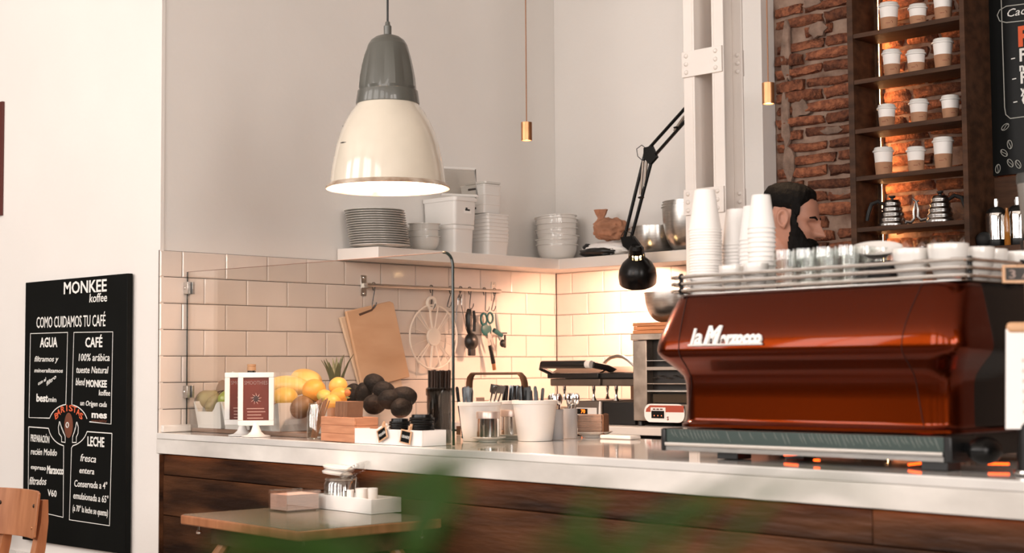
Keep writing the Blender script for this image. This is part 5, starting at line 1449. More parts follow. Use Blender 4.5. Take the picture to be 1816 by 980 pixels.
for p, a in (((2.2820,0.0600,2.0877), 0.6), ((2.2983,0.0600,2.0186), 1.7), ((2.2746,0.0600,1.9887), 2.3), ((2.2985,0.0600,1.9473), 2.1), ((2.2477,0.0600,1.9306), 1.4), ((2.3300,0.0600,1.9398), 2.0)):
    q = Vector(mpt(p))
    ca, sa = math.cos(a), math.sin(a)
    el = [q + Vector((0.017 * math.cos(t) * ca - 0.0095 * math.sin(t) * sa, 0, 0.017 * math.cos(t) * sa + 0.0095 * math.sin(t) * ca)) for t in [2 * PI * k / 16 for k in range(17)]]
    b = ribbon(el, 0.0022, (0, -1, 0))
    o = b.build('coffee_bean_drawing', FR, mb_)
    ribbon([q + Vector((0.016 * ca * s - 0.003 * math.sin(s * 3) * sa, 0, 0.016 * sa * s + 0.003 * math.sin(s * 3) * ca)) for s in (-1, -0.5, 0, 0.5, 1)], 0.0018, (0, -1, 0)).build('bean_line', FR, o)
# wooden backboard, bottle shelf
zs = 1.6189
bs = thing('bottle_shelf', 'dark wooden wall shelf for bottles below the menu board', 'shelf', (xr2 + 0.001, -0.14, zs - 0.022))
MB().span((0, 0, 0), (1.4, 0.20, 0.022)).build('shelf_board', SHELFWOOD, bs, bev=0.001)
MB().span((0, 0.205, -0.72), (1.4, 0.215, bz0 - zs + 0.015)).build('back_panel', SHELFWOOD, bs)
for k, (p, l) in enumerate((((2.2901,-0.0500,1.6445), 'left'), ((2.3749,-0.0500,1.6453), 'right'))):
    t = thing('cocktail_shaker', 'shiny steel cocktail shaker, the %s of two below the menu board' % l, 'shaker', (p[0], -0.05, zs + 0.0006), group='cocktail shakers')
    MB().lathe([(0, 0), (0.040, 0), (0.042, 0.004), (0.042, 0.028), (0, 0.028)], 28).build('black_base', BLACKPL, t)
    MB().lathe([(0, 0.0285), (0.0395, 0.0285), (0.0405, 0.115), (0.038, 0.128), (0.0, 0.128)], 32).build('steel_body', CHROME, t)
    MB().lathe([(0, 0.1285), (0.037, 0.1285), (0.033, 0.140), (0.022, 0.150), (0.012, 0.153), (0, 0.153)], 28).build('black_shoulder', BLACKPL, t)
    MB().lathe([(0, 0.1535), (0.0105, 0.1535), (0.0115, 0.170), (0.011, 0.182), (0.008, 0.185), (0, 0.185)], 18).build('steel_cap', CHROME, t)
_p = (2.3572,-0.1000,1.6352)
t = thing('syrup_bottle', 'slim amber syrup bottle between the two cocktail shakers', 'bottle', (_p[0], -0.10, zs + 0.0006))
MB().lathe([(0, 0), (0.010, 0), (0.012, 0.004), (0.011, 0.10), (0.006, 0.125), (0.005, 0.14), (0, 0.14)], 18).build('glass', mat('amber_glass', (0.35, 0.13, 0.02), 0.1, coat=0.5), t)
_p = (2.2601,-0.0800,1.6426)
solo(MB().ball((0, 0, 0.030), (0.028, 0.034, 0.030), 18, 12), 'black_pot', BLACKMAT, 'small round black pot beside the left cocktail shaker', 'pot', (_p[0] - 0.006, -0.08, zs + 0.0006))
# coffee grinder at the right edge of the picture, standing on the bar behind the machine
_p = (3.188,-1.6382,1.669)
gr = thing('coffee_grinder', 'grey coffee grinder hopper cut off by the right edge', 'grinder', (_p[0], _p[1], 0.951))
_gz = _p[2] - 0.951
MB().lathe([(0, _gz + 0.004), (0.040, _gz + 0.004), (0.042, _gz - 0.002), (0.042, _gz - 0.022), (0, _gz - 0.022)], 28).build('hopper_lid', mat('dark_grey_plastic', (0.05, 0.05, 0.045), 0.5), gr)
MB().lathe([(0, _gz - 0.0225), (0.0405, _gz - 0.0225), (0.030, _gz - 0.14), (0.022, _gz - 0.17), (0, _gz - 0.17)], 28).build('hopper', mat('smoky_grey_hopper', (0.22, 0.20, 0.18), 0.25), gr)
MB().lathe([(0, 0), (0.05, 0), (0.05, 0.05), (0.036, 0.08), (0.036, _gz - 0.1705), (0, _gz - 0.1705)], 28).build('body', BLACK, gr)
# slim copper pendant spots
def spot(label, p, top=4.3):
    t = thing('pendant_spot', label, 'pendant lamp', p, group='small copper pendant spots')
    h, r = 0.068, 0.0205
    MB().lathe([(r - 0.003, 0.006), (r - 0.003, 0.0), (r, 0.0), (r, h), (0, h)], 28).build('copper_tube', BRASS, t)
    MB().lathe([(0, 0.005), (r - 0.0032, 0.005), (r - 0.0032, 0.0055), (0, 0.0055)], 24).build('lens', mat('lit_spot_lens', (1, 0.9, 0.8), 0.4, emit=(1.0, 0.68, 0.48), estr=14), t)
    MB().tube([(0, 0, h), (0, 0, top - p[2])], 0.0024, 6).build('cable', mat('copper_fabric_cable', (0.33, 0.17, 0.10), 0.8), t)
    MB().lathe([(0, top - p[2] - 0.03), (0.04, top - p[2] - 0.03), (0.04, top - p[2]), (0, top - p[2])], 20).build('ceiling_rose', BRASS, t)
    d = bpy.data.lights.new('spot_bulb', 'SPOT')
    d.energy = 6
    d.color = (1.0, 0.68, 0.42)
    d.spot_size = math.radians(70)
    d.spot_blend = 0.6
    d.shadow_soft_size = 0.02
    o = bpy.data.objects.new('spot_bulb', d)
    COL.objects.link(o)
    o.parent = t
    o.location = (0, 0, -0.004)
spot('copper pendant spot hanging left of the tiled corner', (1.0671,-1.3157,2.0279))
spot('copper pendant spot hanging in front of the column', (2.1413,-1.3043,2.0294))

# ---------------------------------------------------------------- big enamel pendant lamp
_p = (1.2751,-2.1812,1.7616)
K = 0.0018
pl = thing('pendant_lamp', 'large cream enamel pendant lamp with a grey ribbed cap', 'pendant lamp', _p)
ENAMEL = mat('cream_enamel', (0.72, 0.65, 0.54), 0.18, var=0.05, vscale=6, coat=0.6)
ENIN = mat('white_enamel_inside', (0.92, 0.86, 0.78), 0.5)
RIMM = mat('chipped_enamel_rim', (0.66, 0.56, 0.46), 0.4, var=0.6, vscale=16, col2=(0.30, 0.20, 0.13))
GREYC = mat('grey_green_enamel', (0.105, 0.105, 0.092), 0.35, coat=0.3)
_bell = [(103, 7), (102, 16), (100, 35), (97, 51), (92, 75), (85, 98), (76, 118), (67, 134), (57, 146), (54.5, 152)]
MB().lathe([(a * K, b * K) for a, b in _bell], 56).build('bell_shade', ENAMEL, pl)
MB().lathe([((a - 2) * K, (b + 0.5) * K) for a, b in _bell][::-1] + [(103.5 * K, 4 * K)], 56).build('inner_shade', ENIN, pl)
MB().lathe([(101 * K, 5.5 * K), (104 * K, 6.8 * K), (110 * K, 2 * K), (111 * K, 0), (110 * K, -2.2 * K), (104 * K, 2 * K), (101 * K, 4.5 * K)], 56).build('rolled_rim', RIMM, pl)
MB().lathe([(50 * K, 150 * K), (56.5 * K, 150 * K), (57 * K, 152 * K), (54.5 * K, 171 * K), (54 * K, 174 * K), (50.5 * K, 174.5 * K)], 48).build('collar', GREYC, pl)
MB().lathe([(a * K, b * K) for a, b in ((50.5, 174.8), (50, 180), (47, 200), (43.5, 220), (40, 238), (37.5, 250), (35, 258), (30, 266), (22, 272), (12, 275.5), (7, 276))], 96, fn=lambda a, z: 1 + (0.085 * (1 - abs(((8 * a + 0.5) / PI) % 2 - 1)) ** 1.0 * min(1, max(0, (252 * K - z) / (18 * K))) * min(1, max(0, (z - 176 * K) / (6 * K))))).build('ribbed_cap', GREYC, pl, smooth=12)
MB().lathe([(a * K, b * K) for a, b in ((0, 276), (7, 276), (7, 292), (5, 294), (4, 300), (0, 300))], 20).build('cable_gland', GREYC, pl)
MB().tube([(0, 0, 299 * K), (0.001, 0, 0.8), (0, 0, 4.3 - _p[2])], 0.0035, 8).build('cable', BLACKPL, pl)
for a, z, w in ((-PI / 2 - 0.45, 52, 5), (-PI / 2 + 0.62, 74, 9), (-PI / 2 - 0.30, 66, 3), (-PI / 2 + 0.1, 110, 3)):
    rr = 0
    for (r0, z0), (r1, z1) in zip(_bell, _bell[1:]):
        if z0 <= z <= z1:
            rr = (r0 + (r1 - r0) * (z - z0) / (z1 - z0)) * K + 0.0004
    a -= 0.78
    MB().ball((rr * math.cos(a), rr * math.sin(a), z * K), (0.0012, 0.0012, 0.0025), 8, 6).tube([(rr * math.cos(a + s * w * 0.012), rr * math.sin(a + s * w * 0.012), z * K - 0.001 * s) for s in (-1, -0.3, 0.4, 1)], [0.0006, 0.002, 0.0014, 0.0005], 5).build('enamel_chip', BLACKMAT, pl)
MB().ball((0, 0, 0.10), (0.032, 0.032, 0.042), 16, 10).build('bulb', mat('lit_lamp_bulb', (1, 0.9, 0.8), 0.4, emit=(1.0, 0.80, 0.62), estr=60), pl)
_l = bpy.data.lights.new('pendant_bulb', 'POINT')
_l.energy = 44
_l.color = (1.0, 0.62, 0.42)
_l.shadow_soft_size = 0.045
_o = bpy.data.objects.new('pendant_bulb', _l)
COL.objects.link(_o)
_o.parent = pl
_o.location = (0, 0, 0.045)

# ---------------------------------------------------------------- black jointed lamp in front of the shelf
LY = -0.34
dl = thing('desk_lamp', 'black jointed lamp with a round head shining on the tiles', 'lamp', (0.811,-0.34,1.5953))
_o = Vector((0.811,-0.34,1.5953))
Q = lambda p: Vector(p) - _o
_ax = (Vector((0.8261,-0.34,1.5655)) - Vector((0.7782,-0.34,1.6942))).normalized()
_ax = Vector((-0.32, 0.44, -1.0)).normalized()
_hm = Matrix.Translation(Q((0.7842,-0.34,1.6768))) @ (-_ax).to_track_quat('Z', 'Y').to_matrix().to_4x4()
_u = 0.0025
MB().lathe([(0, -10 * _u), (13 * _u, -10 * _u), (17 * _u, -13 * _u), (26 * _u, -22 * _u), (32 * _u, -34 * _u), (33.5 * _u, -46 * _u), (32.5 * _u, -57 * _u), (31.8 * _u, -57 * _u), (32.5 * _u, -46 * _u), (31 * _u, -34 * _u), (25 * _u, -23 * _u), (16 * _u, -14.5 * _u), (0, -11.5 * _u)], 40, M=_hm).build('round_shade', BLACK, dl)
MB().lathe([(0, 14 * _u), (9 * _u, 13 * _u), (13 * _u, 8 * _u), (13.5 * _u, -1 * _u), (12.8 * _u, -2 * _u), (0, -2 * _u)], 24, M=_hm).build('socket_cap', BLACK, dl)
m = MB()
for k in range(10):
    a = 2 * PI * k / 10
    m.tube([(12.5 * _u * math.cos(a), 12.5 * _u * math.sin(a), -1.5 * _u), (13.0 * _u * math.cos(a), 13.0 * _u * math.sin(a), -10.5 * _u)], 1.6 * _u, 5, M=_hm)
m.build('vent_bars', BLACK, dl)
MB().ball((0, 0, -6 * _u), (8 * _u, 8 * _u, 6 * _u), 14, 8, M=_hm).ball((0, 0, -34 * _u), (11 * _u, 11 * _u, 15 * _u), 14, 8, M=_hm).build('bulb', mat('lit_warm_bulb', (1, 0.9, 0.8), 0.4, emit=(1.0, 0.62, 0.28), estr=30), dl)
_ra, _rb = [((0.841,-0.34,2.1078), (0.7122,-0.34,1.7277)), ((0.8777,-0.34,2.0748), (0.7536,-0.34,1.7348))], [((0.8567,-0.34,2.1159), (1.1318,-0.34,2.3231)), ((0.884,-0.34,2.079), (1.1486,-0.34,2.283))]
for a, b in _ra + _rb:
    MB().tube([Q(a), Q(b)], 0.0075, 8).build('arm_rod', BLACK, dl)
MB().prism([Q(p) for p in ((0.8354,-0.348,2.1223), (0.8789,-0.348,2.1273), (0.9058,-0.348,2.076), (0.8683,-0.348,2.0459), (0.8347,-0.348,2.0785))], (0, 0.016, 0)).build('elbow_plate', BLACK, dl)
MB().prism([Q(p) for p in ((0.7001,-0.348,1.7476), (0.7699,-0.348,1.7479), (0.8069,-0.348,1.7066), (0.7563,-0.348,1.6805), (0.7123,-0.348,1.7076))], (0, 0.016, 0)).build('head_bracket', BLACK, dl)
MB().tube([Q(p) for p in ((0.8474,-0.34,2.1169), (0.8237,-0.345,2.136), (0.7953,-0.345,2.122), (0.8011,-0.345,2.0896), (0.8248,-0.34,2.0681))], 0.002, 6).build('cable_loop', BLACKPL, dl)
MB().tube([Q(p) for p in ((0.7041,-0.345,1.7525), (0.7245,-0.35,1.7728), (0.7592,-0.35,1.7631), (0.7776,-0.35,1.7326))], 0.002, 6).build('cable_loop', BLACKPL, dl)
SPRING = mat('grey_lamp_spring', (0.30, 0.25, 0.21), 0.4, 0.8)
for a, b in (((0.8296,-0.342,2.0674), (0.8116,-0.342,1.9229)), ((0.8482,-0.342,2.0631), (0.834,-0.342,1.9574)), ((1,-0.342,2.177), (1.0549,-0.342,2.2327))):
    MB().tube([Q(a), Q(b)], 0.006, 8).build('spring', SPRING, dl)
for p in ((0.8129,-0.34,1.9108), (1.0107,-0.34,2.1904)):
    MB().ball(Q(p), (0.016, 0.012, 0.006), 10, 6).build('rod_clip', BLACK, dl)
_w = Q((1.1402,-0.34,2.303))
_w2 = Q((0.9391,0.004,2.3722))
MB().tube([_w, _w2], 0.010, 8).box(_w2, (0.05, 0.008, 0.12)).build('wall_bracket', BLACK, dl)
for nm, en, off, ang in (('desk_lamp_bulb', 5.5, -40, 150),):
    _l = bpy.data.lights.new(nm, 'SPOT')
    _l.energy = 55
    _l.color = (1.0, 0.55, 0.36)
    _l.spot_size = math.radians(165)
    _l.spot_blend = 0.3
    _l.shadow_soft_size = 0.03
    o = bpy.data.objects.new(nm, _l)
    COL.objects.link(o)
    o.parent = dl
    o.matrix_local = _hm @ Matrix.Translation((0, 0, -52 * _u))

# ---------------------------------------------------------------- the barista
SKIN = mat('warm_skin', (0.42, 0.20, 0.135), 0.5, var=0.10, vscale=18, sss=0.1)
HAIR = mat('black_hair', (0.005, 0.004, 0.0035), 0.7, spec=0.12, bump=0.4, bscale=260, stretch=(1, 1, 0.3))
CLOTH = mat('black_work_shirt', (0.015, 0.014, 0.015), 0.9, bump=0.2, bscale=120)
_hp = (2.1725,-1.2276,1.6541)
ba = thing('person', 'bearded person with short black hair looking down behind the machine', 'person', (_hp[0], _hp[1], 0.0), math.radians(19))
HC = Vector((0, 0, _hp[2]))                                 # centre of the head
HR = Matrix.Translation(HC) @ Matrix.Rotation(math.radians(13), 4, 'Y') @ Matrix.Diagonal((0.93, 0.93, 0.93, 1))

_lv = [(-0.122, 0.062, -0.010, 0.026), (-0.112, 0.083, -0.020, 0.040), (-0.095, 0.091, -0.034, 0.050), (-0.078, 0.092, -0.055, 0.057), (-0.060, 0.093, -0.072, 0.062), (-0.045, 0.092, -0.082, 0.066), (-0.030, 0.092, -0.090, 0.069), (-0.015, 0.090, -0.096, 0.072), (0.000, 0.088, -0.100, 0.074), (0.014, 0.093, -0.103, 0.076), (0.030, 0.091, -0.105, 0.078), (0.050, 0.087, -0.105, 0.079), (0.070, 0.079, -0.101, 0.076), (0.088, 0.066, -0.090, 0.067), (0.102, 0.054, -0.072, 0.052), (0.111, 0.030, -0.048, 0.034), (0.116, 0.006, -0.022, 0.014)]
NA = 48
def head_pt(z, a, off=0.0):
    # point on the head at height z and angle a (0 = straight ahead)
    z = max(-0.122, min(0.116, z))
    for q0, q1 in zip(_lv, _lv[1:]):
        if q0[0] <= z <= q1[0]:
            t = (z - q0[0]) / (q1[0] - q0[0])
            t = t * t * (3 - 2 * t) * 0.3 + t * 0.7
            fr, bk, w = [q0[i] + (q1[i] - q0[i]) * t for i in (1, 2, 3)]
            break
    fr *= 0.95
    cx, hx = (fr + bk) / 2, (fr - bk) / 2
    c, s = math.cos(a), math.sin(a)
    e = 0.86
    x = cx + hx * math.copysign(abs(c) ** e, c)
    y = w * math.copysign(abs(s) ** e, s)
    g = lambda v, m, sd: math.exp(-((v - m) / sd) ** 2)
    if c > 0:
        nz = 0.0
        if -0.050 < z < 0.020:
            tt = (0.020 - z) / 0.056
            nz = (0.010 + 0.034 * min(1, tt) ** 1.1) * (1 if z > -0.038 else max(0, (z + 0.050) / 0.012))
        x += nz * g(y, 0, 0.010 + 0.006 * g(z, -0.032, 0.012))
        x += 0.006 * g(z, 0.019, 0.009) * g(abs(y), 0.028, 0.022)
        x -= 0.011 * g(z, -0.001, 0.011) * g(abs(y), 0.032, 0.013)
        x += 0.004 * g(z, -0.026, 0.014) * g(abs(y), 0.038, 0.014)
        x += 0.006 * g(z, -0.058, 0.006) * g(y, 0, 0.020) + 0.006 * g(z, -0.071, 0.006) * g(y, 0, 0.018)
        x -= 0.005 * g(z, -0.0645, 0.003) * g(y, 0, 0.022) + 0.004 * g(z, -0.083, 0.007) * g(y, 0, 0.02)
        x += 0.006 * g(z, -0.106, 0.012) * g(y, 0, 0.018)
    p = Vector((x, y, z))
    if off:
        n = Vector(((x - cx) / max(hx, 0.01), y / max(w, 0.01), z / 0.12))
        p += n.normalized() * off
    return p
zs_ = [-0.122 + 0.238 * k / 60 for k in range(61)]
hm = MB().loft([[head_pt(z, 2 * PI * k / NA) for k in range(NA)] for z in zs_], M=HR)
# ears
for sy in (-1, 1):
    rim = [(-0.012 + 0.017 * math.cos(t) * (1 if t < PI else 0.9) - 0.003 * math.sin(t), sy * (0.076 + 0.007 * (1 - math.cos(t)) * 0.5 + 0.003), 0.0 - 0.002 + 0.0275 * math.sin(t)) for t in [2 * PI * k / 20 for k in range(20)]]
    hm.tube(rim, 0.0052, 8, True, M=HR)
    hm.ball((-0.010, sy * 0.075, -0.004), (0.013, 0.006, 0.022), 14, 8, M=HR)
    hm.ball((-0.003, sy * 0.078, -0.029), (0.009, 0.006, 0.010), 10, 6, M=HR)
    hm.tube([(-0.018, sy * 0.081, 0.018), (-0.006, sy * 0.081, 0.012), (-0.010, sy * 0.080, -0.008), (-0.004, sy * 0.080, -0.018)], 0.003, 6, M=HR)

def skinned(verts, edges, radii, root=0, levels=1):
    me = bpy.data.meshes.new('skin_tmp')
    me.from_pydata(verts, edges, [])
    o = bpy.data.objects.new('skin_tmp', me)
    COL.objects.link(o)
    o.modifiers.new('skin', 'SKIN')
    for i, r in enumerate(radii):
        me.skin_vertices[0].data[i].radius = (r, r) if not isinstance(r, tuple) else r
        me.skin_vertices[0].data[i].use_root = (i == root)
    if levels:
        s = o.modifiers.new('sub', 'SUBSURF')
        s.levels = s.render_levels = levels
    dg = bpy.context.evaluated_depsgraph_get()
    ev = o.evaluated_get(dg).to_mesh()
    vs = [tuple(v.co) for v in ev.vertices]
    fs = [tuple(p.vertices) for p in ev.polygons]
    bpy.data.objects.remove(o)
    return vs, fs
nb_ = HR @ Vector((-0.028, 0, -0.085))
sh_z = HC.z - 0.27
V_ = [(-0.13, 0, 0.95), (-0.12, 0, 1.08), (-0.11, 0, 1.20), (-0.095, 0, sh_z - 0.06), (-0.075, 0, sh_z + 0.035), (-0.055, 0, sh_z + 0.085), tuple(nb_), tuple(HR @ Vector((-0.02, 0, -0.02)))]
E_ = [(0, 1), (1, 2), (2, 3), (3, 4), (4, 5), (5, 6), (6, 7)]
R_ = [(0.15, 0.11), (0.145, 0.10), (0.155, 0.11), (0.16, 0.105), (0.085, 0.075), 0.062, 0.058, 0.05]
arms, hands = [], []
for sy in (-1, 1):
    i = len(V_)
    V_ += [(-0.08, sy * 0.13, sh_z + 0.0), (-0.075, sy * 0.195, sh_z - 0.03), (-0.06, sy * 0.235, sh_z - 0.27), (0.15, sy * 0.20, 1.185), (0.19, sy * 0.195, 1.182)]
    R_ += [0.07, 0.06, 0.047, 0.031, 0.030]
    E_ += [(3, i), (i, i + 1), (i + 1, i + 2), (i + 2, i + 3), (i + 3, i + 4)]
    j = len(V_)
    V_ += [(-0.13, sy * 0.10, 0.90), (-0.10, sy * 0.11, 0.50), (-0.14, sy * 0.115, 0.09), (-0.03, sy * 0.125, 0.035)]
    R_ += [0.09, 0.062, 0.042, 0.034]
    E_ += [(0, j), (j, j + 1), (j + 1, j + 2), (j + 2, j + 3)]
vs, fs = skinned(V_, E_, R_, 0, 1)
hm.add(vs, fs)
for sy in (-1, 1):
    # palm and five curled fingers, closing on a handle in front of the body
    hv, he, hr = [(0.185, sy * 0.195, 1.182), (0.225, sy * 0.193, 1.178), (0.262, sy * 0.190, 1.172)], [(0, 1), (1, 2)], [(0.028, 0.018), (0.040, 0.016), (0.038, 0.014)]
    vs, fs = skinned(hv, he, hr, 0, 1)
    hm.add(vs, fs)
    for k, (dy, l) in enumerate(((-0.030, 0.82), (-0.010, 0.95), (0.010, 1.0), (0.030, 0.9))):
        y = sy * 0.191 + dy
        fv = [(0.250, y, 1.173), (0.272, y * 1.0 + dy * 0.08, 1.170), (0.272 + 0.034 * l, y + dy * 0.1, 1.160), (0.272 + 0.045 * l, y + dy * 0.1, 1.138), (0.272 + 0.036 * l, y + dy * 0.08, 1.120)]
        vs, fs = skinned(fv, [(0, 1), (1, 2), (2, 3), (3, 4)], [0.0095, 0.0098, 0.0090, 0.0082, 0.0072], 0, 1)
        hm.add(vs, fs)
    tv_ = [(0.212, sy * 0.165, 1.176), (0.232, sy * 0.150, 1.168), (0.258, sy * 0.145, 1.152), (0.275, sy * 0.150, 1.140)]
    vs, fs = skinned(tv_, [(0, 1), (1, 2), (2, 3)], [0.014, 0.0115, 0.010, 0.0085], 0, 1)
    hm.add(vs, fs)
hb = hm.build('body', SKIN, ba, smooth=80)
rm = hb.modifiers.new('one_surface', 'REMESH')
rm.mode = 'VOXEL'
rm.voxel_size = 0.0042
rm.use_smooth_shade = True
# eyes and brows
for sy in (-1, 1):
    ep = HR @ Vector((0.0555, sy * 0.031, -0.003))
    MB().ball(ep, (0.0125, 0.0125, 0.0115), 14, 10).build('eye', mat('eye_white_%d' % (sy + 1), (0.30, 0.24, 0.20), 0.3), ba)
    MB().ball(HR @ Vector((0.0642, sy * 0.032, -0.008)), (0.0045, 0.006, 0.0055), 10, 8).build('iris', mat('dark_iris_%d' % (sy + 1), (0.02, 0.01, 0.006), 0.1), ba)
    MB().tube([HR @ (head_pt(0.016, sy * 0.16) + Vector((-0.001, 0, 0))), HR @ (head_pt(0.021, sy * 0.40) + Vector((0.0005, 0, 0.001))), HR @ (head_pt(0.017, sy * 0.68) + Vector((0.001, 0, 0)))], [0.003, 0.0042, 0.0022], 8).build('eyebrow', HAIR, ba)
    MB().ball(HR @ Vector((0.0562, sy * 0.031, 0.0008)), (0.0130, 0.0145, 0.0105), 16, 10).build('eyelid', SKIN, ba)
# hair and beard: shells grown from the head surface
def shell(region, base, name, jitter=0.004):
    nz, na = 70, 96
    vs, fs, idx = [], [], {}
    for i in range(nz):
        for k in range(na):
            z = -0.122 + 0.238 * i / (nz - 1)
            a = -PI + 2 * PI * k / na
            t = region(z, a)
            off = -0.010 if t <= 0 else min(1, t) * base(z, a) + jitter * noise.noise(Vector((math.cos(a) * 9, math.sin(a) * 9, z * 60)))
            idx[i, k] = len(vs)
            p = head_pt(z, a, off)
            if t > 0 and name == 'beard':
                p += Vector((0.012 * t, 0, -0.020 * t)) * max(0, min(1, (-z - 0.05) / 0.06))
            vs.append(HR @ p)
    for i in range(nz - 1):
        for k in range(na):
            k2 = (k + 1) % na
            fs.append((idx[i, k], idx[i, k2], idx[i + 1, k2], idx[i + 1, k]))
    mb = MB().add(vs, fs)
    if name == 'hair':
        mb.add([vs[idx[nz - 1, k]] for k in range(na)], [tuple(range(na))])
    else:
        mb.add([vs[idx[0, k]] for k in range(na)], [tuple(range(na - 1, -1, -1))])
    return mb.build(name, HAIR, ba, smooth=80)
def hair_reg(z, a):
    aa = abs(a)
    if aa < 0.5:
        line = 0.080
    elif aa < 1.05:
        line = 0.080 - 0.030 * (aa - 0.5) / 0.55
    elif aa < 1.38:
        line = 0.030 - 0.06 * (aa - 1.05) / 0.33
    elif aa < 2.0:
        line = 0.033
    else:
        line = 0.025 - 0.085 * min(1, (aa - 2.0) / 0.6)
    return min(1.0, (z - line) / (0.030 if aa < 1.0 else 0.012))
shell(hair_reg, lambda z, a: (0.004 if abs(a) < 0.7 else 0.009) + 0.009 * max(0, min(1, (z - 0.03) / 0.06)), 'hair')
def beard_reg(z, a):
    aa = abs(a)
    if aa < 0.36:
        top = -0.050
    elif aa < 0.62:
        top = -0.050 - 0.004 * (aa - 0.36) / 0.26
    elif aa < 1.05:
        top = -0.054 + 0.034 * (aa - 0.62) / 0.43
    else:
        top = -0.020 + 0.050 * min(1, (aa - 1.05) / 0.22)
    t = min(1.0, (top - z) / 0.008)
    if aa < 0.20 and -0.070 < z < -0.060:
        t = min(t, 0.3)
    lim = 1.40 if z > -0.034 else 1.40 + 0.30 * min(1, (-0.034 - z) / 0.07)
    return min(t, (lim - aa) / 0.08)
shell(beard_reg, lambda z, a: 0.014 + 0.012 * max(0, min(1, (-z - 0.05) / 0.06)), 'beard', 0.005)
# dark shirt, trousers and shoes over the body
cv, ce, cr = list(V_[:6]), [(0, 1), (1, 2), (2, 3), (3, 4), (4, 5)], [(0.165, 0.125), (0.16, 0.115), (0.17, 0.122), (0.172, 0.118), (0.095, 0.085), 0.070]
for sy in (-1, 1):
    i = len(cv)
    cv += [(-0.08, sy * 0.13, sh_z + 0.0), (-0.075, sy * 0.195, sh_z - 0.03), (-0.068, sy * 0.220, sh_z - 0.17)]
    cr += [0.082, 0.073, 0.066]
    ce += [(3, i), (i, i + 1), (i + 1, i + 2)]
vs, fs = skinned(cv, ce, cr, 0, 1)
MB().add(vs, fs).build('shirt', CLOTH, ba, smooth=80)
tv2, te, tr2 = [(-0.13, 0, 0.965)], [], [(0.172, 0.13)]
for sy in (-1, 1):
    j = len(tv2)
    tv2 += [(-0.13, sy * 0.10, 0.90), (-0.10, sy * 0.11, 0.50), (-0.14, sy * 0.115, 0.10)]
    tr2 += [0.105, 0.078, 0.066]
    te += [(0, j), (j, j + 1), (j + 1, j + 2)]
    MB().loft([[(x, sy * 0.12 + y, z) for x, y, _ in rrect(hx, hy, 0.03, 4, cx)] for hx, hy, cx, z in ((0.135, 0.05, -0.06, 0.001), (0.135, 0.052, -0.06, 0.03), (0.12, 0.048, -0.075, 0.06), (0.06, 0.045, -0.13, 0.11))]).build('shoe', BLACKPL, ba)
vs, fs = skinned(tv2, te, tr2, 0, 1)
MB().add(vs, fs).build('trousers', CLOTH, ba, smooth=80)

# ---------------------------------------------------------------- black chalkboard on the left wall
BY = -2.236
_tl, _tr, _br, _bl = (-0.9696,-2.236,1.5587), (-0.1793,-2.236,1.5552), (-0.1863,-2.236,0.4783), (-0.9854,-2.236,0.4945)
x0, x1, zt, zb = (_tl[0] + _bl[0]) / 2, (_tr[0] + _br[0]) / 2, (_tl[2] + _tr[2]) / 2, (_bl[2] + _br[2]) / 2
ch = thing('chalkboard', 'tall black chalkboard with white Spanish coffee lettering on the left wall', 'chalkboard', (x0, BY, zb))
MB().span((0, 0, 0), (x1 - x0, 0.024, zt - zb)).build('board', BOARD, ch, bev=0.002)
def cb_(p):
    return (p[0] - x0, -0.0012, p[2] - zb)
def cl(word, p0, p1, hp, m=CHALK, bold=0.0, shear=0.0, rot=None):
    a, b = Vector(cb_(p0)), Vector(cb_(p1))
    d = b - a
    letters(word, a, m, ch, height=hp * 0.0021, width=d.length, bold=bold, shear=shear, rot=math.atan2(d.z, d.x), ext=0.0004)
cl("MONKEE", (-0.6636,-2.236,1.4963), (-0.3356,-2.236,1.4944), 22.8, bold=0.0012, shear=0)
cl("koffee", (-0.4624,-2.236,1.4551), (-0.3303,-2.236,1.4542), 16.5, bold=0.0003, shear=0.1)
cl("COMO CUIDAMOS TU CAFÉ", (-0.8801,-2.236,1.3641), (-0.3399,-2.236,1.3579), 21.8, bold=0.0003, shear=0)
cl("AGUA", (-0.8459,-2.236,1.284), (-0.7044,-2.236,1.2826), 18.6, bold=0.0012, shear=0)
cl("CAFÉ", (-0.4886,-2.236,1.2783), (-0.3605,-2.236,1.2771), 18.1, bold=0.0012, shear=0)
cl("filtramos y", (-0.8941,-2.236,1.225), (-0.6981,-2.236,1.2229), 10.6, bold=0.0003, shear=0.25)
cl("mineralizamos", (-0.893,-2.236,1.1803), (-0.6616,-2.236,1.1776), 8.0, bold=0.0003, shear=0.15)
cl("con el", (-0.8593,-2.236,1.1258), (-0.7935,-2.236,1.1454), 6.9, bold=0.0003, shear=0.2)
cl("filtro", (-0.7897,-2.236,1.1236), (-0.7129,-2.236,1.1559), 8.0, bold=0.0003, shear=0.2)
cl("best", (-0.8727,-2.236,1.0601), (-0.779,-2.236,1.0589), 14.9, bold=0.0012, shear=0)
cl("min", (-0.7768,-2.236,1.0598), (-0.7116,-2.236,1.0588), 9.6, bold=0.0003, shear=0)
cl("100% arábica", (-0.5452,-2.236,1.2242), (-0.313,-2.236,1.2218), 13.8, bold=0.0003, shear=0.1)
cl("tueste Natural", (-0.556,-2.236,1.1765), (-0.3147,-2.236,1.1736), 12.7, bold=0.0003, shear=0.15)
cl("blend", (-0.5593,-2.236,1.1274), (-0.4882,-2.236,1.1264), 13.8, bold=0.0003, shear=0.2)
cl("MONKEE", (-0.4791,-2.236,1.1215), (-0.3245,-2.236,1.1195), 12.7, bold=0.0012, shear=0)
cl("koffee", (-0.3835,-2.236,1.0878), (-0.3,-2.236,1.0866), 10.6, bold=0.0003, shear=0.1)
cl("un Origen cada", (-0.5234,-2.236,1.0477), (-0.3252,-2.236,1.0429), 9.6, bold=0.0003, shear=0.2)
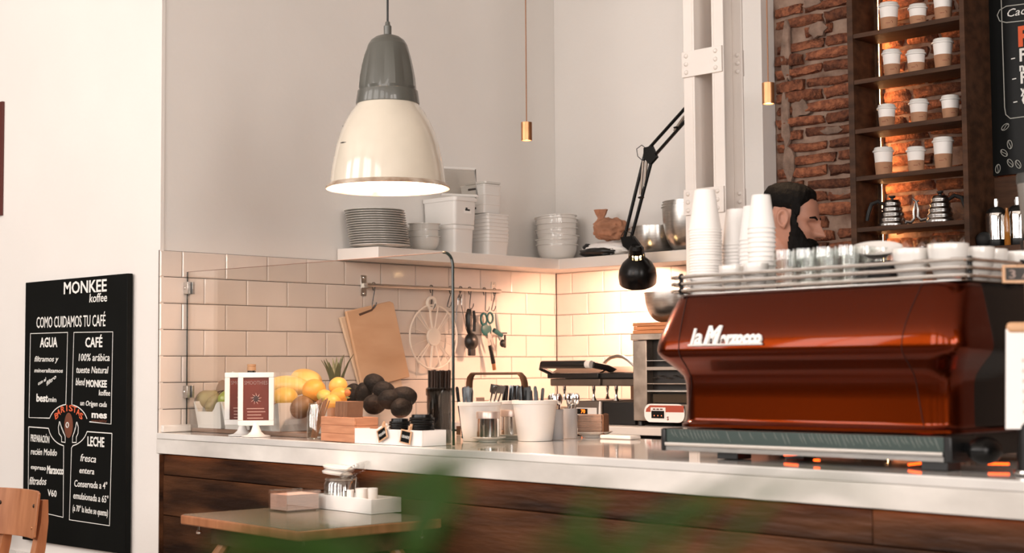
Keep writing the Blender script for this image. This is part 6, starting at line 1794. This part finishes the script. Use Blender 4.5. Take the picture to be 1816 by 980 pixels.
cl("mes", (-0.4359,-2.236,1.0004), (-0.3224,-2.236,0.9987), 12.7, bold=0.0012, shear=0)
cl("PREPARACIÓN", (-0.9162,-2.236,0.8948), (-0.7637,-2.236,0.8911), 13.8, bold=0.0003, shear=0)
cl("recién Molido", (-0.9148,-2.236,0.8403), (-0.7018,-2.236,0.8414), 12.7, bold=0.0003, shear=0.15)
cl("expreso", (-0.9133,-2.236,0.781), (-0.7895,-2.236,0.779), 9.0, bold=0.0003, shear=0.15)
cl("Marzocco", (-0.7796,-2.236,0.7679), (-0.6479,-2.236,0.7686), 14.9, bold=0.0012, shear=0.1)
cl("filtrados", (-0.9245,-2.236,0.7163), (-0.7836,-2.236,0.7203), 14.9, bold=0.0003, shear=0.3)
cl("V60", (-0.7702,-2.236,0.6773), (-0.6981,-2.236,0.6758), 12.7, bold=0.0003, shear=0)
cl("LECHE", (-0.4652,-2.236,0.8892), (-0.3403,-2.236,0.8882), 17.5, bold=0.0012, shear=0)
cl("fresca", (-0.519,-2.236,0.8273), (-0.4013,-2.236,0.8251), 13.8, bold=0.0003, shear=0.25)
cl("entera", (-0.5249,-2.236,0.7798), (-0.4135,-2.236,0.7785), 11.7, bold=0.0003, shear=0.15)
cl("Conservada a 4°", (-0.5629,-2.236,0.7248), (-0.3156,-2.236,0.7261), 12.7, bold=0.0003, shear=0.1)
cl("emulsionada a 65°", (-0.5689,-2.236,0.677), (-0.306,-2.236,0.6737), 12.7, bold=0.0003, shear=0.1)
cl("(a 70° la leche se quema)", (-0.5727,-2.236,0.6283), (-0.3092,-2.236,0.6229), 11.7, bold=0.0003, shear=0.1)
ribbon([cb_(p) for p in ((-0.633,-2.236,1.0495), (-0.6566,-2.236,1.0468), (-0.6797,-2.236,1.0418), (-0.7012,-2.236,1.0349), (-0.7204,-2.236,1.0264), (-0.737,-2.236,1.0164), (-0.7504,-2.236,1.0049), (-0.7606,-2.236,0.9926), (-0.9314,-2.236,0.9924), (-0.9273,-2.236,1.3415), (-0.6245,-2.236,1.3399), (-0.6325,-2.236,1.0477),)], 0.0038, (0, -1, 0), 0.0006).build("chalk_frame", CHALK, ch)
ribbon([cb_(p) for p in ((-0.4491,-2.236,0.9838), (-0.2891,-2.236,0.9773), (-0.2824,-2.236,1.3343), (-0.5755,-2.236,1.3387), (-0.5858,-2.236,1.0496), (-0.5686,-2.236,1.047), (-0.5458,-2.236,1.0426), (-0.5249,-2.236,1.0359), (-0.5061,-2.236,1.0276), (-0.49,-2.236,1.0178), (-0.4773,-2.236,1.0068), (-0.4681,-2.236,0.9948),)], 0.0038, (0, -1, 0), 0.0006).build("chalk_frame", CHALK, ch)
ribbon([cb_(p) for p in ((-0.9328,-2.236,0.954), (-0.7692,-2.236,0.9511), (-0.7669,-2.236,0.9486), (-0.7597,-2.236,0.935), (-0.7485,-2.236,0.9222), (-0.7332,-2.236,0.9109), (-0.7149,-2.236,0.9011), (-0.6935,-2.236,0.893), (-0.6701,-2.236,0.8873), (-0.6455,-2.236,0.8838), (-0.6459,-2.236,0.8828), (-0.6442,-2.236,0.5978), (-0.929,-2.236,0.6135), (-0.9328,-2.236,0.954),)], 0.0038, (0, -1, 0), 0.0006).build("chalk_frame", CHALK, ch)
ribbon([cb_(p) for p in ((-0.2819,-2.236,0.9418), (-0.4663,-2.236,0.9446), (-0.4671,-2.236,0.9437), (-0.475,-2.236,0.9326), (-0.4855,-2.236,0.9219), (-0.4991,-2.236,0.9123), (-0.5149,-2.236,0.9038), (-0.5329,-2.236,0.8964), (-0.5523,-2.236,0.8905), (-0.5732,-2.236,0.8861), (-0.5844,-2.236,0.8774), (-0.5951,-2.236,0.5912), (-0.2935,-2.236,0.5871), (-0.2819,-2.236,0.9418),)], 0.0038, (0, -1, 0), 0.0006).build("chalk_frame", CHALK, ch)
cl("B", (-0.7172,-2.236,0.9865), (-0.6922,-2.236,0.996), 11.7, m=CHALK_O, bold=0.0006)
cl("A", (-0.6986,-2.236,1.0025), (-0.671,-2.236,1.0098), 11.7, m=CHALK_O, bold=0.0006)
cl("R", (-0.6729,-2.236,1.015), (-0.6431,-2.236,1.0195), 11.7, m=CHALK_O, bold=0.0006)
cl("I", (-0.6307,-2.236,1.0228), (-0.6236,-2.236,1.0234), 11.7, m=CHALK_O, bold=0.0006)
cl("S", (-0.6103,-2.236,1.024), (-0.58,-2.236,1.023), 11.7, m=CHALK_O, bold=0.0006)
cl("T", (-0.579,-2.236,1.0204), (-0.5497,-2.236,1.0167), 11.7, m=CHALK_O, bold=0.0006)
cl("A", (-0.5513,-2.236,1.0115), (-0.5242,-2.236,1.0052), 11.7, m=CHALK_O, bold=0.0006)
cl("S", (-0.5302,-2.236,0.9986), (-0.5058,-2.236,0.9901), 11.7, m=CHALK_O, bold=0.0006)
MB().lathe([(0, 0), (0.034, 0), (0.030, 0.002), (0, 0.003)], 24, M=Matrix.Rotation(PI / 2, 4, "X") @ Matrix.Diagonal((1, 1.5, 1, 1))).build("cup_drawing", CHALK_B, ch, cb_((-0.61,-2.236,0.9664)))
MB().tube(arc((0, -0.004, 0), 0.010, 0, 360, 16)[:-1], 0.002, 5, True).build("bean_drawing", CHALK, ch, cb_((-0.6123,-2.236,0.9677)))
ribbon([cb_(p) for p in ((-0.6811,-2.236,0.9807), (-0.69,-2.236,0.9564), (-0.6845,-2.236,0.9324), (-0.6632,-2.236,0.9184), (-0.6627,-2.236,0.8991), (-0.6342,-2.236,0.8974), (-0.6347,-2.236,0.9216), (-0.6493,-2.236,0.9391), (-0.6591,-2.236,0.957), (-0.6514,-2.236,0.9332), (-0.6612,-2.236,0.9509), (-0.676,-2.236,0.9749), (-0.6811,-2.236,0.9807),)], 0.004, (0, -1, 0), 0.0006).build("hand_drawing", CHALK, ch)
ribbon([cb_(p) for p in ((-0.545,-2.236,0.9809), (-0.5329,-2.236,0.9597), (-0.535,-2.236,0.9359), (-0.5482,-2.236,0.9213), (-0.5477,-2.236,0.8998), (-0.5783,-2.236,0.8989), (-0.5761,-2.236,0.923), (-0.5651,-2.236,0.941), (-0.5607,-2.236,0.9591), (-0.565,-2.236,0.9352), (-0.5537,-2.236,0.9592), (-0.5493,-2.236,0.9773), (-0.545,-2.236,0.9809),)], 0.004, (0, -1, 0), 0.0006).build("hand_drawing", CHALK, ch)
cl("speciality", (-0.4356,-2.236,0.984), (-0.3221,-2.236,0.9837), 5.5, m=CHALK_B)

# ---------------------------------------------------------------- beech chair in front of the chalkboard
cz = 0.80
_c = (0.485,-2.9417,0.8)
cx, cy = _c[0], _c[1]
chair = thing('chair', 'beech chair with a curved screwed backrest below the chalkboard', 'chair', (cx - 0.155, cy, 0))
W2 = 0.155
m = MB()
cols_ = []
for k in range(13):
    x = -W2 + 2 * W2 * k / 12
    bow = 0.030 * (1 - (x / W2) ** 2)
    ends = 0.150
    zz1 = 0.0 - (0.006 if abs(x) > 0.14 else 0)
    zz0 = -ends + (0.006 if abs(x) > 0.14 else 0)
    cols_.append([(x, -0.020 + bow, cz + zz1), (x, -0.011 + bow, cz + zz1), (x + 0.0, -0.026 + bow, cz + zz0), (x, -0.035 + bow, cz + zz0)])
m.loft(cols_).build('backrest', CHAIRWOOD, chair, smooth=45, bev=0.002)
for sx in (-1, 1):
    xx = sx * 0.112
    MB().loft([[(xx + a * hx + sx * dx, y + b * hy, z) for a, b in ((-1, -1), (1, -1), (1, 1), (-1, 1))] for hx, hy, y, z, dx in ((0.013, 0.010, 0.022, cz - 0.03, 0), (0.014, 0.013, 0.020, cz - 0.10, 0), (0.015, 0.017, 0.006, 0.62, 0.002), (0.017, 0.020, -0.035, 0.44, 0.006), (0.017, 0.018, 0.0, 0.22, 0.008), (0.014, 0.014, 0.06, 0.0, 0.012))]).build('rear_leg', CHAIRWOOD, chair, smooth=50)
    MB().loft([[(sx * 0.150 + a * 0.016, y + b * 0.016, z) for a, b in ((-1, -1), (1, -1), (1, 1), (-1, 1))] for y, z in ((-0.385, 0.43), (-0.40, 0.0))]).build('front_leg', CHAIRWOOD, chair, bev=0.003)
    MB().span((sx * 0.150 - 0.01, -0.375, 0.375), (sx * 0.150 + 0.01, -0.05, 0.425)).build('side_rail', CHAIRWOOD, chair, bev=0.002)
    for zz in (cz - 0.048, cz - 0.118):
        MB().ball((xx, 0.0 - 0.0105 - (0.005 if zz < cz - 0.1 else 0.0), zz), (0.007, 0.004, 0.007), 12, 8).build('screw', mat('dark_screw_%d' % int(sx * 10 + zz * 100), (0.03, 0.02, 0.015), 0.3, 0.6) if zz > cz - 0.1 else BRASS, chair)
MB().loft([[(x, -0.225 + y, z) for x, y, _ in rrect(0.178, 0.19, 0.05, 5)] for z in (0.4305, 0.446)]).build('seat', CHAIRWOOD, chair, bev=0.004)
# dark wooden table corner behind the chair, at the left edge of the picture
_t = (-1.0369,-2.3,0.6804)
dt = thing('dark_table', 'dark wooden table edge behind the beech chair', 'table', (_t[0] - 0.577, -2.54, 0))
MB().span((-0.5, -0.24, _t[2] - 0.03), (0.575, 0.24, _t[2])).build('tabletop', SHELFWOOD, dt, bev=0.003)
for sx in (-0.45, 0.40):
    for sy in (-0.19, 0.19):
        MB().span((sx - 0.022, sy - 0.022, 0), (sx + 0.022, sy + 0.022, _t[2] - 0.0305)).build('leg', SHELFWOOD, dt)
# poster at the far left edge of the picture
_t = (-1.2401,-2.22,2.1135)
solo(MB().span((-0.5, -0.012, -0.25), (0.0, 0.0, 0.25)), 'poster_frame', mat('dark_red_frame', (0.10, 0.02, 0.015), 0.5), 'dark red picture frame cut off by the left edge', 'picture', (_t[0], -2.206, _t[2]))

# ---------------------------------------------------------------- cafe table in front of the bar
TZ = 0.752
_a, _b, _c = Vector((1.0428,-2.8222,0.752)), Vector((1.7027,-2.8695,0.752)), Vector((1.627,-2.3332,0.752))
LA, LC = (_a - _b).length, (_c - _b).length
TA = math.radians(-5.2)
tb = thing('cafe_table', 'square cafe table with an olive grey top and orange wooden edge', 'table', (_b.x, _b.y, 0), TA)
LC = min(LC, 0.49)
MB().prism([(x, y, TZ - 0.028) for x, y, _ in rrect(LA / 2, LC / 2, 0.02, 4, -LA / 2, LC / 2)], (0, 0, 0.0268)).build('wooden_edge', CHAIRWOOD, tb, bev=0.004)
MB().prism([(x, y, TZ - 0.0010) for x, y, _ in rrect(LA / 2 - 0.007, LC / 2 - 0.007, 0.015, 4, -LA / 2, LC / 2)], (0, 0, 0.0012)).build('laminate_top', GREYTOP, tb)
MB().span((-LA + 0.07, 0.07, TZ - 0.085), (-0.07, LC - 0.07, TZ - 0.029)).build('apron', SHELFWOOD, tb)
for sx, sy in ((-LA + 0.09, 0.09), (-0.09, 0.09), (-0.09, LC - 0.09), (-LA + 0.09, LC - 0.09)):
    dx, dy = (-1 if sx < -LA / 2 else 1), (-1 if sy < LC / 2 else 1)
    MB().tube([(sx - dx * 0.03, sy - dy * 0.03, TZ - 0.05), (sx + dx * 0.005, sy + dy * 0.005, TZ - 0.12), (sx + dx * 0.012, sy + dy * 0.012, 0.40), (sx + dx * 0.02, sy + dy * 0.02, 0.0)], [0.018, 0.020, 0.018, 0.014], 10).build('leg', CHAIRWOOD, tb)
    MB().lathe([(0, 0), (0.008, 0), (0.009, 0.006), (0.005, 0.010), (0.005, 0.0285), (0, 0.0285)], 12).build('bolt', CHROME, tb, (sx - dx * 0.0 + dx * 0.045, sy + dy * 0.045, TZ - 0.057))
TT = TZ + 0.0008
def tz_(p):
    return (p[0], p[1], TT)
# acrylic napkin holder
_p0, _p1, _p2 = Vector((1.151,-2.5797,0.753)), Vector((1.2523,-2.5672,0.753)), Vector((1.2177,-2.4503,0.753))
nh = thing('napkin_holder', 'clear acrylic holder full of pink paper napkins on the table', 'napkin holder', (_p1.x, _p1.y, TT), TA)
wl, dl_ = (_p0 - _p1).length * 1.0, (_p2 - _p1).length * 1.0
MB().span((-wl, 0, 0), (0, dl_, 0.004)).span((-wl, 0, 0.0042), (0, 0.003, 0.062)).span((-wl, dl_ - 0.003, 0.0042), (0, dl_, 0.062)).span((-wl, 0.0032, 0.0042), (-wl + 0.003, dl_ - 0.0032, 0.062)).span((-0.003, 0.0032, 0.0042), (0, dl_ - 0.0032, 0.062)).build('acrylic_case', CLEAR2, nh, smooth=0)
PNAP = mat('pink_paper_napkin', (0.66, 0.43, 0.36), 0.9, rnd=0.06, var=0.06, vscale=30)
for k in range(11):
    z = 0.0046 + 0.0042 * k
    MB().span((-wl + 0.004, 0.004, z), (-0.004, dl_ - 0.004, z + 0.0037)).build('napkin', PNAP, nh)
# white condiment tray
_p0, _p1, _p2 = Vector((1.2037,-2.4371,0.753)), Vector((1.4976,-2.4439,0.753)), Vector((1.4899,-2.3332,0.753))
wl, dl_ = (_p0 - _p1).length, (_p2 - _p1).length
ct = thing('condiment_tray', 'white open tray holding a clamp jar and two white pots', 'tray', (_p1.x, _p1.y, TT), TA)
hh = 0.044
MB().span((-wl, 0, 0), (0, dl_, 0.005)).span((-wl, 0, 0.0052), (0, 0.006, hh)).span((-wl, dl_ - 0.006, 0.0052), (0, dl_, hh)).span((-wl, 0.0062, 0.0052), (-wl + 0.006, dl_ - 0.0062, hh)).span((-0.006, 0.0062, 0.0052), (0, dl_ - 0.0062, hh)).build('tray', PAPER_W, ct, bev=0.001)
_tx, _ty = Vector((math.cos(TA), math.sin(TA), 0)), Vector((-math.sin(TA), math.cos(TA), 0))
def tr_(x, y, z=0.0056):
    p = _p1 + _tx * x + _ty * y
    return (p.x, p.y, TT + z)
SJ = 1.15
cj = thing('clamp_jar', 'wide clear clamp jar with its glass lid tipped open in the white tray', 'jar', tr_(-wl * 0.80, dl_ * 0.5))
MB().lathe([(0, 0), (0.044, 0), (0.048, 0.005), (0.048, 0.062), (0.042, 0.072), (0.044, 0.078), (0.041, 0.078), (0.040, 0.072), (0.0455, 0.061), (0.0455, 0.007), (0, 0.004)], 32).build('glass', CLEAR2, cj)
MB().tube(arc((0, 0, 0.0725), 0.0435, 0, 360, 24, (1, 0, 0), (0, 1, 0))[:-1], 0.0016, 6, True).tube([(0.044, 0, 0.0725), (0.062, 0, 0.080), (0.058, 0, 0.05)], 0.0018, 6).build('wire_clamp', STEEL, cj)
MB().lathe([(0, -0.006), (0.036, -0.006), (0.044, -0.002), (0.045, 0.003), (0.030, 0.008), (0, 0.009)], 32).build('glass_lid', CLEAR2, cj, (0.052, 0.004, 0.098), rot=(0.15, -0.55, 0))
MB().lathe([(0, 0), (0.040, 0.001), (0.043, 0.006), (0.034, 0.012), (0, 0.015)], 32).build('white_lid', CERAMIC, cj, (-0.018, 0.0, 0.083), rot=(-0.10, 0.08, 0))
MB().lathe([(0, 0), (0.040, 0.001), (0.043, 0.006), (0.034, 0.011), (0, 0.0115)], 32).build('white_lid', CERAMIC, cj, (-0.020, 0.004, 0.098), rot=(-0.06, 0.12, 0))
cj.scale = (SJ, SJ, SJ)
for x, l, r, h in ((-wl * 0.40, 'wider white pot left in the condiment tray', 0.021, 0.062), (-wl * 0.21, 'slim white pot at the right end of the condiment tray', 0.0155, 0.066)):
    solo(MB().lathe([(0, 0), (r * 0.85, 0), (r, h), (r * 0.92, h), (r * 0.8, 0.004), (0, 0.004)], 24), 'white_pot', CERAMIC, l, 'pot', tr_(x, dl_ * 0.45))
for k in range(3):
    solo(MB().box((0, 0, 0.028), (0.008, 0.006, 0.056)), 'sugar_stick', PAPER_W, ('left', 'middle', 'right')[2 - k] + ' thin white sugar stick of three beside the clamp jar', 'sugar stick', tr_(-wl * (0.52 + 0.022 * k), dl_ * (0.30 + 0.1 * (k % 2))), 0.3 * k, group='sugar sticks in the tray')
# two dark chairs with bright wire backs pushed under the table
def wire_chair(label, u0, us, q, bar):
    t = thing('wire_chair', label, 'chair', (u0[0], u0[1], 0), TA, 'wire back chairs under the table')
    xs = [Vector((p[0] - u0[0], p[1] - u0[1], 0)).dot(_tx) for p in us]
    zt_ = TZ - 0.092
    for x in xs:
        MB().tube([(x, 0, 0.45), (x, 0.0, zt_)], 0.0030, 6).build('wire', CHROME, t)
    MB().tube([(xs[0] - 0.03, 0, 0.60), (xs[-1] + 0.03, 0, 0.60)], 0.006, 8).build('cross_bar', BLACKPL, t)
    c = (xs[0] + xs[-1]) / 2
    MB().loft([[(c + x, -0.10 + y, z) for x, y, _ in rrect(0.15, 0.13, 0.04, 4)] for z in (0.435, 0.4495)]).build('seat', BLACKPL, t)
    for sx in (-0.12, 0.12):
        for sy in (-0.2, 0.0):
            MB().tube([(c + sx, sy, 0.436), (c + sx * 1.1, sy * 1.05, 0.0)], 0.008, 8).build('leg', CHROME, t)
    MB().tube([(xs[0] - 0.03, 0, 0.45), (xs[0] - 0.03, 0, 0.605)], 0.006, 8).tube([(xs[-1] + 0.03, 0, 0.45), (xs[-1] + 0.03, 0, 0.605)], 0.006, 8).build('back_post', BLACKPL, t)
wire_chair('dark chair with four bright back wires under the left of the table', (1.2748,-2.5695,0.6592), ((1.1638,-2.5593,0.6501), (1.2403,-2.5663,0.6564), (1.3242,-2.574,0.6632), (1.3938,-2.5803,0.6688)), 0, 0)
wire_chair('dark chair with four bright back wires under the right of the table', (1.5924,-2.5585,0.6816), ((1.5048,-2.5505,0.6745), (1.5644,-2.5559,0.6793), (1.6146,-2.5605,0.6834), (1.6747,-2.566,0.6883)), 0, 0)

# ---------------------------------------------------------------- house plants right in front of the camera, out of focus
LEAF = mat('glossy_green_leaf', (0.016, 0.042, 0.003), 0.55, spec=0.2, var=0.3, vscale=20)
def plant(label, crown, floor_z, blades):
    t = thing('potted_plant', label, 'plant', (crown[0], crown[1], 0))
    o = Vector((crown[0], crown[1], 0))
    ch_ = Vector(crown)
    MB().lathe([(0, 0), (0.10, 0), (0.13, crown[2] - 0.12), (0.135, crown[2] - 0.10), (0.12, crown[2] - 0.10), (0.115, crown[2] - 0.13), (0, crown[2] - 0.13)], 28).build('pot', mat('clay_pot_%d' % int(crown[0] * 100), (0.25, 0.11, 0.06), 0.8), t)
    for pts, w in blades:
        P = [Vector(p) for p in pts]
        base = ch_ + Vector((0, 0, -0.12))
        MB().tube([base - o, ch_ - o, (P[0] + ch_) / 2 - o + Vector((0, 0, 0.01)), P[0] - o], 0.0022, 6).build('stem', LEAF, t)
        # resample the blade and give it a lance-shaped width with a folded midrib
        rings = []
        n = 12
        for i in range(n + 1):
            s = i / n * (len(P) - 1)
            j = min(int(s), len(P) - 2)
            c = P[j].lerp(P[j + 1], s - j)
            d = (P[j + 1] - P[j]).normalized()
            sd = d.cross(Vector((-0.66, 0.68, 0.3)))
            sd.normalize()
            nn = sd.cross(d)
            ww = w * 0.5 * max(0.03, math.sin(PI * min(1, 0.08 + 0.92 * i / n)) ** 0.7)
            rings.append([c - sd * ww - o + nn * ww * 0.25, c - o, c + sd * ww - o + nn * ww * 0.25, c - o - nn * 0.0008])
        MB().loft(rings).build('leaf', LEAF, t, smooth=70)
plant('blurred green house plant close to the camera at bottom centre', (4.565,-5.0423,1.0609), 0, [
 (((4.5721,-5.0682,1.117), (4.5807,-5.061,1.1316), (4.5831,-5.0455,1.1401), (4.587,-5.0282,1.1457), (4.5925,-5.0089,1.1465)), 0.0089),
 (((4.5898,-5.0642,1.1089), (4.5944,-5.061,1.1233), (4.5927,-5.0494,1.1315), (4.5983,-5.0445,1.1379)), 0.0148),
 (((4.5947,-5.0872,1.1064), (4.5827,-5.0997,1.1161), (4.5647,-5.1035,1.1185), (4.5531,-5.1145,1.1151)), 0.0142),
 (((4.5919,-5.0757,1.1032), (4.5874,-5.0811,1.1147), (4.5721,-5.0823,1.119), (4.5631,-5.0913,1.1218)), 0.0089)])
plant('blurred green house plant close to the camera at bottom right of centre', (4.5955,-4.956,1.0537), 0, [
 (((4.6048,-4.9789,1.0999), (4.6111,-4.9737,1.1118), (4.6138,-4.9578,1.1197), (4.62,-4.9387,1.13)), 0.0094),
 (((4.6151,-4.9969,1.1007), (4.6103,-5.0028,1.1142), (4.6055,-4.9943,1.1248), (4.6049,-4.9815,1.1318)), 0.0067),
 (((4.5961,-4.9322,1.1093), (4.6076,-4.9222,1.1232), (4.6171,-4.9135,1.1295), (4.6237,-4.8931,1.1297)), 0.0047),
 (((4.6114,-4.8905,1.1224), (4.6228,-4.8799,1.1285), (4.6268,-4.8618,1.1263), (4.641,-4.8473,1.119)), 0.0044),
 (((4.6246,-4.9873,1.0968), (4.621,-4.9918,1.1083), (4.6061,-5.0068,1.1142), (4.5963,-5.016,1.1095)), 0.0089)])
